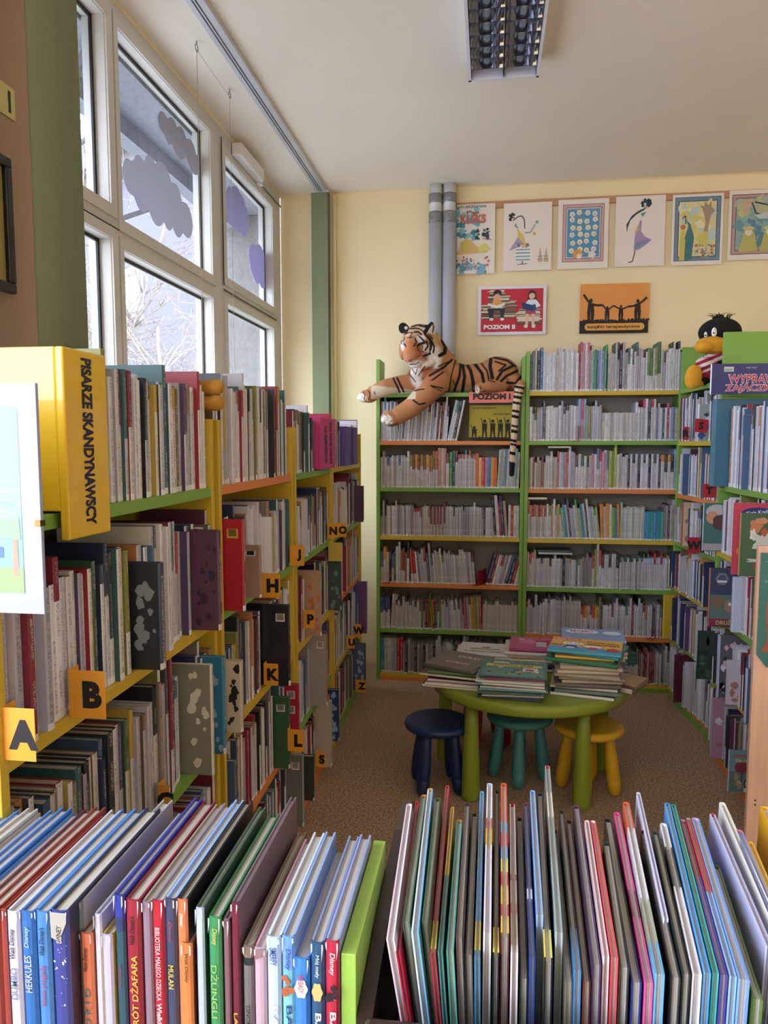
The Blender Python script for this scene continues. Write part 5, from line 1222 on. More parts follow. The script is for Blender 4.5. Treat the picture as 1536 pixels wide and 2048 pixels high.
def stroke(pts, wd, c='#17120f', mask=None):
    global col
    d = np.full(N, 1e9)
    for (a, b) in zip(pts[:-1], pts[1:]):
        a = np.array(a, float); b = np.array(b, float); ab = b - a
        t = np.clip(((px - a[0]) * ab[0] + (py - a[1]) * ab[1]) / (ab @ ab), 0, 1)
        d = np.minimum(d, np.hypot(px - a[0] - t * ab[0], py - a[1] - t * ab[1]))
    m = np.clip((wd * 0.62 - d) / 3 + 0.5, 0, 1)
    if mask is not None: m = m * mask
    col[:, :3] = col[:, :3] * (1 - m[:, None]) + C3(c) * m[:, None]
tor = (px > 480) & (Yv > 4.40)
for pts, wd in [([(870, 425), (800, 490), (680, 560)], 16), ([(795, 530), (700, 600), (600, 640)], 12), ([(945, 440), (935, 560), (890, 690)], 18), ([(900, 430), (865, 560), (845, 690)], 9), ([(960, 460), (978, 570), (960, 690)], 22),
                ([(990, 450), (1030, 520), (1048, 600), (1055, 690)], 24), ([(1065, 460), (1125, 540), (1140, 610)], 22), ([(1110, 440), (1170, 520), (1185, 590)], 12), ([(1205, 395), (1195, 480), (1215, 580)], 26), ([(1230, 405), (1340, 430), (1410, 480)], 14),
                ([(1385, 480), (1300, 520), (1255, 590)], 20), ([(1430, 520), (1340, 560), (1290, 605)], 18), ([(1465, 560), (1410, 625), (1340, 620)], 16), ([(1240, 440), (1330, 470), (1270, 520)], 12), ([(1450, 480), (1480, 600)], 14), ([(1180, 600), (1240, 615)], 7), ([(880, 600), (905, 660)], 8),
                ([(1040, 430), (1090, 480)], 12), ([(760, 480), (840, 440)], 8)]:
    stroke(pts, wd, mask=tor)
for pts, wd in [([(550, 690), (590, 680), (632, 674)], 9), ([(690, 645), (790, 668)], 10), ([(700, 655), (780, 690)], 7), ([(540, 770), (590, 805), (640, 795)], 12), ([(370, 585), (400, 645), (425, 705)], 14), ([(402, 580), (432, 640), (462, 705)], 14),
                ([(500, 540), (560, 615)], 7), ([(575, 500), (560, 550)], 6), ([(640, 480), (585, 560)], 7), ([(505, 500), (510, 540)], 6), ([(530, 500), (555, 545)], 6)]:
    stroke(pts, wd)
hz = lambda L: [(700 + 0 + (780 + x / 10.97 - 700) * 4.267 - 700, (630 + y / 10.97 - 620) * 4.267) for x, y in L]
for L, wd in [([(310, 435), (400, 390), (500, 385)], 8), ([(540, 375), (620, 370), (690, 430)], 12), ([(430, 300), (560, 290), (640, 300), (740, 365)], 9), ([(480, 255), (640, 215), (800, 245)], 9), ([(640, 240), (810, 275)], 7),
              ([(440, 490), (470, 430), (500, 380)], 6), ([(375, 495), (510, 490)], 6), ([(550, 515), (582, 590), (525, 680)], 10), ([(770, 420), (880, 540), (912, 650), (885, 760)], 18), ([(800, 580), (832, 690), (775, 765)], 13), ([(925, 590), (972, 690), (950, 820)], 13),
              ([(655, 480), (700, 520), (745, 575)], 14), ([(720, 910), (880, 845)], 16), ([(605, 700), (615, 760), (680, 830)], 6), ([(270, 560), (330, 640), (355, 700)], 6), ([(600, 680), (660, 630), (760, 610)], 14), ([(300, 640), (350, 690)], 8), ([(430, 1090), (560, 1085), (640, 1020)], 6), ([(345, 1000), (440, 990)], 8), ([(870, 620), (905, 720), (870, 810)], 9), ([(330, 470), (300, 560)], 6), ([(600, 430), (655, 470)], 7), ([(690, 850), (640, 905)], 6), ([(700, 800), (740, 810)], 6), ([(460, 455), (440, 520)], 5), ([(840, 420), (930, 520)], 10), ([(240, 560), (262, 640)], 6), ([(690, 640), (720, 700), (690, 770)], 6)]:
    stroke(hz(L), wd, mask=H.astype(float))
stroke(hz([(1150, 560), (1215, 700), (1200, 830), (1090, 890)]), 26, mask=(Yv > 4.44).astype(float))
# ears black outside, pale inside
e1 = (ell(455, 150, 50, 55) < 1) & (py < 200) & H; paint(e1, '#18120e'); paint(None, '#e8e0dc', softell(478, 152, 16, 16, .3) * e1)
e2 = (px > 640) & (px < 730) & (py < 185 + (px - 640) * .3) & H & (py < 215); paint(e2 & (px + py * .42 < 742), '#18120e'); paint(e2 & (px + py * .42 >= 742), '#e4dcd6'); stroke([(705, 110), (712, 150), (706, 190)], 9, mask=e2.astype(float)); stroke([(640, 190), (665, 150), (690, 112)], 26, mask=H.astype(float))
# toes
for pts, wd in [([(115, 700), (128, 730), (120, 765)], 7), ([(160, 690), (172, 725), (158, 768)], 7), ([(210, 700), (214, 720)], 8), ([(330, 872), (352, 905)], 4), ([(295, 885), (330, 925)], 4), ([(345, 955), (360, 945)], 7), ([(1075, 660), (1088, 690)], 6), ([(1110, 655), (1118, 690)], 6), ([(1120, 695), (1150, 690)], 7)]: stroke(pts, wd)
# tail rings
T = (px > 1340) & (py > 640) & (Yv < 4.52) & (px > 1395 - (py - 640) * 0.075)
paint(T, '#dcbfa4')
for a, b in [(640, 662), (690, 705), (726, 752), (778, 800), (850, 872), (895, 922), (980, 1000), (1022, 1050), (1105, 1128), (1140, 1160), (1212, 1240), (1300, 1480)]: paint(T & (py > a + (px - 1400) * 0.2) & (py < b + (px - 1400) * 0.2), '#16110e')
vcol(body, col); body.data.materials.append(M_PLUSH)
def adopt(o, root):
    o.parent = root; o.matrix_parent_inverse = Matrix.Translation(-root.location)
adopt(body, root)
for (x, y, Yy, nm) in ((640, 640, 4.392, 'eye'), (335, 680, 4.402, 'eye')):
    c = tp(*hz([(x, y)])[0], Yy); mb = MB(); mb.lathe([(0.0, -.0075), (.007, -.005), (.0105, 0), (.007, .005), (0, .0075)], 14)
    o = mb.build(nm, pmat('glass_eye', '#1c1a10', 0.06), None, Matrix.Translation(c)); adopt(o, root)
c = tp(*hz([(400, 985)])[0], 4.328)
o = blob('nose', [('e', Vector((0, 0, 0)), (.016, .009, .008)), ('e', Vector((0, 0, -.007)), (.008, .007, .007))], .0025, 2, pmat('plush_nose', '#c4766c', 0.7)); o.location = c; adopt(o, root)
mb = MB()
for k in range(5):
    s = tp(560 + k * 8, 420 + k * 9, 4.36); mb.tube([s, s + Vector((.05, -.03, .012 - k * .008))], .0006, 4)
o = mb.build('whiskers', pmat('whisker', '#dcd8d4', 0.5)); adopt(o, root)

# ------------------------------------------------------------------ plush bird
def bp_(zx, zy, Y): return at(1300 + zx / 5.12, 600 + zy / 5.12, y=Y)
k5 = 1 / (5.12 * 1480 / 4.05)
root = empty('plush_bird', bp_(600, 870, 4.08), 'black plush bird with a big yellow beak and a red striped shirt, in the corner', 'plush toy')
BL = pmat('plush_black', '#0d0d10', 0.95, bump=0.4, bump_scale=300); YE = pmat('plush_yellow', '#e0a02c', 0.95, bump=0.3, bump_scale=300)
adopt(blob('body', [('e', bp_(715, 330, 4.06), (195 * k5, .10, 135 * k5)), ('e', bp_(690, 640, 4.08), (120 * k5, .09, 190 * k5)), ('c', [bp_(640, 780, 4.04), bp_(560, 830, 4.0)], [.02, .02])], .005, 3, BL), root)
adopt(blob('beak', [('e', bp_(630, 450, 3.97), (140 * k5, .06, 70 * k5)), ('e', bp_(560, 480, 3.95), (90 * k5, .05, 62 * k5)), ('e', bp_(640, 500, 3.97), (110 * k5, .05, 48 * k5))], .004, 4, YE), root)
adopt(blob('foot', [('e', bp_(445, 790, 3.98), (80 * k5, .028, 118 * k5), Matrix.Rotation(.12, 3, 'Y')), ('c', [bp_(480, 860, 3.98), bp_(560, 850, 4.02)], [.018, .014])], .004, 4, YE), root)
adopt(blob('foot', [('e', bp_(690, 800, 3.97), (60 * k5, .028, 90 * k5))], .004, 4, YE), root)
sh = blob('striped_shirt', [('e', bp_(580, 670, 4.02), (105 * k5, .06, 80 * k5), Matrix.Rotation(.3, 3, 'Y')), ('e', bp_(680, 590, 4.05), (110 * k5, .085, 60 * k5)), ('e', bp_(600, 760, 4.02), (75 * k5, .05, 60 * k5))], .003, 3, M_PLUSH)
v = verts_np(sh); o0 = bp_(580, 670, 4.02); cc = np.ones((len(v), 4)); q = (v[:, 2] - o0.z) * .92 - (v[:, 0] - o0.x) * .38
low = q < -.028; st = np.sin(q / .0052) > 0; cc[:, :3] = np.where((st & ~low)[:, None], C3('#e4d8dc'), C3('#9c1c30')); vcol(sh, cc); adopt(sh, root)
mb = MB(); rnd = random.Random(4)
for k in range(46):
    b0 = bp_(rnd.uniform(640, 800), rnd.uniform(195, 215), 4.06); a = rnd.uniform(-1.1, 1.2); L = rnd.uniform(.02, .05)
    mb.tube([b0, b0 + Vector((math.sin(a) * L * .5, rnd.uniform(-.02, .02), L * .6)), b0 + Vector((math.sin(a) * L * 1.2, rnd.uniform(-.03, .03), L * .7))], [.0022, .0016, .0004], 5)
adopt(mb.build('tuft', BL), root)
for (x, y, s) in ((657, 330, 1.0), (570, 355, .6)):
    c = bp_(x, y, 3.955 if s == 1 else 3.965); mb = MB(); mb.lathe([(0, -.003), (.014 * s, -.001), (.014 * s, .001), (0, .003)], 18, M=Matrix.Translation(c) @ Matrix.Diagonal((.9, 1, 1.7, 1)) @ Matrix.Rotation(PI / 2, 4, 'X'))
    adopt(mb.build('eye_patch', pmat('felt_white', '#f0f0f4', 0.9)), root)
    mb = MB(); mb.lathe([(0, -.003), (.004, -.001), (.004, .001), (0, .003)], 12, M=Matrix.Translation(c + Vector((-.003, -.004, -.004))) @ Matrix.Rotation(PI / 2, 4, 'X')); adopt(mb.build('pupil', BL), root)

# ------------------------------------------------------------------ posters on the end wall
WOOD = pmat('pine_batten', '#b98a66', 0.6, noise_amt=0.15, noise_scale=6, stretch=(1, 12, 12))
yb = YB - 0.0005
p0, p1 = at(908, 412, y=4.84), at(1536, 380, y=4.84)
mb = MB(); mb.box((-0.235, 4.834, 2.958), (2.2, 4.8495, 2.999), bevel=.001); tag(mb.build('picture_rail', WOOD), 'narrow pine batten nailed along the end wall above the posters', 'picture rail')
class Sheet:
    def __init__(s, name, x0, x1, z0, z1, label, cat, group=None, paper='#e6dcd4', tilt=0.0, y=4.828, lean=0.010):
        s.w, s.h = x1 - x0, z1 - z0; s.k = 0
        s.root = empty(name, (x0, y, z0), label, cat, group); s.root.rotation_euler = (math.radians(-0.4) if lean else 0, math.radians(tilt), 0)
        mb = MB(); n = 6
        for i in range(n):
            xa, xb = s.w * i / n, s.w * (i + 1) / n
            mb.face([(xa, 0, 0), (xb, 0, 0), (xb, 0, s.h), (xa, 0, s.h)], hexc(paper)); mb.face([(xa, .0006, s.h), (xb, .0006, s.h), (xb, .0006, 0), (xa, .0006, 0)], hexc(paper))
        s.paper = mb.build('paper', M_ART, s.root); s.mb = MB()
    def poly(s, pts, c, dy=None):
        s.k += 1; s.mb.face([(x * s.w, -.0003 - s.k * .00003, (1 - y) * s.h) for x, y in pts], hexc(c))
    def rect(s, x0, y0, x1, y1, c): s.poly([(x0, y1), (x1, y1), (x1, y0), (x0, y0)], c)
    def disc(s, cx, cy, r, c, ry=None, n=16, wob=0, ph=0, rot=0):
        ry = ry or r * s.w / s.h; o = []
        for q in range(n):
            a = 2 * PI * q / n; k = 1 + wob * math.cos(5 * a + ph); x, y = r * k * math.cos(a), -ry * k * math.sin(a)
            o.append((cx + x * math.cos(rot) - y * math.sin(rot) * s.h / s.w, cy + x * math.sin(rot) * s.w / s.h + y * math.cos(rot)))
        s.poly(o, c)
    def line(s, pts, w, c):
        for a, b in zip(pts[:-1], pts[1:]):
            dx, dy = (b[0] - a[0]) * s.w, (b[1] - a[1]) * s.h; L = math.hypot(dx, dy) or 1; nx, ny = -dy / L * w / s.w, dx / L * w / s.h
            s.poly([(a[0] - nx, a[1] - ny), (b[0] - nx, b[1] - ny), (b[0] + nx, b[1] + ny), (a[0] + nx, a[1] + ny)], c)
    def wash(s, x0, y0, x1, y1, cols, n, seed, r=(.02, .09)):
        rnd = random.Random(seed)
        for k in range(n): s.disc(rnd.uniform(x0, x1), rnd.uniform(y0, y1), rnd.uniform(*r), rnd.choice(cols), n=9, wob=.3, ph=rnd.uniform(0, 6))
    def text(s, body, cx, cy, w=None, h=None, c='#202020', bold=.02, **kw):
        s.k += 1
        lettering(body, s.paper, Matrix.Translation((cx * s.w, -.0006 - s.k * .00003, (1 - cy) * s.h)) @ Matrix.Rotation(PI / 2, 4, 'X'), ink(c), w=w and w * s.w, h=h and h * s.h, bold=bold, extrude=0, **kw)
    def done(s): s.mb.build('print', M_ART, s.paper); return s.root
PG = 'row of watercolour posters on the pine batten'
ZP0, ZP1 = 2.568, 2.986
s = Sheet('poster', -0.222, 0.017, ZP0 - .01, ZP1, 'lettered poster with a blue watercolour scene, beside the fat pipes', 'poster', PG)
s.wash(0, .05, .55, .50, ['#4f8cac', '#6aa4c0', '#3f7c98', '#8cb8c8'], 40, 1); s.wash(0, .85, .8, .99, ['#5f94b0', '#7cacc4'], 22, 2)
s.poly([(0, .68), (.35, .50), (.55, .62), (.85, .66), (.95, .60), (.8, .70), (0, .72)], '#d8b070'); s.poly([(.1, .55), (.28, .48), (.4, .68), (.1, .69)], '#c8b060'); s.poly([(.55, .62), (.75, .56), (.92, .66), (.6, .70)], '#d4cc78')
s.wash(.5, .36, .85, .50, ['#1f2f38', '#2c4048', '#38505c'], 20, 3, (.015, .05)); s.disc(.72, .50, .05, '#d8b8b0'); s.line([(.72, .50), (.92, .52)], .002, '#b05058')
s.wash(.0, .76, .85, .92, ['#c86c4c', '#e0c8b0', '#3c7c8c', '#d8d4c4', '#a85c50'], 40, 4, (.012, .035))
s.text('JAN BRZECHWA', .40, .045, w=.75, h=.05, c='#46707c'); s.text('Pan', .42, .12, w=.32, h=.05, c='#8c3c34'); s.text('KLEKS', .43, .215, w=.66, h=.125, c='#b8685c', bold=.05); s.done()
s = Sheet('poster', 0.070, 0.366, ZP0, ZP1 - .006, 'poster of a thin bearded figure above a blue striped table, white paper', 'poster', PG)
s.wash(.12, .16, .22, .24, ['#22282c', '#30444c', '#4c5c60'], 12, 5, (.02, .04)); s.disc(.2, .24, .035, '#d8b8b0')
s.line([(.2, .25), (.3, .2), (.38, .19), (.43, .25), (.44, .38)], .0035, '#3c4c58'); s.line([(.26, .30), (.24, .34), (.3, .36)], .004, '#5c8c98')
s.poly([(.28, .36), (.42, .48), (.48, .62), (.40, .64), (.3, .5)], '#d8c068'); s.poly([(.12, .70), (.3, .5), (.42, .6), (.28, .66)], '#a898b4'); s.line([(.44, .44), (.56, .44), (.66, .32)], .003, '#8c8478'); s.disc(.69, .29, .035, '#7aa89c', wob=.2); s.disc(.64, .46, .035, '#d8a880')
s.poly([(.26, .66), (.56, .66), (.6, .85), (.24, .86)], '#e8e4dc')
for y in (.68, .73, .78, .83): s.rect(.26, y, .56, y + .018, '#6c98b4')
s.wash(.28, .60, .56, .655, ['#c87858', '#d8b890', '#5c8494'], 14, 6, (.012, .03)); s.line([(.4, .86), (.4, .90)], .003, '#3c4448'); s.line([(.3, .91), (.5, .90)], .002, '#3c4448')
for x in (.72, .84): s.poly([(x, .88), (x + .05, .66), (x + .1, .88)], '#c8a87c'); s.rect(x - .01, .79, x + .10, .80, '#6c98b4'); s.rect(x - .01, .83, x + .10, .84, '#6c98b4')
s.done()
s = Sheet('poster', 0.404, 0.706, ZP0, ZP1, 'poster of many little faces on blue inside a painted pink frame', 'poster', PG)
for i, (m, c) in enumerate(((.09, '#6c5058'), (.10, '#c8a0a0'), (.15, '#7c5c64'), (.165, '#e0dcd4'), (.18, '#5490b8'))): s.rect(m, .07 + (m - .09) * .75, 1 - m * .95, 1 - .10 - (m - .09) * .75, c)
rnd = random.Random(8)
for r in range(6):
    for q in range(4):
        cx, cy = .29 + q * .145 + rnd.uniform(-.02, .02), .20 + r * .105 + rnd.uniform(-.015, .015)
        s.disc(cx, cy, .052, rnd.choice(['#e4e0cc', '#dcd8cc', '#e8dcb8']), wob=.15, ph=rnd.uniform(0, 6)); s.disc(cx, cy + .005, .022, '#d8b8a0'); s.line([(cx - .01, cy - .004), (cx - .008, cy)], .001, '#30302c'); s.line([(cx + .012, cy - .004), (cx + .014, cy)], .001, '#30302c'); s.line([(cx - .01, cy + .014), (cx + .012, cy + .014)], .0008, '#a04c4c')
s.disc(.40, .79, .10, '#cf9c58', wob=.1); s.disc(.43, .82, .05, '#e4d4c8'); s.disc(.68, .80, .075, '#dcd8cc', wob=.2); s.done()
s = Sheet('poster', 0.748, 1.040, ZP0 + .004, ZP1 + .004, 'poster of one tall lilac-coated figure with a long beard, white paper', 'poster', PG)
s.wash(.52, .06, .70, .15, ['#1f3c4c', '#2c5c70', '#183038'], 22, 9, (.015, .045)); s.disc(.6, .165, .035, '#c8a098')
s.poly([(.6, .17), (.46, .21), (.32, .28), (.22, .40), (.23, .52), (.25, .44), (.30, .34), (.42, .26), (.58, .2)], '#2f4448'); s.poly([(.50, .25), (.62, .23), (.54, .30)], '#4c8c94')
s.poly([(.50, .34), (.46, .42), (.40, .52), (.38, .78), (.50, .76), (.62, .70), (.74, .63), (.60, .58), (.52, .50), (.53, .36)], '#a48cb4'); s.poly([(.48, .38), (.40, .50), (.41, .56), (.47, .48)], '#c8b070'); s.poly([(.42, .66), (.6, .62), (.7, .64), (.5, .73), (.4, .76)], '#8084b0')
s.line([(.41, .78), (.36, .93), (.28, .945)], .003, '#3c3840'); s.done()
s = Sheet('poster', 1.080, 1.374, ZP0, ZP1, 'poster with a blue painted frame round a spiky-crowned tree', 'poster', PG)
for (m, c) in ((.05, '#2c3c58'), (.06, '#6c88a4'), (.12, '#2c405c'), (.135, '#d8cc98')): s.rect(m, .04 + (m - .05) * .75, 1 - m, 1 - .06 - (m - .05) * .75, c)
s.wash(.2, .12, .8, .7, ['#dcd08c', '#d4c46c', '#e0d8b0', '#b8ccc8'], 50, 10, (.04, .1)); s.poly([(.2, .94), (.22, .7), (.32, .45), (.28, .36), (.36, .42), (.44, .6), (.40, .92)], '#3c7478'); s.poly([(.16, .93), (.17, .6), (.22, .52), (.27, .65), (.26, .93)], '#c8b860')
s.disc(.22, .46, .05, '#b87050'); s.line([(.20, .34), (.26, .30), (.27, .42)], .003, '#403848')
s.poly([(.62, .55), (.66, .40), (.60, .24), (.54, .16), (.62, .18), (.64, .10), (.70, .17), (.76, .10), (.76, .19), (.84, .24), (.76, .30), (.72, .44), (.70, .56)], '#a88c7c'); s.poly([(.52, .72), (.62, .52), (.70, .54), (.72, .74)], '#c8c068')
s.wash(.46, .72, .85, .90, ['#a87458', '#8c5c4c', '#c8a890', '#5c8c8c'], 50, 11, (.012, .03)); s.done()
s = Sheet('poster', 1.405, 1.83, ZP0 + .02, ZP1 + .01, 'poster in a pink painted frame with veiled figures below a flyer', 'poster', PG)
for (m, c) in ((.04, '#5c4848'), (.05, '#b89490'), (.09, '#5c4c4c'), (.10, '#8caca4')): s.rect(m, .06 + (m - .04), 1 - m, 1 - .08 - (m - .04), c)
s.wash(.13, .14, .9, .35, ['#c8c078', '#b8b890', '#a8b0b0', '#c8a890'], 40, 12, (.03, .08)); s.wash(.13, .40, .9, .80, ['#6c94a0', '#5c8494', '#84a8ac'], 50, 13, (.03, .08))
s.line([(.3, .18), (.36, .34), (.55, .38), (.66, .28), (.5, .22), (.34, .18)], .004, '#2c3438'); s.poly([(.34, .36), (.7, .30), (.68, .42), (.4, .42)], '#c4c8c4')
for x in (.27, .55): s.poly([(x - .13, .88), (x - .07, .62), (x, .52), (x + .08, .62), (x + .13, .88)], '#b8b068'); s.disc(x, .60, .05, '#e0d4c8'); s.disc(x, .55, .08, '#c8c080', ry=.03)
s.done()
SG = 'printed signs on the end wall'
s = Sheet('wall_sign', -0.084, 0.340, 2.176, 2.478, 'red laminated sign with two reading children, lettered POZIOM II', 'sign', SG, paper='#dcdce8', tilt=.3)
s.rect(.045, .06, .955, .94, '#c2263a')
rnd = random.Random(6)
def pile(x0, x1, y0, y1):
    y = y1
    while y > y0:
        h = rnd.uniform(.016, .026); a, b = x0 + rnd.uniform(-.02, .02), x1 + rnd.uniform(-.02, .02)
        s.rect(a, y - h, b, y, rnd.choice(['#d8ccb8', '#b8a48c', '#8c5c4c', '#5c4438', '#e4dccc', '#6c6058'])); s.rect(a, y - .003, b, y, '#3c2c28'); y -= h
pile(.16, .40, .10, .66); pile(.06, .18, .40, .68); pile(.38, .56, .32, .66); pile(.58, .92, .48, .80); pile(.30, .46, .22, .4)
# boy
s.disc(.28, .24, .055, '#d8a888'); s.poly([(.22, .22), (.23, .10), (.28, .07), (.34, .10), (.345, .20), (.30, .15), (.24, .18)], '#241a18'); s.poly([(.20, .42), (.22, .28), (.34, .28), (.37, .42), (.30, .40)], '#d8a04c'); s.poly([(.14, .38), (.26, .44), (.28, .46), (.40, .38), (.39, .35), (.28, .40), (.15, .35)], '#e8e4dc')
s.poly([(.14, .46), (.40, .46), (.38, .66), (.34, .66), (.32, .50), (.23, .50), (.22, .66), (.17, .66)], '#262a2e'); s.disc(.2, .68, .03, '#e8e4e0', ry=.03); s.disc(.36, .68, .03, '#e8e4e0', ry=.03)
# girl
s.poly([(.72, .34), (.74, .14), (.78, .09), (.84, .12), (.87, .34), (.82, .30), (.76, .28)], '#3c2420'); s.disc(.79, .22, .045, '#e0b498'); s.poly([(.68, .40), (.74, .29), (.85, .29), (.92, .42), (.86, .46), (.7, .46)], '#dce4ec'); s.poly([(.64, .34), (.79, .40), (.80, .52), (.66, .48)], '#1c3c6c'); s.poly([(.79, .40), (.84, .38), (.86, .48), (.80, .52)], '#234a80')
s.poly([(.70, .52), (.84, .52), (.86, .60), (.70, .60)], '#a83c5c'); s.poly([(.70, .58), (.75, .58), (.74, .80), (.70, .80)], '#e0b498'); s.poly([(.79, .58), (.84, .58), (.83, .80), (.79, .80)], '#e0b498'); s.disc(.71, .83, .03, '#d8d0c8'); s.disc(.82, .83, .03, '#d8d0c8')
s.text('POZIOM II', .32, .84, w=.46, h=.09, c='#f4f0f4', bold=.04); s.done()
s = Sheet('wall_sign', 0.546, 0.958, 2.172, 2.474, 'orange sign with four black figures joining raised hands above printed words', 'sign', SG, paper='#e0985a', tilt=.3)
s.rect(0, 0, 1, .76, '#e2964c'); s.rect(.0, .74, 1, 1, '#16120f'); s.wash(0, .725, 1, .745, ['#16120f'], 60, 14, (.008, .02))
def person(x, top, hgt, arms, w):
    s.disc(x, top + hgt * .08, .017 * w, '#16120f', ry=.028 * w, n=12); s.poly([(x - .028 * w, top + hgt * .2), (x + .028 * w, top + hgt * .2), (x + .034 * w, top + hgt * .60), (x - .034 * w, top + hgt * .60)], '#16120f')
    s.poly([(x - .036 * w, top + hgt * .55), (x - .002, top + hgt * .55), (x - .006, top + hgt), (x - .030 * w, top + hgt)], '#16120f'); s.poly([(x + .002, top + hgt * .55), (x + .036 * w, top + hgt * .55), (x + .030 * w, top + hgt), (x + .006, top + hgt)], '#16120f')
    for (ax, ay) in arms: s.line([(x, top + hgt * .24), ((x + ax) / 2, (top + hgt * .26 + ay) / 2 + .01), (ax, ay)], .0045 * w, '#16120f')
person(.16, .30, .44, [(.05, .21), (.33, .43)], 1.5); person(.40, .46, .28, [(.33, .42), (.49, .44)], 1.0); person(.60, .44, .30, [(.49, .44), (.70, .47)], 1.0); person(.84, .33, .41, [(.70, .47), (.97, .29)], 1.35)
s.rect(.12, .80, .90, .94, '#e4a04c'); s.disc(.12, .87, .045, '#e4a04c', ry=.07); s.disc(.90, .87, .045, '#e4a04c', ry=.07)
s.text('książki terapeutyczne', .50, .872, w=.76, h=.085, c='#14100e', bold=.025); s.done()
s = Sheet('shelf_sign', -0.125, 0.175, 1.732, 1.798, 'salmon pink card lettered POZIOM I taped to the shelf edge under the tiger', 'sign', None, paper='#ec8474', y=4.512, lean=0)
s.text('POZIOM I', .45, .45, w=.74, h=.56, c='#16120f', bold=.05); s.done()
s = Sheet('shelf_sign', -0.125, 0.135, 1.512, 1.722, 'yellow printed card with black marching soldiers inside the top compartment', 'sign', None, paper='#b4a030', y=4.60, lean=0)
s.rect(0, .93, 1, 1, '#1c1810'); s.wash(0, .92, 1, .95, ['#1c1810'], 20, 15, (.01, .02))
for i, x in enumerate((.12, .36, .55, .73, .90)):
    t0, w = (.62, .9) if i == 0 else (.42, 1.0); hh_ = .93 - t0
    s.disc(x, t0 + hh_ * .08, .038 * w, '#1c1810', n=12); s.poly([(x - .06, t0 + hh_ * .2), (x + .06, t0 + hh_ * .2), (x + .055, t0 + hh_ * .62), (x - .055, t0 + hh_ * .62)], '#1c1810'); s.poly([(x - .05, t0 + hh_ * .55), (x, t0 + hh_ * .55), (x - .03, .94), (x - .06, .94)], '#1c1810'); s.poly([(x, t0 + hh_ * .55), (x + .05, t0 + hh_ * .55), (x + .06, .94), (x + .03, .94)], '#1c1810'); s.line([(x - .03, t0 + hh_ * .4), (x - .085, t0 - .06)], .0022, '#1c1810')
s.text('WOJNY DOROSŁYCH -', .36, .09, w=.58, h=.055, c='#1c1810'); s.text('HISTORIE DZIECI', .76, .26, w=.40, h=.05, c='#1c1810'); s.done()

# ------------------------------------------------------------------ table and stools
TG = pmat('table_green_plastic', '#83902a', 0.38, noise_amt=0.02, noise_scale=8)
TC = Vector((0.180, 3.235, 0)); TR = 0.43
root = empty('round_table', TC, 'low round green plastic children\'s table stacked with books', 'table')
mb = MB(); mb.lathe([(0.001, .432), (TR - .05, .432), (TR - .02, .430), (TR - .006, .436), (TR, .446), (TR, .470), (TR - .005, .478), (TR - .016, .482), (TR - .024, .479), (TR - .03, .4785), (0.001, .4785)], 72); mb.build('tabletop', TG, root)
for (x, y) in ((-.060, 3.01), (.392, 3.00), (-.190, 3.40), (.520, 3.39)):
    rel_ = Vector((x, y, 0)) - TC; mb = MB(); mb.lathe([(.030, 0.0), (.037, .004), (.039, .02), (.036, .14), (.030, .30), (.025, .433)], 24, M=Matrix.Translation(rel_)); mb.build('leg', TG, root)
def stool(x, y, c, label, rot=0.0):
    m = pmat('stool_' + c[1:], c, 0.42); t = empty('stool', (x, y, 0), label, 'stool', 'round plastic stools at the green table', rot=rot)
    mb = MB(); mb.lathe([(0.001, .268), (.105, .268), (.128, .266), (.141, .274), (.145, .285), (.141, .296), (.130, .303), (.120, .302), (.08, .300), (0.001, .300)], 48); mb.build('seat', m, t)
    for k in range(4):
        a = PI / 4 + k * PI / 2; ax = Matrix.Translation((math.cos(a) * .098, math.sin(a) * .098, 0)) @ Matrix.Rotation(a, 4, 'Z') @ Matrix.Rotation(math.radians(-7), 4, 'Y') @ Matrix.Translation((.016, 0, 0))
        mb = MB(); mb.lathe([(.004, .0), (.016, .003), (.024, .014), (.0275, .04), (.0285, .068), (.0275, .070), (.0285, .072), (.0285, .09), (.027, .15), (.0225, .21), (.0205, .275)], 22, M=ax); mb.build('leg', m, t)
    return t
stool(-.205, 3.10, '#13295c', 'navy blue plastic stool at the table, nearest the window side', .25)
stool(.148, 3.235, '#3f8080', 'teal plastic stool tucked under the middle of the green table', .72)
stool(.435, 3.15, '#d0a01e', 'mustard yellow plastic stool at the green table', .55)
stool(.0, 3.64, '#a01e50', 'dark pink plastic stool mostly hidden behind the green table', .3)

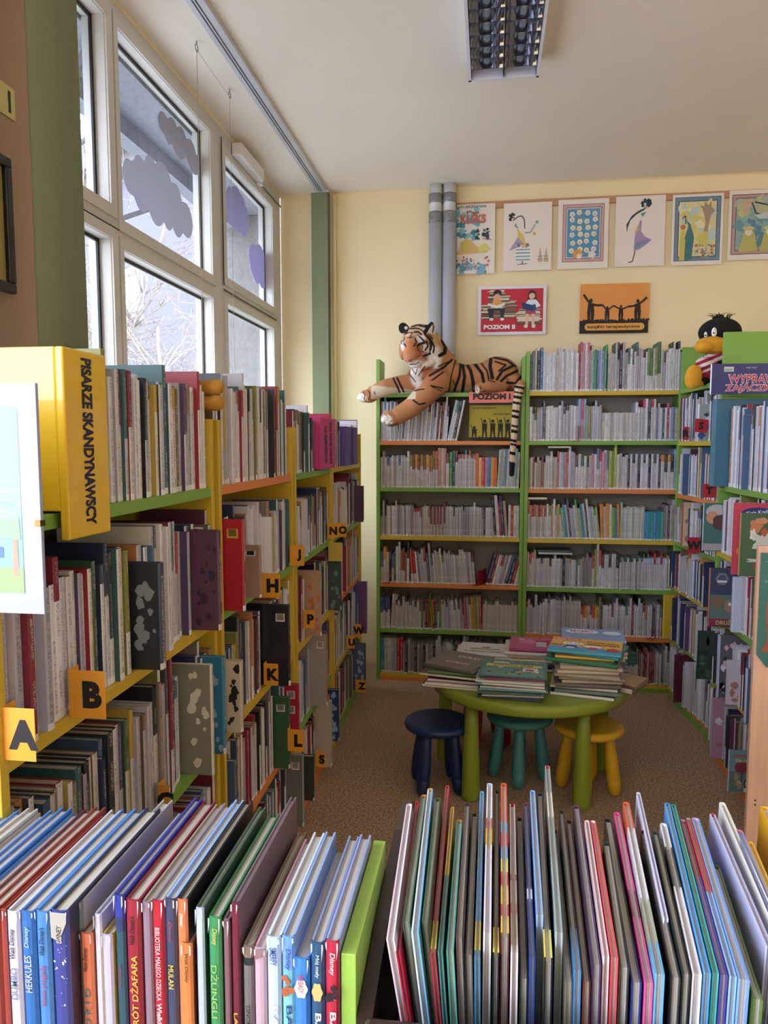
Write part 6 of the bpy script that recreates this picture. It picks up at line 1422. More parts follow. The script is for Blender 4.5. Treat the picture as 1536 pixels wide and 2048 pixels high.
# ------------------------------------------------------------------ piles of books on the table
def lying(loc, ang, L, W, T, cover, spine, label, group, bands=None, art=None, cap=None):
    """A closed book lying flat: spine along one long side, centre at loc."""
    Mx = Matrix.Translation(loc) @ Matrix.Rotation(math.radians(ang), 4, 'Z') @ Matrix.Translation((L / 2, -W / 2, 0)) @ frame_m((0, 0, 0), (0, 0, 1), (0, 1, 0))
    o = hard_book('picture_book', Mx, T, W, L, cover, spine=spine, label=label, group=group, bands=bands, cb=.0018)
    return o
def coverart(o, L, W, T, fn):
    # page of the cover seen from above: x 0..1 along the spine from its start, y 0..1 from spine to fore-edge
    class A_: pass
    mb = MB(); st = [0]
    def P(x, y): return (T + .0004 + st[0] * .00004, y * W, L - x * L)
    def poly(pts, c): st[0] += 1; mb.face([P(x, y) for x, y in pts], hexc(c))
    def rect(x0, y0, x1, y1, c): poly([(x0, y0), (x1, y0), (x1, y1), (x0, y1)], c)
    def disc(cx, cy, r, c, ry=None, n=16, wob=0.): ry = ry or r * L / W; poly([(cx + r * (1 + wob * math.cos(5 * a)) * math.cos(a), cy + ry * (1 + wob * math.cos(5 * a)) * math.sin(a)) for a in [2 * PI * q / n for q in range(n)]], c)
    def text(b, cx, cy, w, h, c, bold=.03): st[0] += 2; lettering(b, cover_of(o), Matrix.Translation(P(cx, cy)) @ frame_m((0, 0, 0), (0, 0, -1), (0, 1, 0)), ink(c), w=w * L, h=h * W, bold=bold)
    fn(rect, disc, text, poly); mb.build('cover_print', M_ART, cover_of(o))
rndT = random.Random(12)
def pile_books(cx, cy, n_t, ang0, cols, where, group, z0=.4790, size=(.28, .21), jig=6, tr=(.008, .013)):
    z = z0
    for k in range(n_t):
        t_ = rndT.uniform(*tr); c = cols[k % len(cols)]; L, W = size[0] * rndT.uniform(.88, 1.05), size[1] * rndT.uniform(.88, 1.05)
        lying((cx + rndT.uniform(-.012, .012), cy + rndT.uniform(-.012, .012), z), ang0 + rndT.uniform(-jig, jig), L, W, t_, c, rndT.choice([c, '#d8d0c8', c]), '%s picture book, %s up in %s' % (cname(c), ordinal(k + 1), where), group)
        z += t_ + .0004
    return z
GB = 'picture books piled on the green table'
# window-side front pile
z = pile_books(-.105, 3.10, 6, -8, ['#5c6468', '#a8a4b0', '#54323c', '#6c3c44', '#8c4a38', '#4f7040'], 'the pile crowned by the grey book', GB, size=(.27, .23))
o = lying((-.115, 3.115, z), -24, .225, .235, .017, '#6f675f', '#5c5450', 'grey picture book with pink ribbons lettered VIOLET on top of its pile', GB)
coverart(o, .225, .235, .017, lambda rect, disc, text, poly: (rect(.30, .30, .78, .38, '#b8a8a0'), disc(.42, .33, .08, '#c07c84', ry=.05, wob=.2), disc(.64, .34, .08, '#c07c84', ry=.05, wob=.2), rect(.2, .44, .75, .50, '#8c8480'), text('VIOLET', .60, .72, .5, .13, '#d8ccc4')))
# middle front pile
z = pile_books(.105, 2.985, 10, -3, ['#3c4454', '#8c4c48', '#c89890', '#3c5c54', '#6c9c9c', '#4c5048', '#8cb0b4', '#7c7c70', '#c8ccc4', '#7c2c40'], 'the middle front pile on the table', GB, size=(.265, .21), tr=(.006, .011))
o = lying((.11, 3.01, z), -5, .27, .225, .008, '#4c7c80', '#3c6468', 'teal picture book with a yellow title ribbon on the middle front pile', GB)
def fa(rect, disc, text, poly):
    rect(.05, .02, .95, .40, '#74988c'); rect(.08, .58, .92, .72, '#d8c860'); text('SZPIEGUJEM', .48, .65, .6, .09, '#2c3c50')
    rect(.18, .78, .42, .86, '#c8ccd0')
    for k in range(26): disc(rndT.uniform(.08, .92), rndT.uniform(.05, .54), rndT.uniform(.02, .05), rndT.choice(['#d8b060', '#e0dcd4', '#3c4c68', '#5c8c94', '#8cb0ac', '#4c3c50']), n=5)
    rect(.64, .30, .86, .52, '#dcd8dc'); rect(.68, .34, .8, .46, '#a05c60'); rect(.22, .26, .5, .48, '#5c8c90'); 
    for x in (.3, .45, .6, .72, .84): disc(x, .88, .02, '#a8c0c0', n=8)
coverart(o, .27, .225, .008, fa)
# back pile of white books
z = pile_books(-.010, 3.36, 5, -4, ['#c8c8b8', '#d4d0c8', '#b8bcb0', '#d8d4cc', '#ccc8bc'], 'the white pile at the back of the table', GB, size=(.24, .19), tr=(.010, .016))
o = lying((-.012, 3.36, z), -5, .225, .19, .010, '#dcd8dc', '#c8c4c8', 'white picture book with a bird on a green strip, top of the white pile', GB)
coverart(o, .225, .19, .010, lambda rect, disc, text, poly: (rect(.22, .40, .82, .52, '#8c9c60'), disc(.50, .55, .08, '#c8a494', wob=.2), disc(.55, .62, .10, '#6c6c78', ry=.05, wob=.3), text('W DRODZE Z DOMU', .5, .24, .78, .10, '#5c5864')))
# pink pile at the back
z = pile_books(.215, 3.36, 6, 2, ['#4c4440', '#3c4048', '#c8b088', '#d8c8a0', '#a89080', '#c8c4bc'], 'the pile under the pink book', GB, size=(.27, .2), tr=(.010, .015))
o = lying((.235, 3.365, z), -4, .26, .2, .016, '#b8447c', '#a03068', 'shiny magenta picture book with a butterfly print on the back pile', GB)
coverart(o, .26, .2, .016, lambda rect, disc, text, poly: (disc(.30, .60, .15, '#c87ca0', wob=.3), disc(.62, .55, .18, '#a82c50', wob=.25), rect(.45, .2, .62, .6, '#a8b4b0'), disc(.2, .8, .06, '#d8a0bc')))
# tall pile
z = pile_books(.405, 3.045, 9, -6, ['#484c58', '#5c7068', '#c8bca8', '#5c5450', '#a89880', '#8c7c6c', '#9c8c7c', '#b8a890', '#a89884'], 'the tall pile under the yellow book', GB, size=(.255, .205), tr=(.010, .017), jig=9)
o = lying((.40, 3.07, z), -17, .285, .20, .017, '#2f6c50', '#2c6c4c', 'green picture book with a white-ended spine under the yellow one', GB)
z += .0175
o = lying((.40, 3.075, z), -8, .23, .17, .010, '#e0b048', '#d8a838', 'yellow picture book peeping out below the top one on the tall pile', GB)
z += .0105
o = lying((.42, 3.10, z), -20, .28, .215, .010, '#3c8c88', '#3c8480', 'teal picture book second from the top of the tall pile', GB)
z += .0105
o = lying((.405, 3.085, z), -12, .285, .205, .013, '#e6b24a', '#4c9cb4', 'yellow and blue picture book lettered Gdzie jest szczurek on the tall pile', GB)
def fe(rect, disc, text, poly):
    rect(0, 0, 1, .30, '#5c94cc'); rect(0, 0, 1, .12, '#4ca4b4'); disc(.22, .88, .20, '#d04c5c', ry=.08); text('Kicia Kocia', .22, .88, .3, .08, '#f0e4e4')
    text('Gdzie jest', .72, .74, .46, .10, '#4c3420'); text('szczurek?', .74, .60, .46, .10, '#4c3420')
    disc(.32, .56, .17, '#262c40', ry=.12); disc(.32, .56, .16, '#ece8e4', ry=.11); disc(.26, .57, .04, '#262c40'); disc(.26, .57, .03, '#ece8e4'); disc(.38, .57, .04, '#262c40'); disc(.38, .57, .03, '#ece8e4')
    poly([(.18, .22), (.24, .42), (.36, .44), (.42, .26)], '#3c5ca0'); disc(.30, .24, .06, '#e8e4e0', ry=.05)
    disc(.60, .40, .15, '#2c2c34', ry=.09); disc(.60, .40, .14, '#ece8e4', ry=.08); poly([(.54, .20), (.56, .36), (.66, .36), (.68, .20)], '#c04c5c'); rect(.80, .14, .96, .34, '#b8404c'); rect(.84, .34, .92, .38, '#7c2c34'); rect(.02, .36, .16, .42, '#8c3c30')
coverart(o, .285, .205, .013, fe)
z2 = pile_books(.475, 3.36, 10, 4, ['#5c5c68', '#8c8c90', '#a89888', '#6c6c78', '#c8bcac', '#4c5464', '#8c7c70'], 'the back pile behind the yellow book', GB, size=(.25, .19), tr=(.011, .016))
o = lying((.47, 3.37, z2), -3, .27, .2, .014, '#7c9ccc', '#8ca8d0', 'light blue picture book with white speech clouds, lettered MAMO', GB)
coverart(o, .27, .2, .014, lambda rect, disc, text, poly: (disc(.34, .68, .27, '#dce0ec', ry=.2), disc(.82, .62, .15, '#d4d8e4', ry=.16), text('MAMO', .34, .72, .38, .15, '#b83c58'), text('MAMUSIU', .34, .54, .3, .08, '#b83c58')))
pile_books(.545, 3.115, 4, -32, ['#5c3c50', '#a8946c', '#6c4c50', '#b08c58'], 'the low brown pile at the table rim', GB, size=(.19, .14), tr=(.008, .012))
# ------------------------------------------------------------------ low shelf with fairy-tale books, spines towards the entrance
ZS = 0.725
t = empty('low_bookshelf', (-0.40, .76, 0), 'low light green bookshelf carrying fairy-tale books with their spines out', 'bookshelf')
LG = pmat('pale_green_laminate', '#9cc458', 0.4, noise_amt=0.02, noise_scale=4)
lo = -t.location
def part(nm, a, b, m, par=t, bev=.001):
    mb = MB(); mb.box(tuple(Vector(a) + lo), tuple(Vector(b) + lo), bevel=bev); return mb.build(nm, m, par)
part('side_panel', (-.1432, .696, 0), (-.1275, .915, .965), LG)
part('side_panel', (-.668, .757, 0), (-.650, .905, .70), LG)
part('shelf', (-.668, .66, ZS - .022), (-.1436, .905, ZS - .0005), LG)
part('shelf', (-.6495, .76, .34), (-.1436, .905, .362), LG)
part('plinth', (-.6495, .765, 0), (-.1436, .785, .07), LG)
part('back_panel', (-.6495, .898, .03), (-.1436, .9045, .70), BOARD_IN)
FT = 'fairy-tale books on the low green shelf'
# (u0, u1, v of spine top, spine colour, cover colour, depth, [(text, v_top, v_bottom, across, colour, direction)], words)
LB_ = [
 (0, 11, 1818, '#a04038', '#8c3834', .205, [], 'brick red book'),
 (13, 39, 1821, '#d0cde0', '#c8c8d8', .225, [('Walt Disney', 1852, 1912, .5, '#20222c', 1), ('DUMBO', 1930, 1992, .5, '#70809c', 1)], 'white book lettered DUMBO'),
 (41, 70, 1820, '#2f6cb4', '#3a74bc', .225, [('Disney', 1848, 1890, .4, '#9cc0e0', 1), ('HERKULES', 1905, 1978, .5, '#b0b4b8', 1)], 'deep blue book lettered HERKULES'),
 (71, 100, 1820, '#4a84c4', '#4a8cd0', .225, [("Walt Disney's", 1850, 1905, .45, '#16202c', 1), ('Nowe przygody', 1925, 2005, .45, '#a04c6c', 1)], 'mid blue book beside the one lettered HERKULES'),
 (102, 138, 1818, '#3c4690', '#2a2c44', .225, [('DISNEY', 1846, 1880, .3, '#d0c890', 1)], 'starry indigo book with a torn top'),
 (140, 166, 1801, '#5c7076', '#aaa8b0', .235, [("Walt Disney's", 1835, 1885, .45, '#15191c', 1), ('DALMATYŃCZYKÓW', 1918, 2046, .5, '#b4c4c4', 1)], 'grey-green book lettered DALMATYNCZYKOW'),
 (160, 186, 1864, '#d4785a', '#8c4c2c', .225, [('Walt Disney', 1890, 1938, .4, '#2a1c18', 1), ('O K I O', 1972, 2048, .45, '#3c7c84', 1)], 'short salmon orange book'),
 (188, 203, 1828, '#d4d4ec', '#b8b8cc', .225, [], 'narrow white book above the salmon one'),
 (204, 225, 1868, '#c0bcdc', '#c8a83c', .22, [], 'lilac white book with a yellow top edge'),
 (228, 249, 1788, '#28386c', '#3040a0', .225, [("Walt Disney's", 1925, 1970, .4, '#8c3c50', 1)], 'dark teal and indigo book beside the gold-lettered maroon one'),
 (251, 281, 1797, '#94283c', '#8c3044', .225, [("Walt Disney's", 1828, 1884, .45, '#20141a', 1), ('POWRÓT DŻAFARA', 1905, 2090, .55, '#dcb048', 1)], 'maroon book with gold letters WROT DZAFARA'),
 (284, 303, 1802, '#8a7486', '#9c9088', .22, [], 'mauve grey book'),
 (304, 328, 1800, '#b02338', '#8c8490', .22, [('BIBLIOTEKA MAŁEGO DZIECKA', 1850, 1995, .42, '#d8b4b8', -1), ('Wielkie', 2000, 2048, .42, '#f0e8e8', -1)], 'red book lettered BIBLIOTEKA MALEGO DZIECKA'),
 (330, 352, 1796, '#3c4460', '#88b0e8', .225, [('Disney', 1838, 1880, .4, '#8c4450', -1), ('MULAN', 1925, 1972, .5, '#c8b050', -1)], 'navy book lettered MULAN'),
 (354, 375, 1798, '#d8784c', '#20242a', .225, [('Disney', 1822, 1848, .4, '#f0e4dc', -1)], 'tall orange book lettered near its top'),
 (363, 385, 1886, '#cc7c44', '#7c3c24', .22, [("Walt Disney", 1902, 1960, .4, '#20160e', -1)], 'low orange book in the gap before the pale blue one'),
 (391, 408, 1815, '#b4c4dc', '#3c5c50', .225, [], 'narrow pale blue book'),
 (417, 443, 1832, '#3a8c58', '#34804c', .225, [('Disney', 1852, 1885, .5, '#b8b860', -1), ('DŻUNGLI', 1925, 2030, .6, '#8cb060', -1)], 'green book lettered DZUNGLI'),
 (446, 460, 1838, '#7c5860', '#6c4c58', .225, [], 'dusty plum book behind the green one'),
 (462, 478, 1805, '#6c2438', '#6c5c68', .24, [('LA', 2020, 2045, .5, '#c0a84c', -1)], 'dark maroon book'),
 (486, 507, 1890, '#6c6a68', '#8c7c6a', .235, [('MONO', 2005, 2048, .4, '#30302c', 1)], 'worn grey box-like book with a dark band'),
 (509, 533, 1894, '#b49cac', '#b88898', .21, [], 'faded lilac book with a torn corner'),
 (534, 562, 1872, '#b4cce4', '#c8d4e0', .205, [('SMERFY', 1890, 1925, .5, '#304c8c', -1), ('BAJKI', 2005, 2090, .6, '#e4ecf4', -1)], 'pale blue book lettered SMERFY and BAJKI'),
 (564, 590, 1871, '#6c9ce0', '#88a8d8', .205, [('Disney', 1892, 1935, .5, '#2c4c94', -1), ('BAJKI', 2005, 2090, .6, '#24407c', -1)], 'blue and turquoise book lettered BAJKI'),
 (587, 620, 1913, '#3c80d4', '#5c94e0', .205, [('BOBASY', 1945, 1980, .35, '#c04454', -1)], 'bright blue shorter book with a white cloud badge'),
 (622, 649, 1883, '#2a5478', '#7888b0', .205, [('Mój mały', 1905, 1950, .35, '#b8c8d4', -1), ('BAJKI', 2020, 2100, .6, '#f0f0f4', -1)], 'petrol blue book with a round yellow picture'),
 (651, 679, 1880, '#b42844', '#8c9cd0', .205, [('Disney', 1900, 1945, .5, '#e8c4cc', -1), ('BAJKI', 2018, 2100, .6, '#f4f0f4', -1)], 'raspberry red book against the green side panel')]
left_far = ['#8c3c3c', '#5c2448', '#4c90dc', '#3c7ccc', '#4f84c8', '#b0aca8', '#c4c8c8', '#5a98d8', '#8cb8d4']
for k, c in enumerate(left_far):
    u = -26 - 28 * k; LB_.append((u, u + 26, 1812 + (k % 3) * 6, c, c, .225, [], '%s book lying mostly out of view' % cname(c)))
def slab(u0, u1, v, Yn, spine, cover, depth, texts, label, lettered=True):
    a, b = at(u0, v, y=Yn), at(u1, v, y=Yn); tk = abs(b.x - a.x) * .96; top = a.z
    M = Matrix.Translation((a.x, Yn, ZS))
    h = top - ZS
    rnd = random.Random(int(u0) + 500)
    bands = [(0, .9, hexc(spine), 0), (.9, 1, hexc(spine), 0)]
    if 'dark band' in label: bands = [(0, .90, hexc(spine), 0), (.90, .94, hexc('#1c2c34'), 0), (.94, 1, hexc('#7c6c5c'), 0)]
    if 'turquoise' in label: bands = [(0, .78, hexc('#7cc0cc'), 0), (.78, .86, hexc('#6cb0c4'), 0), (.86, 1, hexc(spine), 0)]
    if 'teal and indigo' in label: bands = [(0, .84, hexc('#2c5468'), 0), (.84, .90, hexc('#283c68'), 0), (.90, 1, hexc('#2c3c98'), 0)]
    o = hard_book('picture_book', M, tk, depth, h, cover, spine=spine, label=label, group=FT, bands=bands)
    for (txt, v0, v1, ac, col, dr) in texts:
        z1, z0 = at(u0, v0, y=Yn).z - ZS, at(u0, v1, y=Yn).z - ZS
        Mt = Matrix.Translation((tk / 2, -.0036, (z0 + z1) / 2)) @ (frame_m((0, 0, 0), (0, 0, 1), (-1, 0, 0)) if dr > 0 else frame_m((0, 0, 0), (0, 0, -1), (1, 0, 0)))
        lettering(txt, cover_of(o), Mt, ink(col), w=z1 - z0, h=tk * ac, bold=.015, shear=.2 if 'isney' in txt else 0)
    mb = MB()
    if 'starry' in label:
        for k in range(26): 
            x, z, r = rnd.uniform(.002, tk - .002), h - rnd.uniform(.01, .11), rnd.uniform(.0004, .0014); mb.face([(x + r * math.cos(q), -.0034, z + r * math.sin(q)) for q in (0, 1.26, 2.51, 3.77, 5.03)], hexc(rnd.choice(['#c8d0f0', '#8c94d8', '#e8e8f4'])))
        mb.face([(.001, -.0036, h - .03), (tk * .5, -.0036, h - .034), (tk * .95, -.0036, h - .012), (tk * .97, -.0036, h - .001), (.001, -.0036, h - .001)], hexc('#a8a49c'))
    if 'badge' in label or 'round yellow' in label:
        zc = h - (.032 if 'badge' in label else .052); c = '#e8e4ec' if 'badge' in label else '#c8b070'
        mb.face([(tk / 2 + tk * .40 * math.cos(q) * (1 + .1 * math.cos(6 * q)), -.0034, zc + .010 * math.sin(q) * (1 + .1 * math.cos(6 * q))) for q in [2 * PI * i / 24 for i in range(24)]], hexc(c))
    if 'torn' in label and 'starry' not in label: mb.face([(.001, -.0034, h - .012), (.008, -.0034, h - .008), (.012, -.0034, h), (.001, -.0034, h)], hexc('#8c6c74'))
    if 'turquoise' in label or 'raspberry' in label:
        cc = '#a85c3c' if 'turquoise' in label else '#241c24'
        for k in range(7): zc = h - .052 + rnd.uniform(-.01, .01); x = tk / 2 + rnd.uniform(-.004, .004); r = rnd.uniform(.002, .0045); mb.face([(x + r * math.cos(q), -.0034 - k * .00003, zc + r * math.sin(q)) for q in [2 * PI * i / 8 for i in range(8)]], hexc(rnd.choice([cc, cc, '#d8c8b8'])))
    if mb.v: mb.build('spine_picture', M_ART, cover_of(o))
    mb = MB()
    # pale edges that every one of these covers has at the corners
    for (x, w_) in ((0.0004, .0016), (tk - .002, .0016)):
        mb.face([(x, -.0032, h - rnd.uniform(.004, .02)), (x + w_, -.0036, h - rnd.uniform(.003, .01)), (x + w_, -.0036, h), (x, -.0032, h)], hexc('#b8b4b4'))
    mb.build('pale_edge', M_ART, cover_of(o))
    return o
for i, (u0, u1, v, sp, cv, dp, tx, wd) in enumerate(sorted(LB_, key=lambda r: r[0])):
    Yn = {True: .692, False: .722}[u0 > 500] if not (u0 < 110) else .700
    if wd.startswith('short salmon') or 'gap' in wd or 'yellow top edge' in wd: Yn -= .004
    lab = wd + ' on the low green shelf' if 'out of view' not in wd else '%s book, %s beyond the brick red one on the low green shelf' % (cname(sp), ordinal(int((-u0 - 26) / 28) + 1))
    slab(u0, u1, v, Yn, sp, cv, dp, tx, lab)

# ------------------------------------------------------------------ dark wooden browser box with thin picture books, fore-edges towards the entrance
DK = pmat('dark_stained_wood', '#2c1a1a', 0.28, noise_amt=0.2, noise_scale=8, stretch=(1, 8, 8), coat=.3)
t = empty('browser_box', (.20, .85, 0), 'dark brown stained wooden browser box on legs, full of thin picture books', 'book box')
lo = -t.location
ZB = .735
lz = at(785, 2013, y=.655).z
BXL, BXR, BYN, BYF = -.110, .43, .655, 1.11
part('front_lip', (BXL, BYN - .016, ZB - .02), (BXR, BYN, lz - .012), DK, t, .004)
part('base_board', (BXL, BYN, ZB - .02), (BXR, BYF, ZB - .0005), DK, t)
part('back_board', (BXL, BYF, ZB - .02), (BXR, BYF + .016, .86), DK, t, .004)
mb = MB()    # side boards rise towards the far end with a rounded shoulder
for (x0, x1, nm) in ((BXL - .016, BXL - .0005, 'side_board'), (BXR + .0005, BXR + .016, 'side_board')):
    mb = MB(); pf = [(BYN - .016, ZB - .02), (BYF + .016, ZB - .02), (BYF + .016, .915), (BYF - .02, .935), (BYF - .12, .940), (BYN + .16, .925), (BYN + .06, .905), (BYN, .89), (BYN - .016, .875)]
    k = len(pf); vs_ = [(x, y, z) for x in (x0, x1) for (y, z) in pf]; vs_ = [tuple(Vector(p) + lo) for p in vs_]
    mb.mesh(vs_, [tuple(range(k))[::-1], tuple(range(k, 2 * k))] + [(i, (i + 1) % k, k + (i + 1) % k, k + i) for i in range(k)]); mb.build(nm, DK, t)
for x in (BXL, BXR - .03):
    for y in (BYN, BYF - .03): part('leg', (x, y, 0), (x + .03, y + .03, ZB - .0205), DK, t)
TB = 'thin picture books in the dark browser box'
# (near u0, u1, v | far u0, u1, v | near cover side colours left, right | spine cap colour | words | bands along the covers)
RB = [
 (772, 789, 1875, 811, 826, 1608, '#e0c8d8', '#ece0ec', '#d8c4d0', 'pinkish white', None),
 (791, 801, 1900, 829, 840, 1603, '#b0203c', '#a81c38', '#c42040', 'crimson', None),
 (804, 820, 1842, 842, 853, 1590, '#2a4c3c', '#3c6850', '#d07c3c', 'bottle green', None),
 (822, 838, 1862, 854, 867, 1577, '#d8e4ec', '#6cb0dc', '#d8a83c', 'white and sky blue', None),
 (843, 858, 1842, 868, 883, 1596, '#2c5a3c', '#2c4c38', '#2c5c3c', 'forest green', None),
 (860, 872, 1905, 889, 901, 1571, '#c0b0a4', '#b02840', '#c43048', 'cream and red', [(0, .02, '#a83044'), (.02, .14, '#d8c050'), (.14, 1, '#b43448')]),
 (875, 886, 1902, 899, 911, 1614, '#d8b848', '#e4e4ec', '#e0c04c', 'yellow and white', [(0, .45, '#3c7c78'), (.45, 1, '#dcb840')]),
 (892, 908, 1900, 913, 925, 1640, '#3c8c80', '#4cac9c', '#c89040', 'jade green', None),
 (911, 927, 1873, 929, 941, 1606, '#4c3438', '#2c2024', '#4c2c38', 'dark plum', None),
 (929, 945, 1908, 943, 956, 1627, '#1c2428', '#5c5854', '#3c3028', 'black and grey', None),
 (948, 961, 1912, 958, 970, 1583, '#58a8e4', '#68b4e8', '#78b8e8', 'sky blue', [(0, .03, '#3c7ca8'), (.03, .16, '#e4d040'), (.16, 1, '#58a8e4')]),
 (966, 983, 1862, 972, 987, 1567, '#e0e0ec', '#dcdce8', '#b4d0f0', 'white speckled', [(0, .5, '#e0dcf0'), (.5, .62, '#d8b040'), (.62, .7, '#b84c5c'), (.7, 1, '#e4e4f0')]),
 (985, 999, 1912, 988, 999, 1581, '#16161c', '#2c2c34', '#1c1c24', 'black', [(0, .02, '#1c1c28'), (.02, .13, '#e0d050'), (.13, 1, '#17171e')]),
 (1001, 1019, 1872, 1000, 1015, 1567, '#d09838', '#cc4c34', '#d05c38', 'gaudy red and yellow patterned', [(0, .02, '#5c3038'), (.02, .1, '#e0b838'), (.1, .16, '#b83038'), (.16, .26, '#e0b040'), (.26, .34, '#c43c3c'), (.34, .42, '#d8c850'), (.42, .5, '#5c90c8'), (.5, .6, '#c8304c'), (.6, .68, '#5890c8'), (.68, .78, '#d04838'), (.78, 1, '#d85c38')]),
 (1021, 1037, 1902, 1018, 1031, 1607, '#d8ccd0', '#ece8ec', '#b83048', 'white floral', [(0, .2, '#d8ccd0'), (.2, .26, '#c88490'), (.26, .4, '#d8ccd4'), (.4, .44, '#a87c88'), (.44, 1, '#dcd0d8')]),
 (1039, 1057, 1955, 1033, 1045, 1636, '#1c302c', '#182420', '#2c3c30', 'blackish green', None),
 (1058, 1071, 1912, 1046, 1057, 1606, '#243478', '#2c3c80', '#b03040', 'navy', [(0, .3, '#28408c'), (.3, .36, '#c8d0e8'), (.36, 1, '#20306c')]),
 (1072, 1087, 1827, 1058, 1072, 1581, '#80ace8', '#8cb8ec', '#80b0ec', 'cornflower blue', None),
 (1088, 1106, 1922, 1074, 1085, 1586, '#1c2430', '#2c2c34', '#2c3448', 'midnight blue', [(0, .02, '#1a2030'), (.02, .14, '#dccc50'), (.14, 1, '#1a2028')]),
 (1110, 1126, 1862, 1087, 1101, 1521, '#7c9ca4', '#a8b8bc', '#c42c40', 'tallest grey-blue', [(0, .35, '#98b0b8'), (.35, .6, '#8c9ca0'), (.6, .78, '#dcd8cc'), (.78, 1, '#98a4a4')]),
 (1129, 1146, 1962, 1104, 1115, 1660, '#6c6458', '#54504c', '#5c544c', 'stone grey', None),
 (1147, 1163, 1938, 1116, 1129, 1621, '#16283c', '#1c3040', '#3c3828', 'ink blue', [(0, .2, '#3c7cb4'), (.2, 1, '#16283a')]),
 (1165, 1182, 1962, 1131, 1144, 1641, '#6c2c20', '#4c2420', '#5c2c34', 'rust brown', None),
 (1184, 1203, 1927, 1146, 1159, 1611, '#38284c', '#4c3060', '#6c3058', 'dark violet', None),
 (1205, 1219, 1910, 1168, 1179, 1641, '#e0c0c8', '#e4c8d0', '#e8d0d8', 'rounded pale pink', None),
 (1221, 1237, 1912, 1180, 1192, 1642, '#dc4454', '#e05060', '#f0e0e4', 'coral red', None),
 (1239, 1259, 1932, 1206, 1219, 1684, '#242a24', '#2c2c2c', '#2c3c34', 'black with a dull sheen', None),
 (1262, 1284, 1962, 1209, 1222, 1638, '#1a1c3c', '#1c1c30', '#20202c', 'starry midnight', [(0, .2, '#26307c'), (.2, 1, '#15172c')]),
 (1288, 1307, 1962, 1226, 1241, 1625, '#d84890', '#d04888', '#e04c94', 'hot pink', [(0, .3, '#dc5098'), (.3, .45, '#8c2458'), (.45, 1, '#dc5098')]),
 (1309, 1330, 1945, 1245, 1259, 1605, '#e4e4f0', '#c4c470', '#e0684c', 'white and lime with an orange cap', [(0, .14, '#58a8d4'), (.14, .35, '#9ca890'), (.35, .8, '#e0e0ec'), (.8, 1, '#d8603c')]),
 (1325, 1337, 1834, 1272, 1281, 1585, '#d4d4f0', '#c8c8e8', '#e8e8f8', 'lavender white rounded', None),
 (1341, 1362, 1952, 1283, 1294, 1662, '#201c24', '#2c282c', '#241f2c', 'charcoal', None),
 (1364, 1382, 1945, 1304, 1316, 1662, '#1c2c2c', '#14201f', '#2c4440', 'dark spruce', None),
 (1384, 1404, 1945, 1319, 1334, 1647, '#c4c4cc', '#e8e8f0', '#d8d8e0', 'silver white', [(0, .5, '#dcdce8'), (.5, .8, '#3c3c40'), (.8, 1, '#d8dce8')]),
 (1406, 1422, 1943, 1330, 1343, 1606, '#5cacec', '#50a0e0', '#3c88b8', 'shiny azure', None),
 (1424, 1438, 1943, 1344, 1356, 1609, '#24908c', '#3cb0a8', '#2c8880', 'shiny turquoise', None),
 (1440, 1456, 1947, 1362, 1372, 1640, '#4c3c94', '#5c4c9c', '#a88cb0', 'violet', [(0, .55, '#4c3c98'), (.55, 1, '#7c2c40')]),
 (1458, 1474, 1950, 1376, 1386, 1637, '#8cb8ec', '#d04050', '#a8b4c0', 'light blue with a red edge', [(0, .45, '#88b4ec'), (.45, 1, '#c03c4c')]),
 (1476, 1500, 1956, 1389, 1402, 1637, '#78a8e4', '#6898e0', '#c8b0c4', 'powder blue', None),
 (1506, 1526, 1996, 1434, 1446, 1732, '#48642c', '#587838', '#4c6c2c', 'olive green', None),
 (1530, 1546, 1890, 1417, 1432, 1627, '#c4c4e8', '#b8b8dc', '#c02850', 'lilac white', None),
 (1556, 1574, 1880, 1437, 1451, 1605, '#ecece8', '#f0ece4', '#ecece8', 'ivory white tall', None),
 (1580, 1598, 1930, 1474, 1486, 1660, '#7888c0', '#8c94c8', '#e06c80', 'periwinkle with a pink cap', None),
 (1601, 1618, 1940, 1495, 1506, 1684, '#d8a430', '#dca830', '#d8a430', 'amber', None),
 (1640, 1676, 1850, 1520, 1545, 1614, '#dca428', '#d89c24', '#e0ac38', 'thick amber yellow', None)]
prevx = -1e9
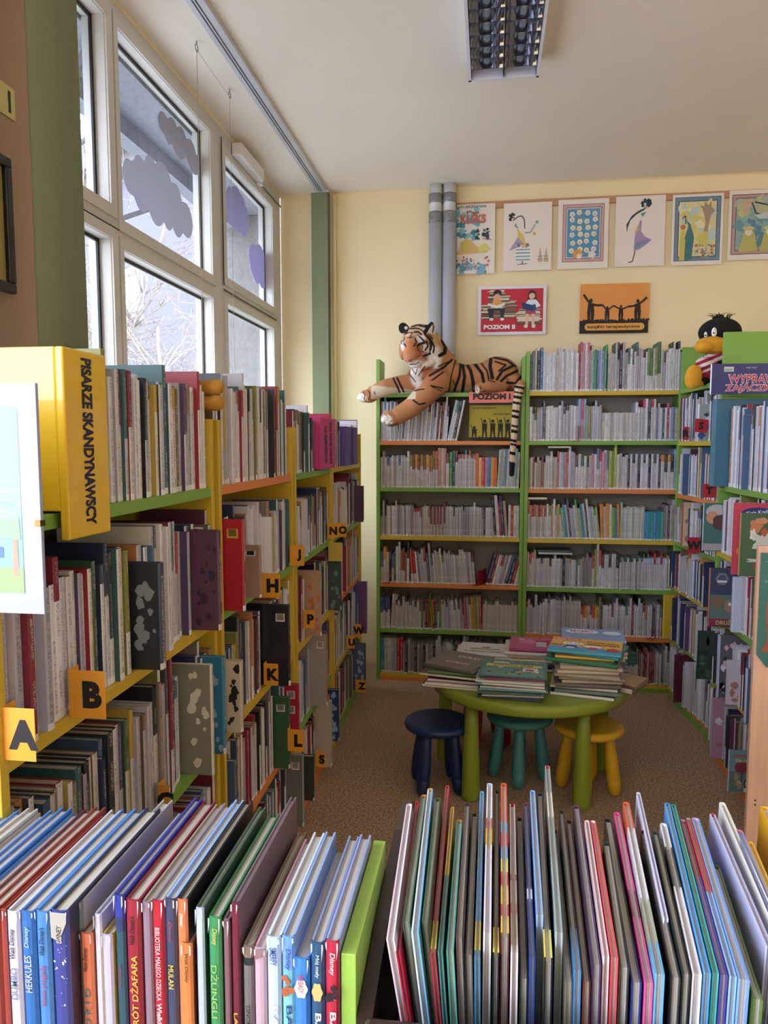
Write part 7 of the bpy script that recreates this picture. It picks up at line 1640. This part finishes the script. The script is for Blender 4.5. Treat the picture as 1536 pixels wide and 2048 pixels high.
for i, (n0, n1, nv, f0, f1, fv, cl, cr, cap, wd, bd) in enumerate(RB):
    Yn = .712 - .030 * max(0, min(1, (n0 - 1000) / 450))
    a, b = at(n0, nv, y=Yn), at(n1, nv, y=Yn); z = a.z
    if z > .984:      # as tall as its neighbours, only pushed further back
        Yn = at(n0, nv, z=.984).y; a, b = at(n0, nv, y=Yn), at(n1, nv, y=Yn); z = a.z
    fa_, fb_ = at(f0, fv, z=z), at(f1, fv, z=z); dvec = Vector(((fa_.x + fb_.x) / 2 - (a.x + b.x) / 2, (fa_.y + fb_.y) / 2 - Yn, 0)); wd_ = dvec.length
    wd_ = max(.17, min(.40, wd_)); yw = math.atan2(-dvec.x, dvec.y); yw = max(-.12, min(.12, yw))
    tk = max(.005, (b.x - a.x) * .93)
    lean = math.radians(9.5) * max(0, 1 - i / 11) - math.radians(2.0) * max(0, (i - 20) / 24)
    h = (z - ZB) / math.cos(lean) - .001
    # local: X thickness, Y from spine (far end) to fore-edge (near end), Z up: turn the book end for end
    top = Vector(((a.x + b.x) / 2, Yn, z)); 
    R = Matrix.Rotation(yw, 4, 'Z') @ Matrix.Rotation(-lean, 4, 'Y')
    far = top + (R @ Vector((0, wd_, 0)))
    M = Matrix.Translation(far) @ R @ Matrix.Rotation(PI, 4, 'Z') @ Matrix.Translation((-tk / 2, 0, -h))
    def fb(c): 
        return [(1 - q1, 1 - q0, hexc(cc)) for (q0, q1, cc) in c] if c else None     # bands listed from the near end
    o = hard_book('picture_book', M, tk, wd_, h, cl, spine=cap, back=cr, label='%s picture book, %s in from green shelf, browser box' % (wd, ordinal(i + 1)), group=TB, cb=.0016 if tk < .012 else .0022, front_bands=fb(bd))
    # stiff inner leaves of a board book: coloured layers between the covers
t2 = None
# pale book lying in front of the lip
A = at(985, 2048, y=.60); o = hard_book('picture_book', Matrix.Translation((.004, .50, ZB - .02 + .165)) @ Matrix.Rotation(math.radians(28), 4, 'Z') @ frame_m((0, 0, 0), (0, 0, 1), (0, 1, 0)) , .010, .10, .12, '#c8c4c8', label='pale book corner peeping over the near lip of the browser box')
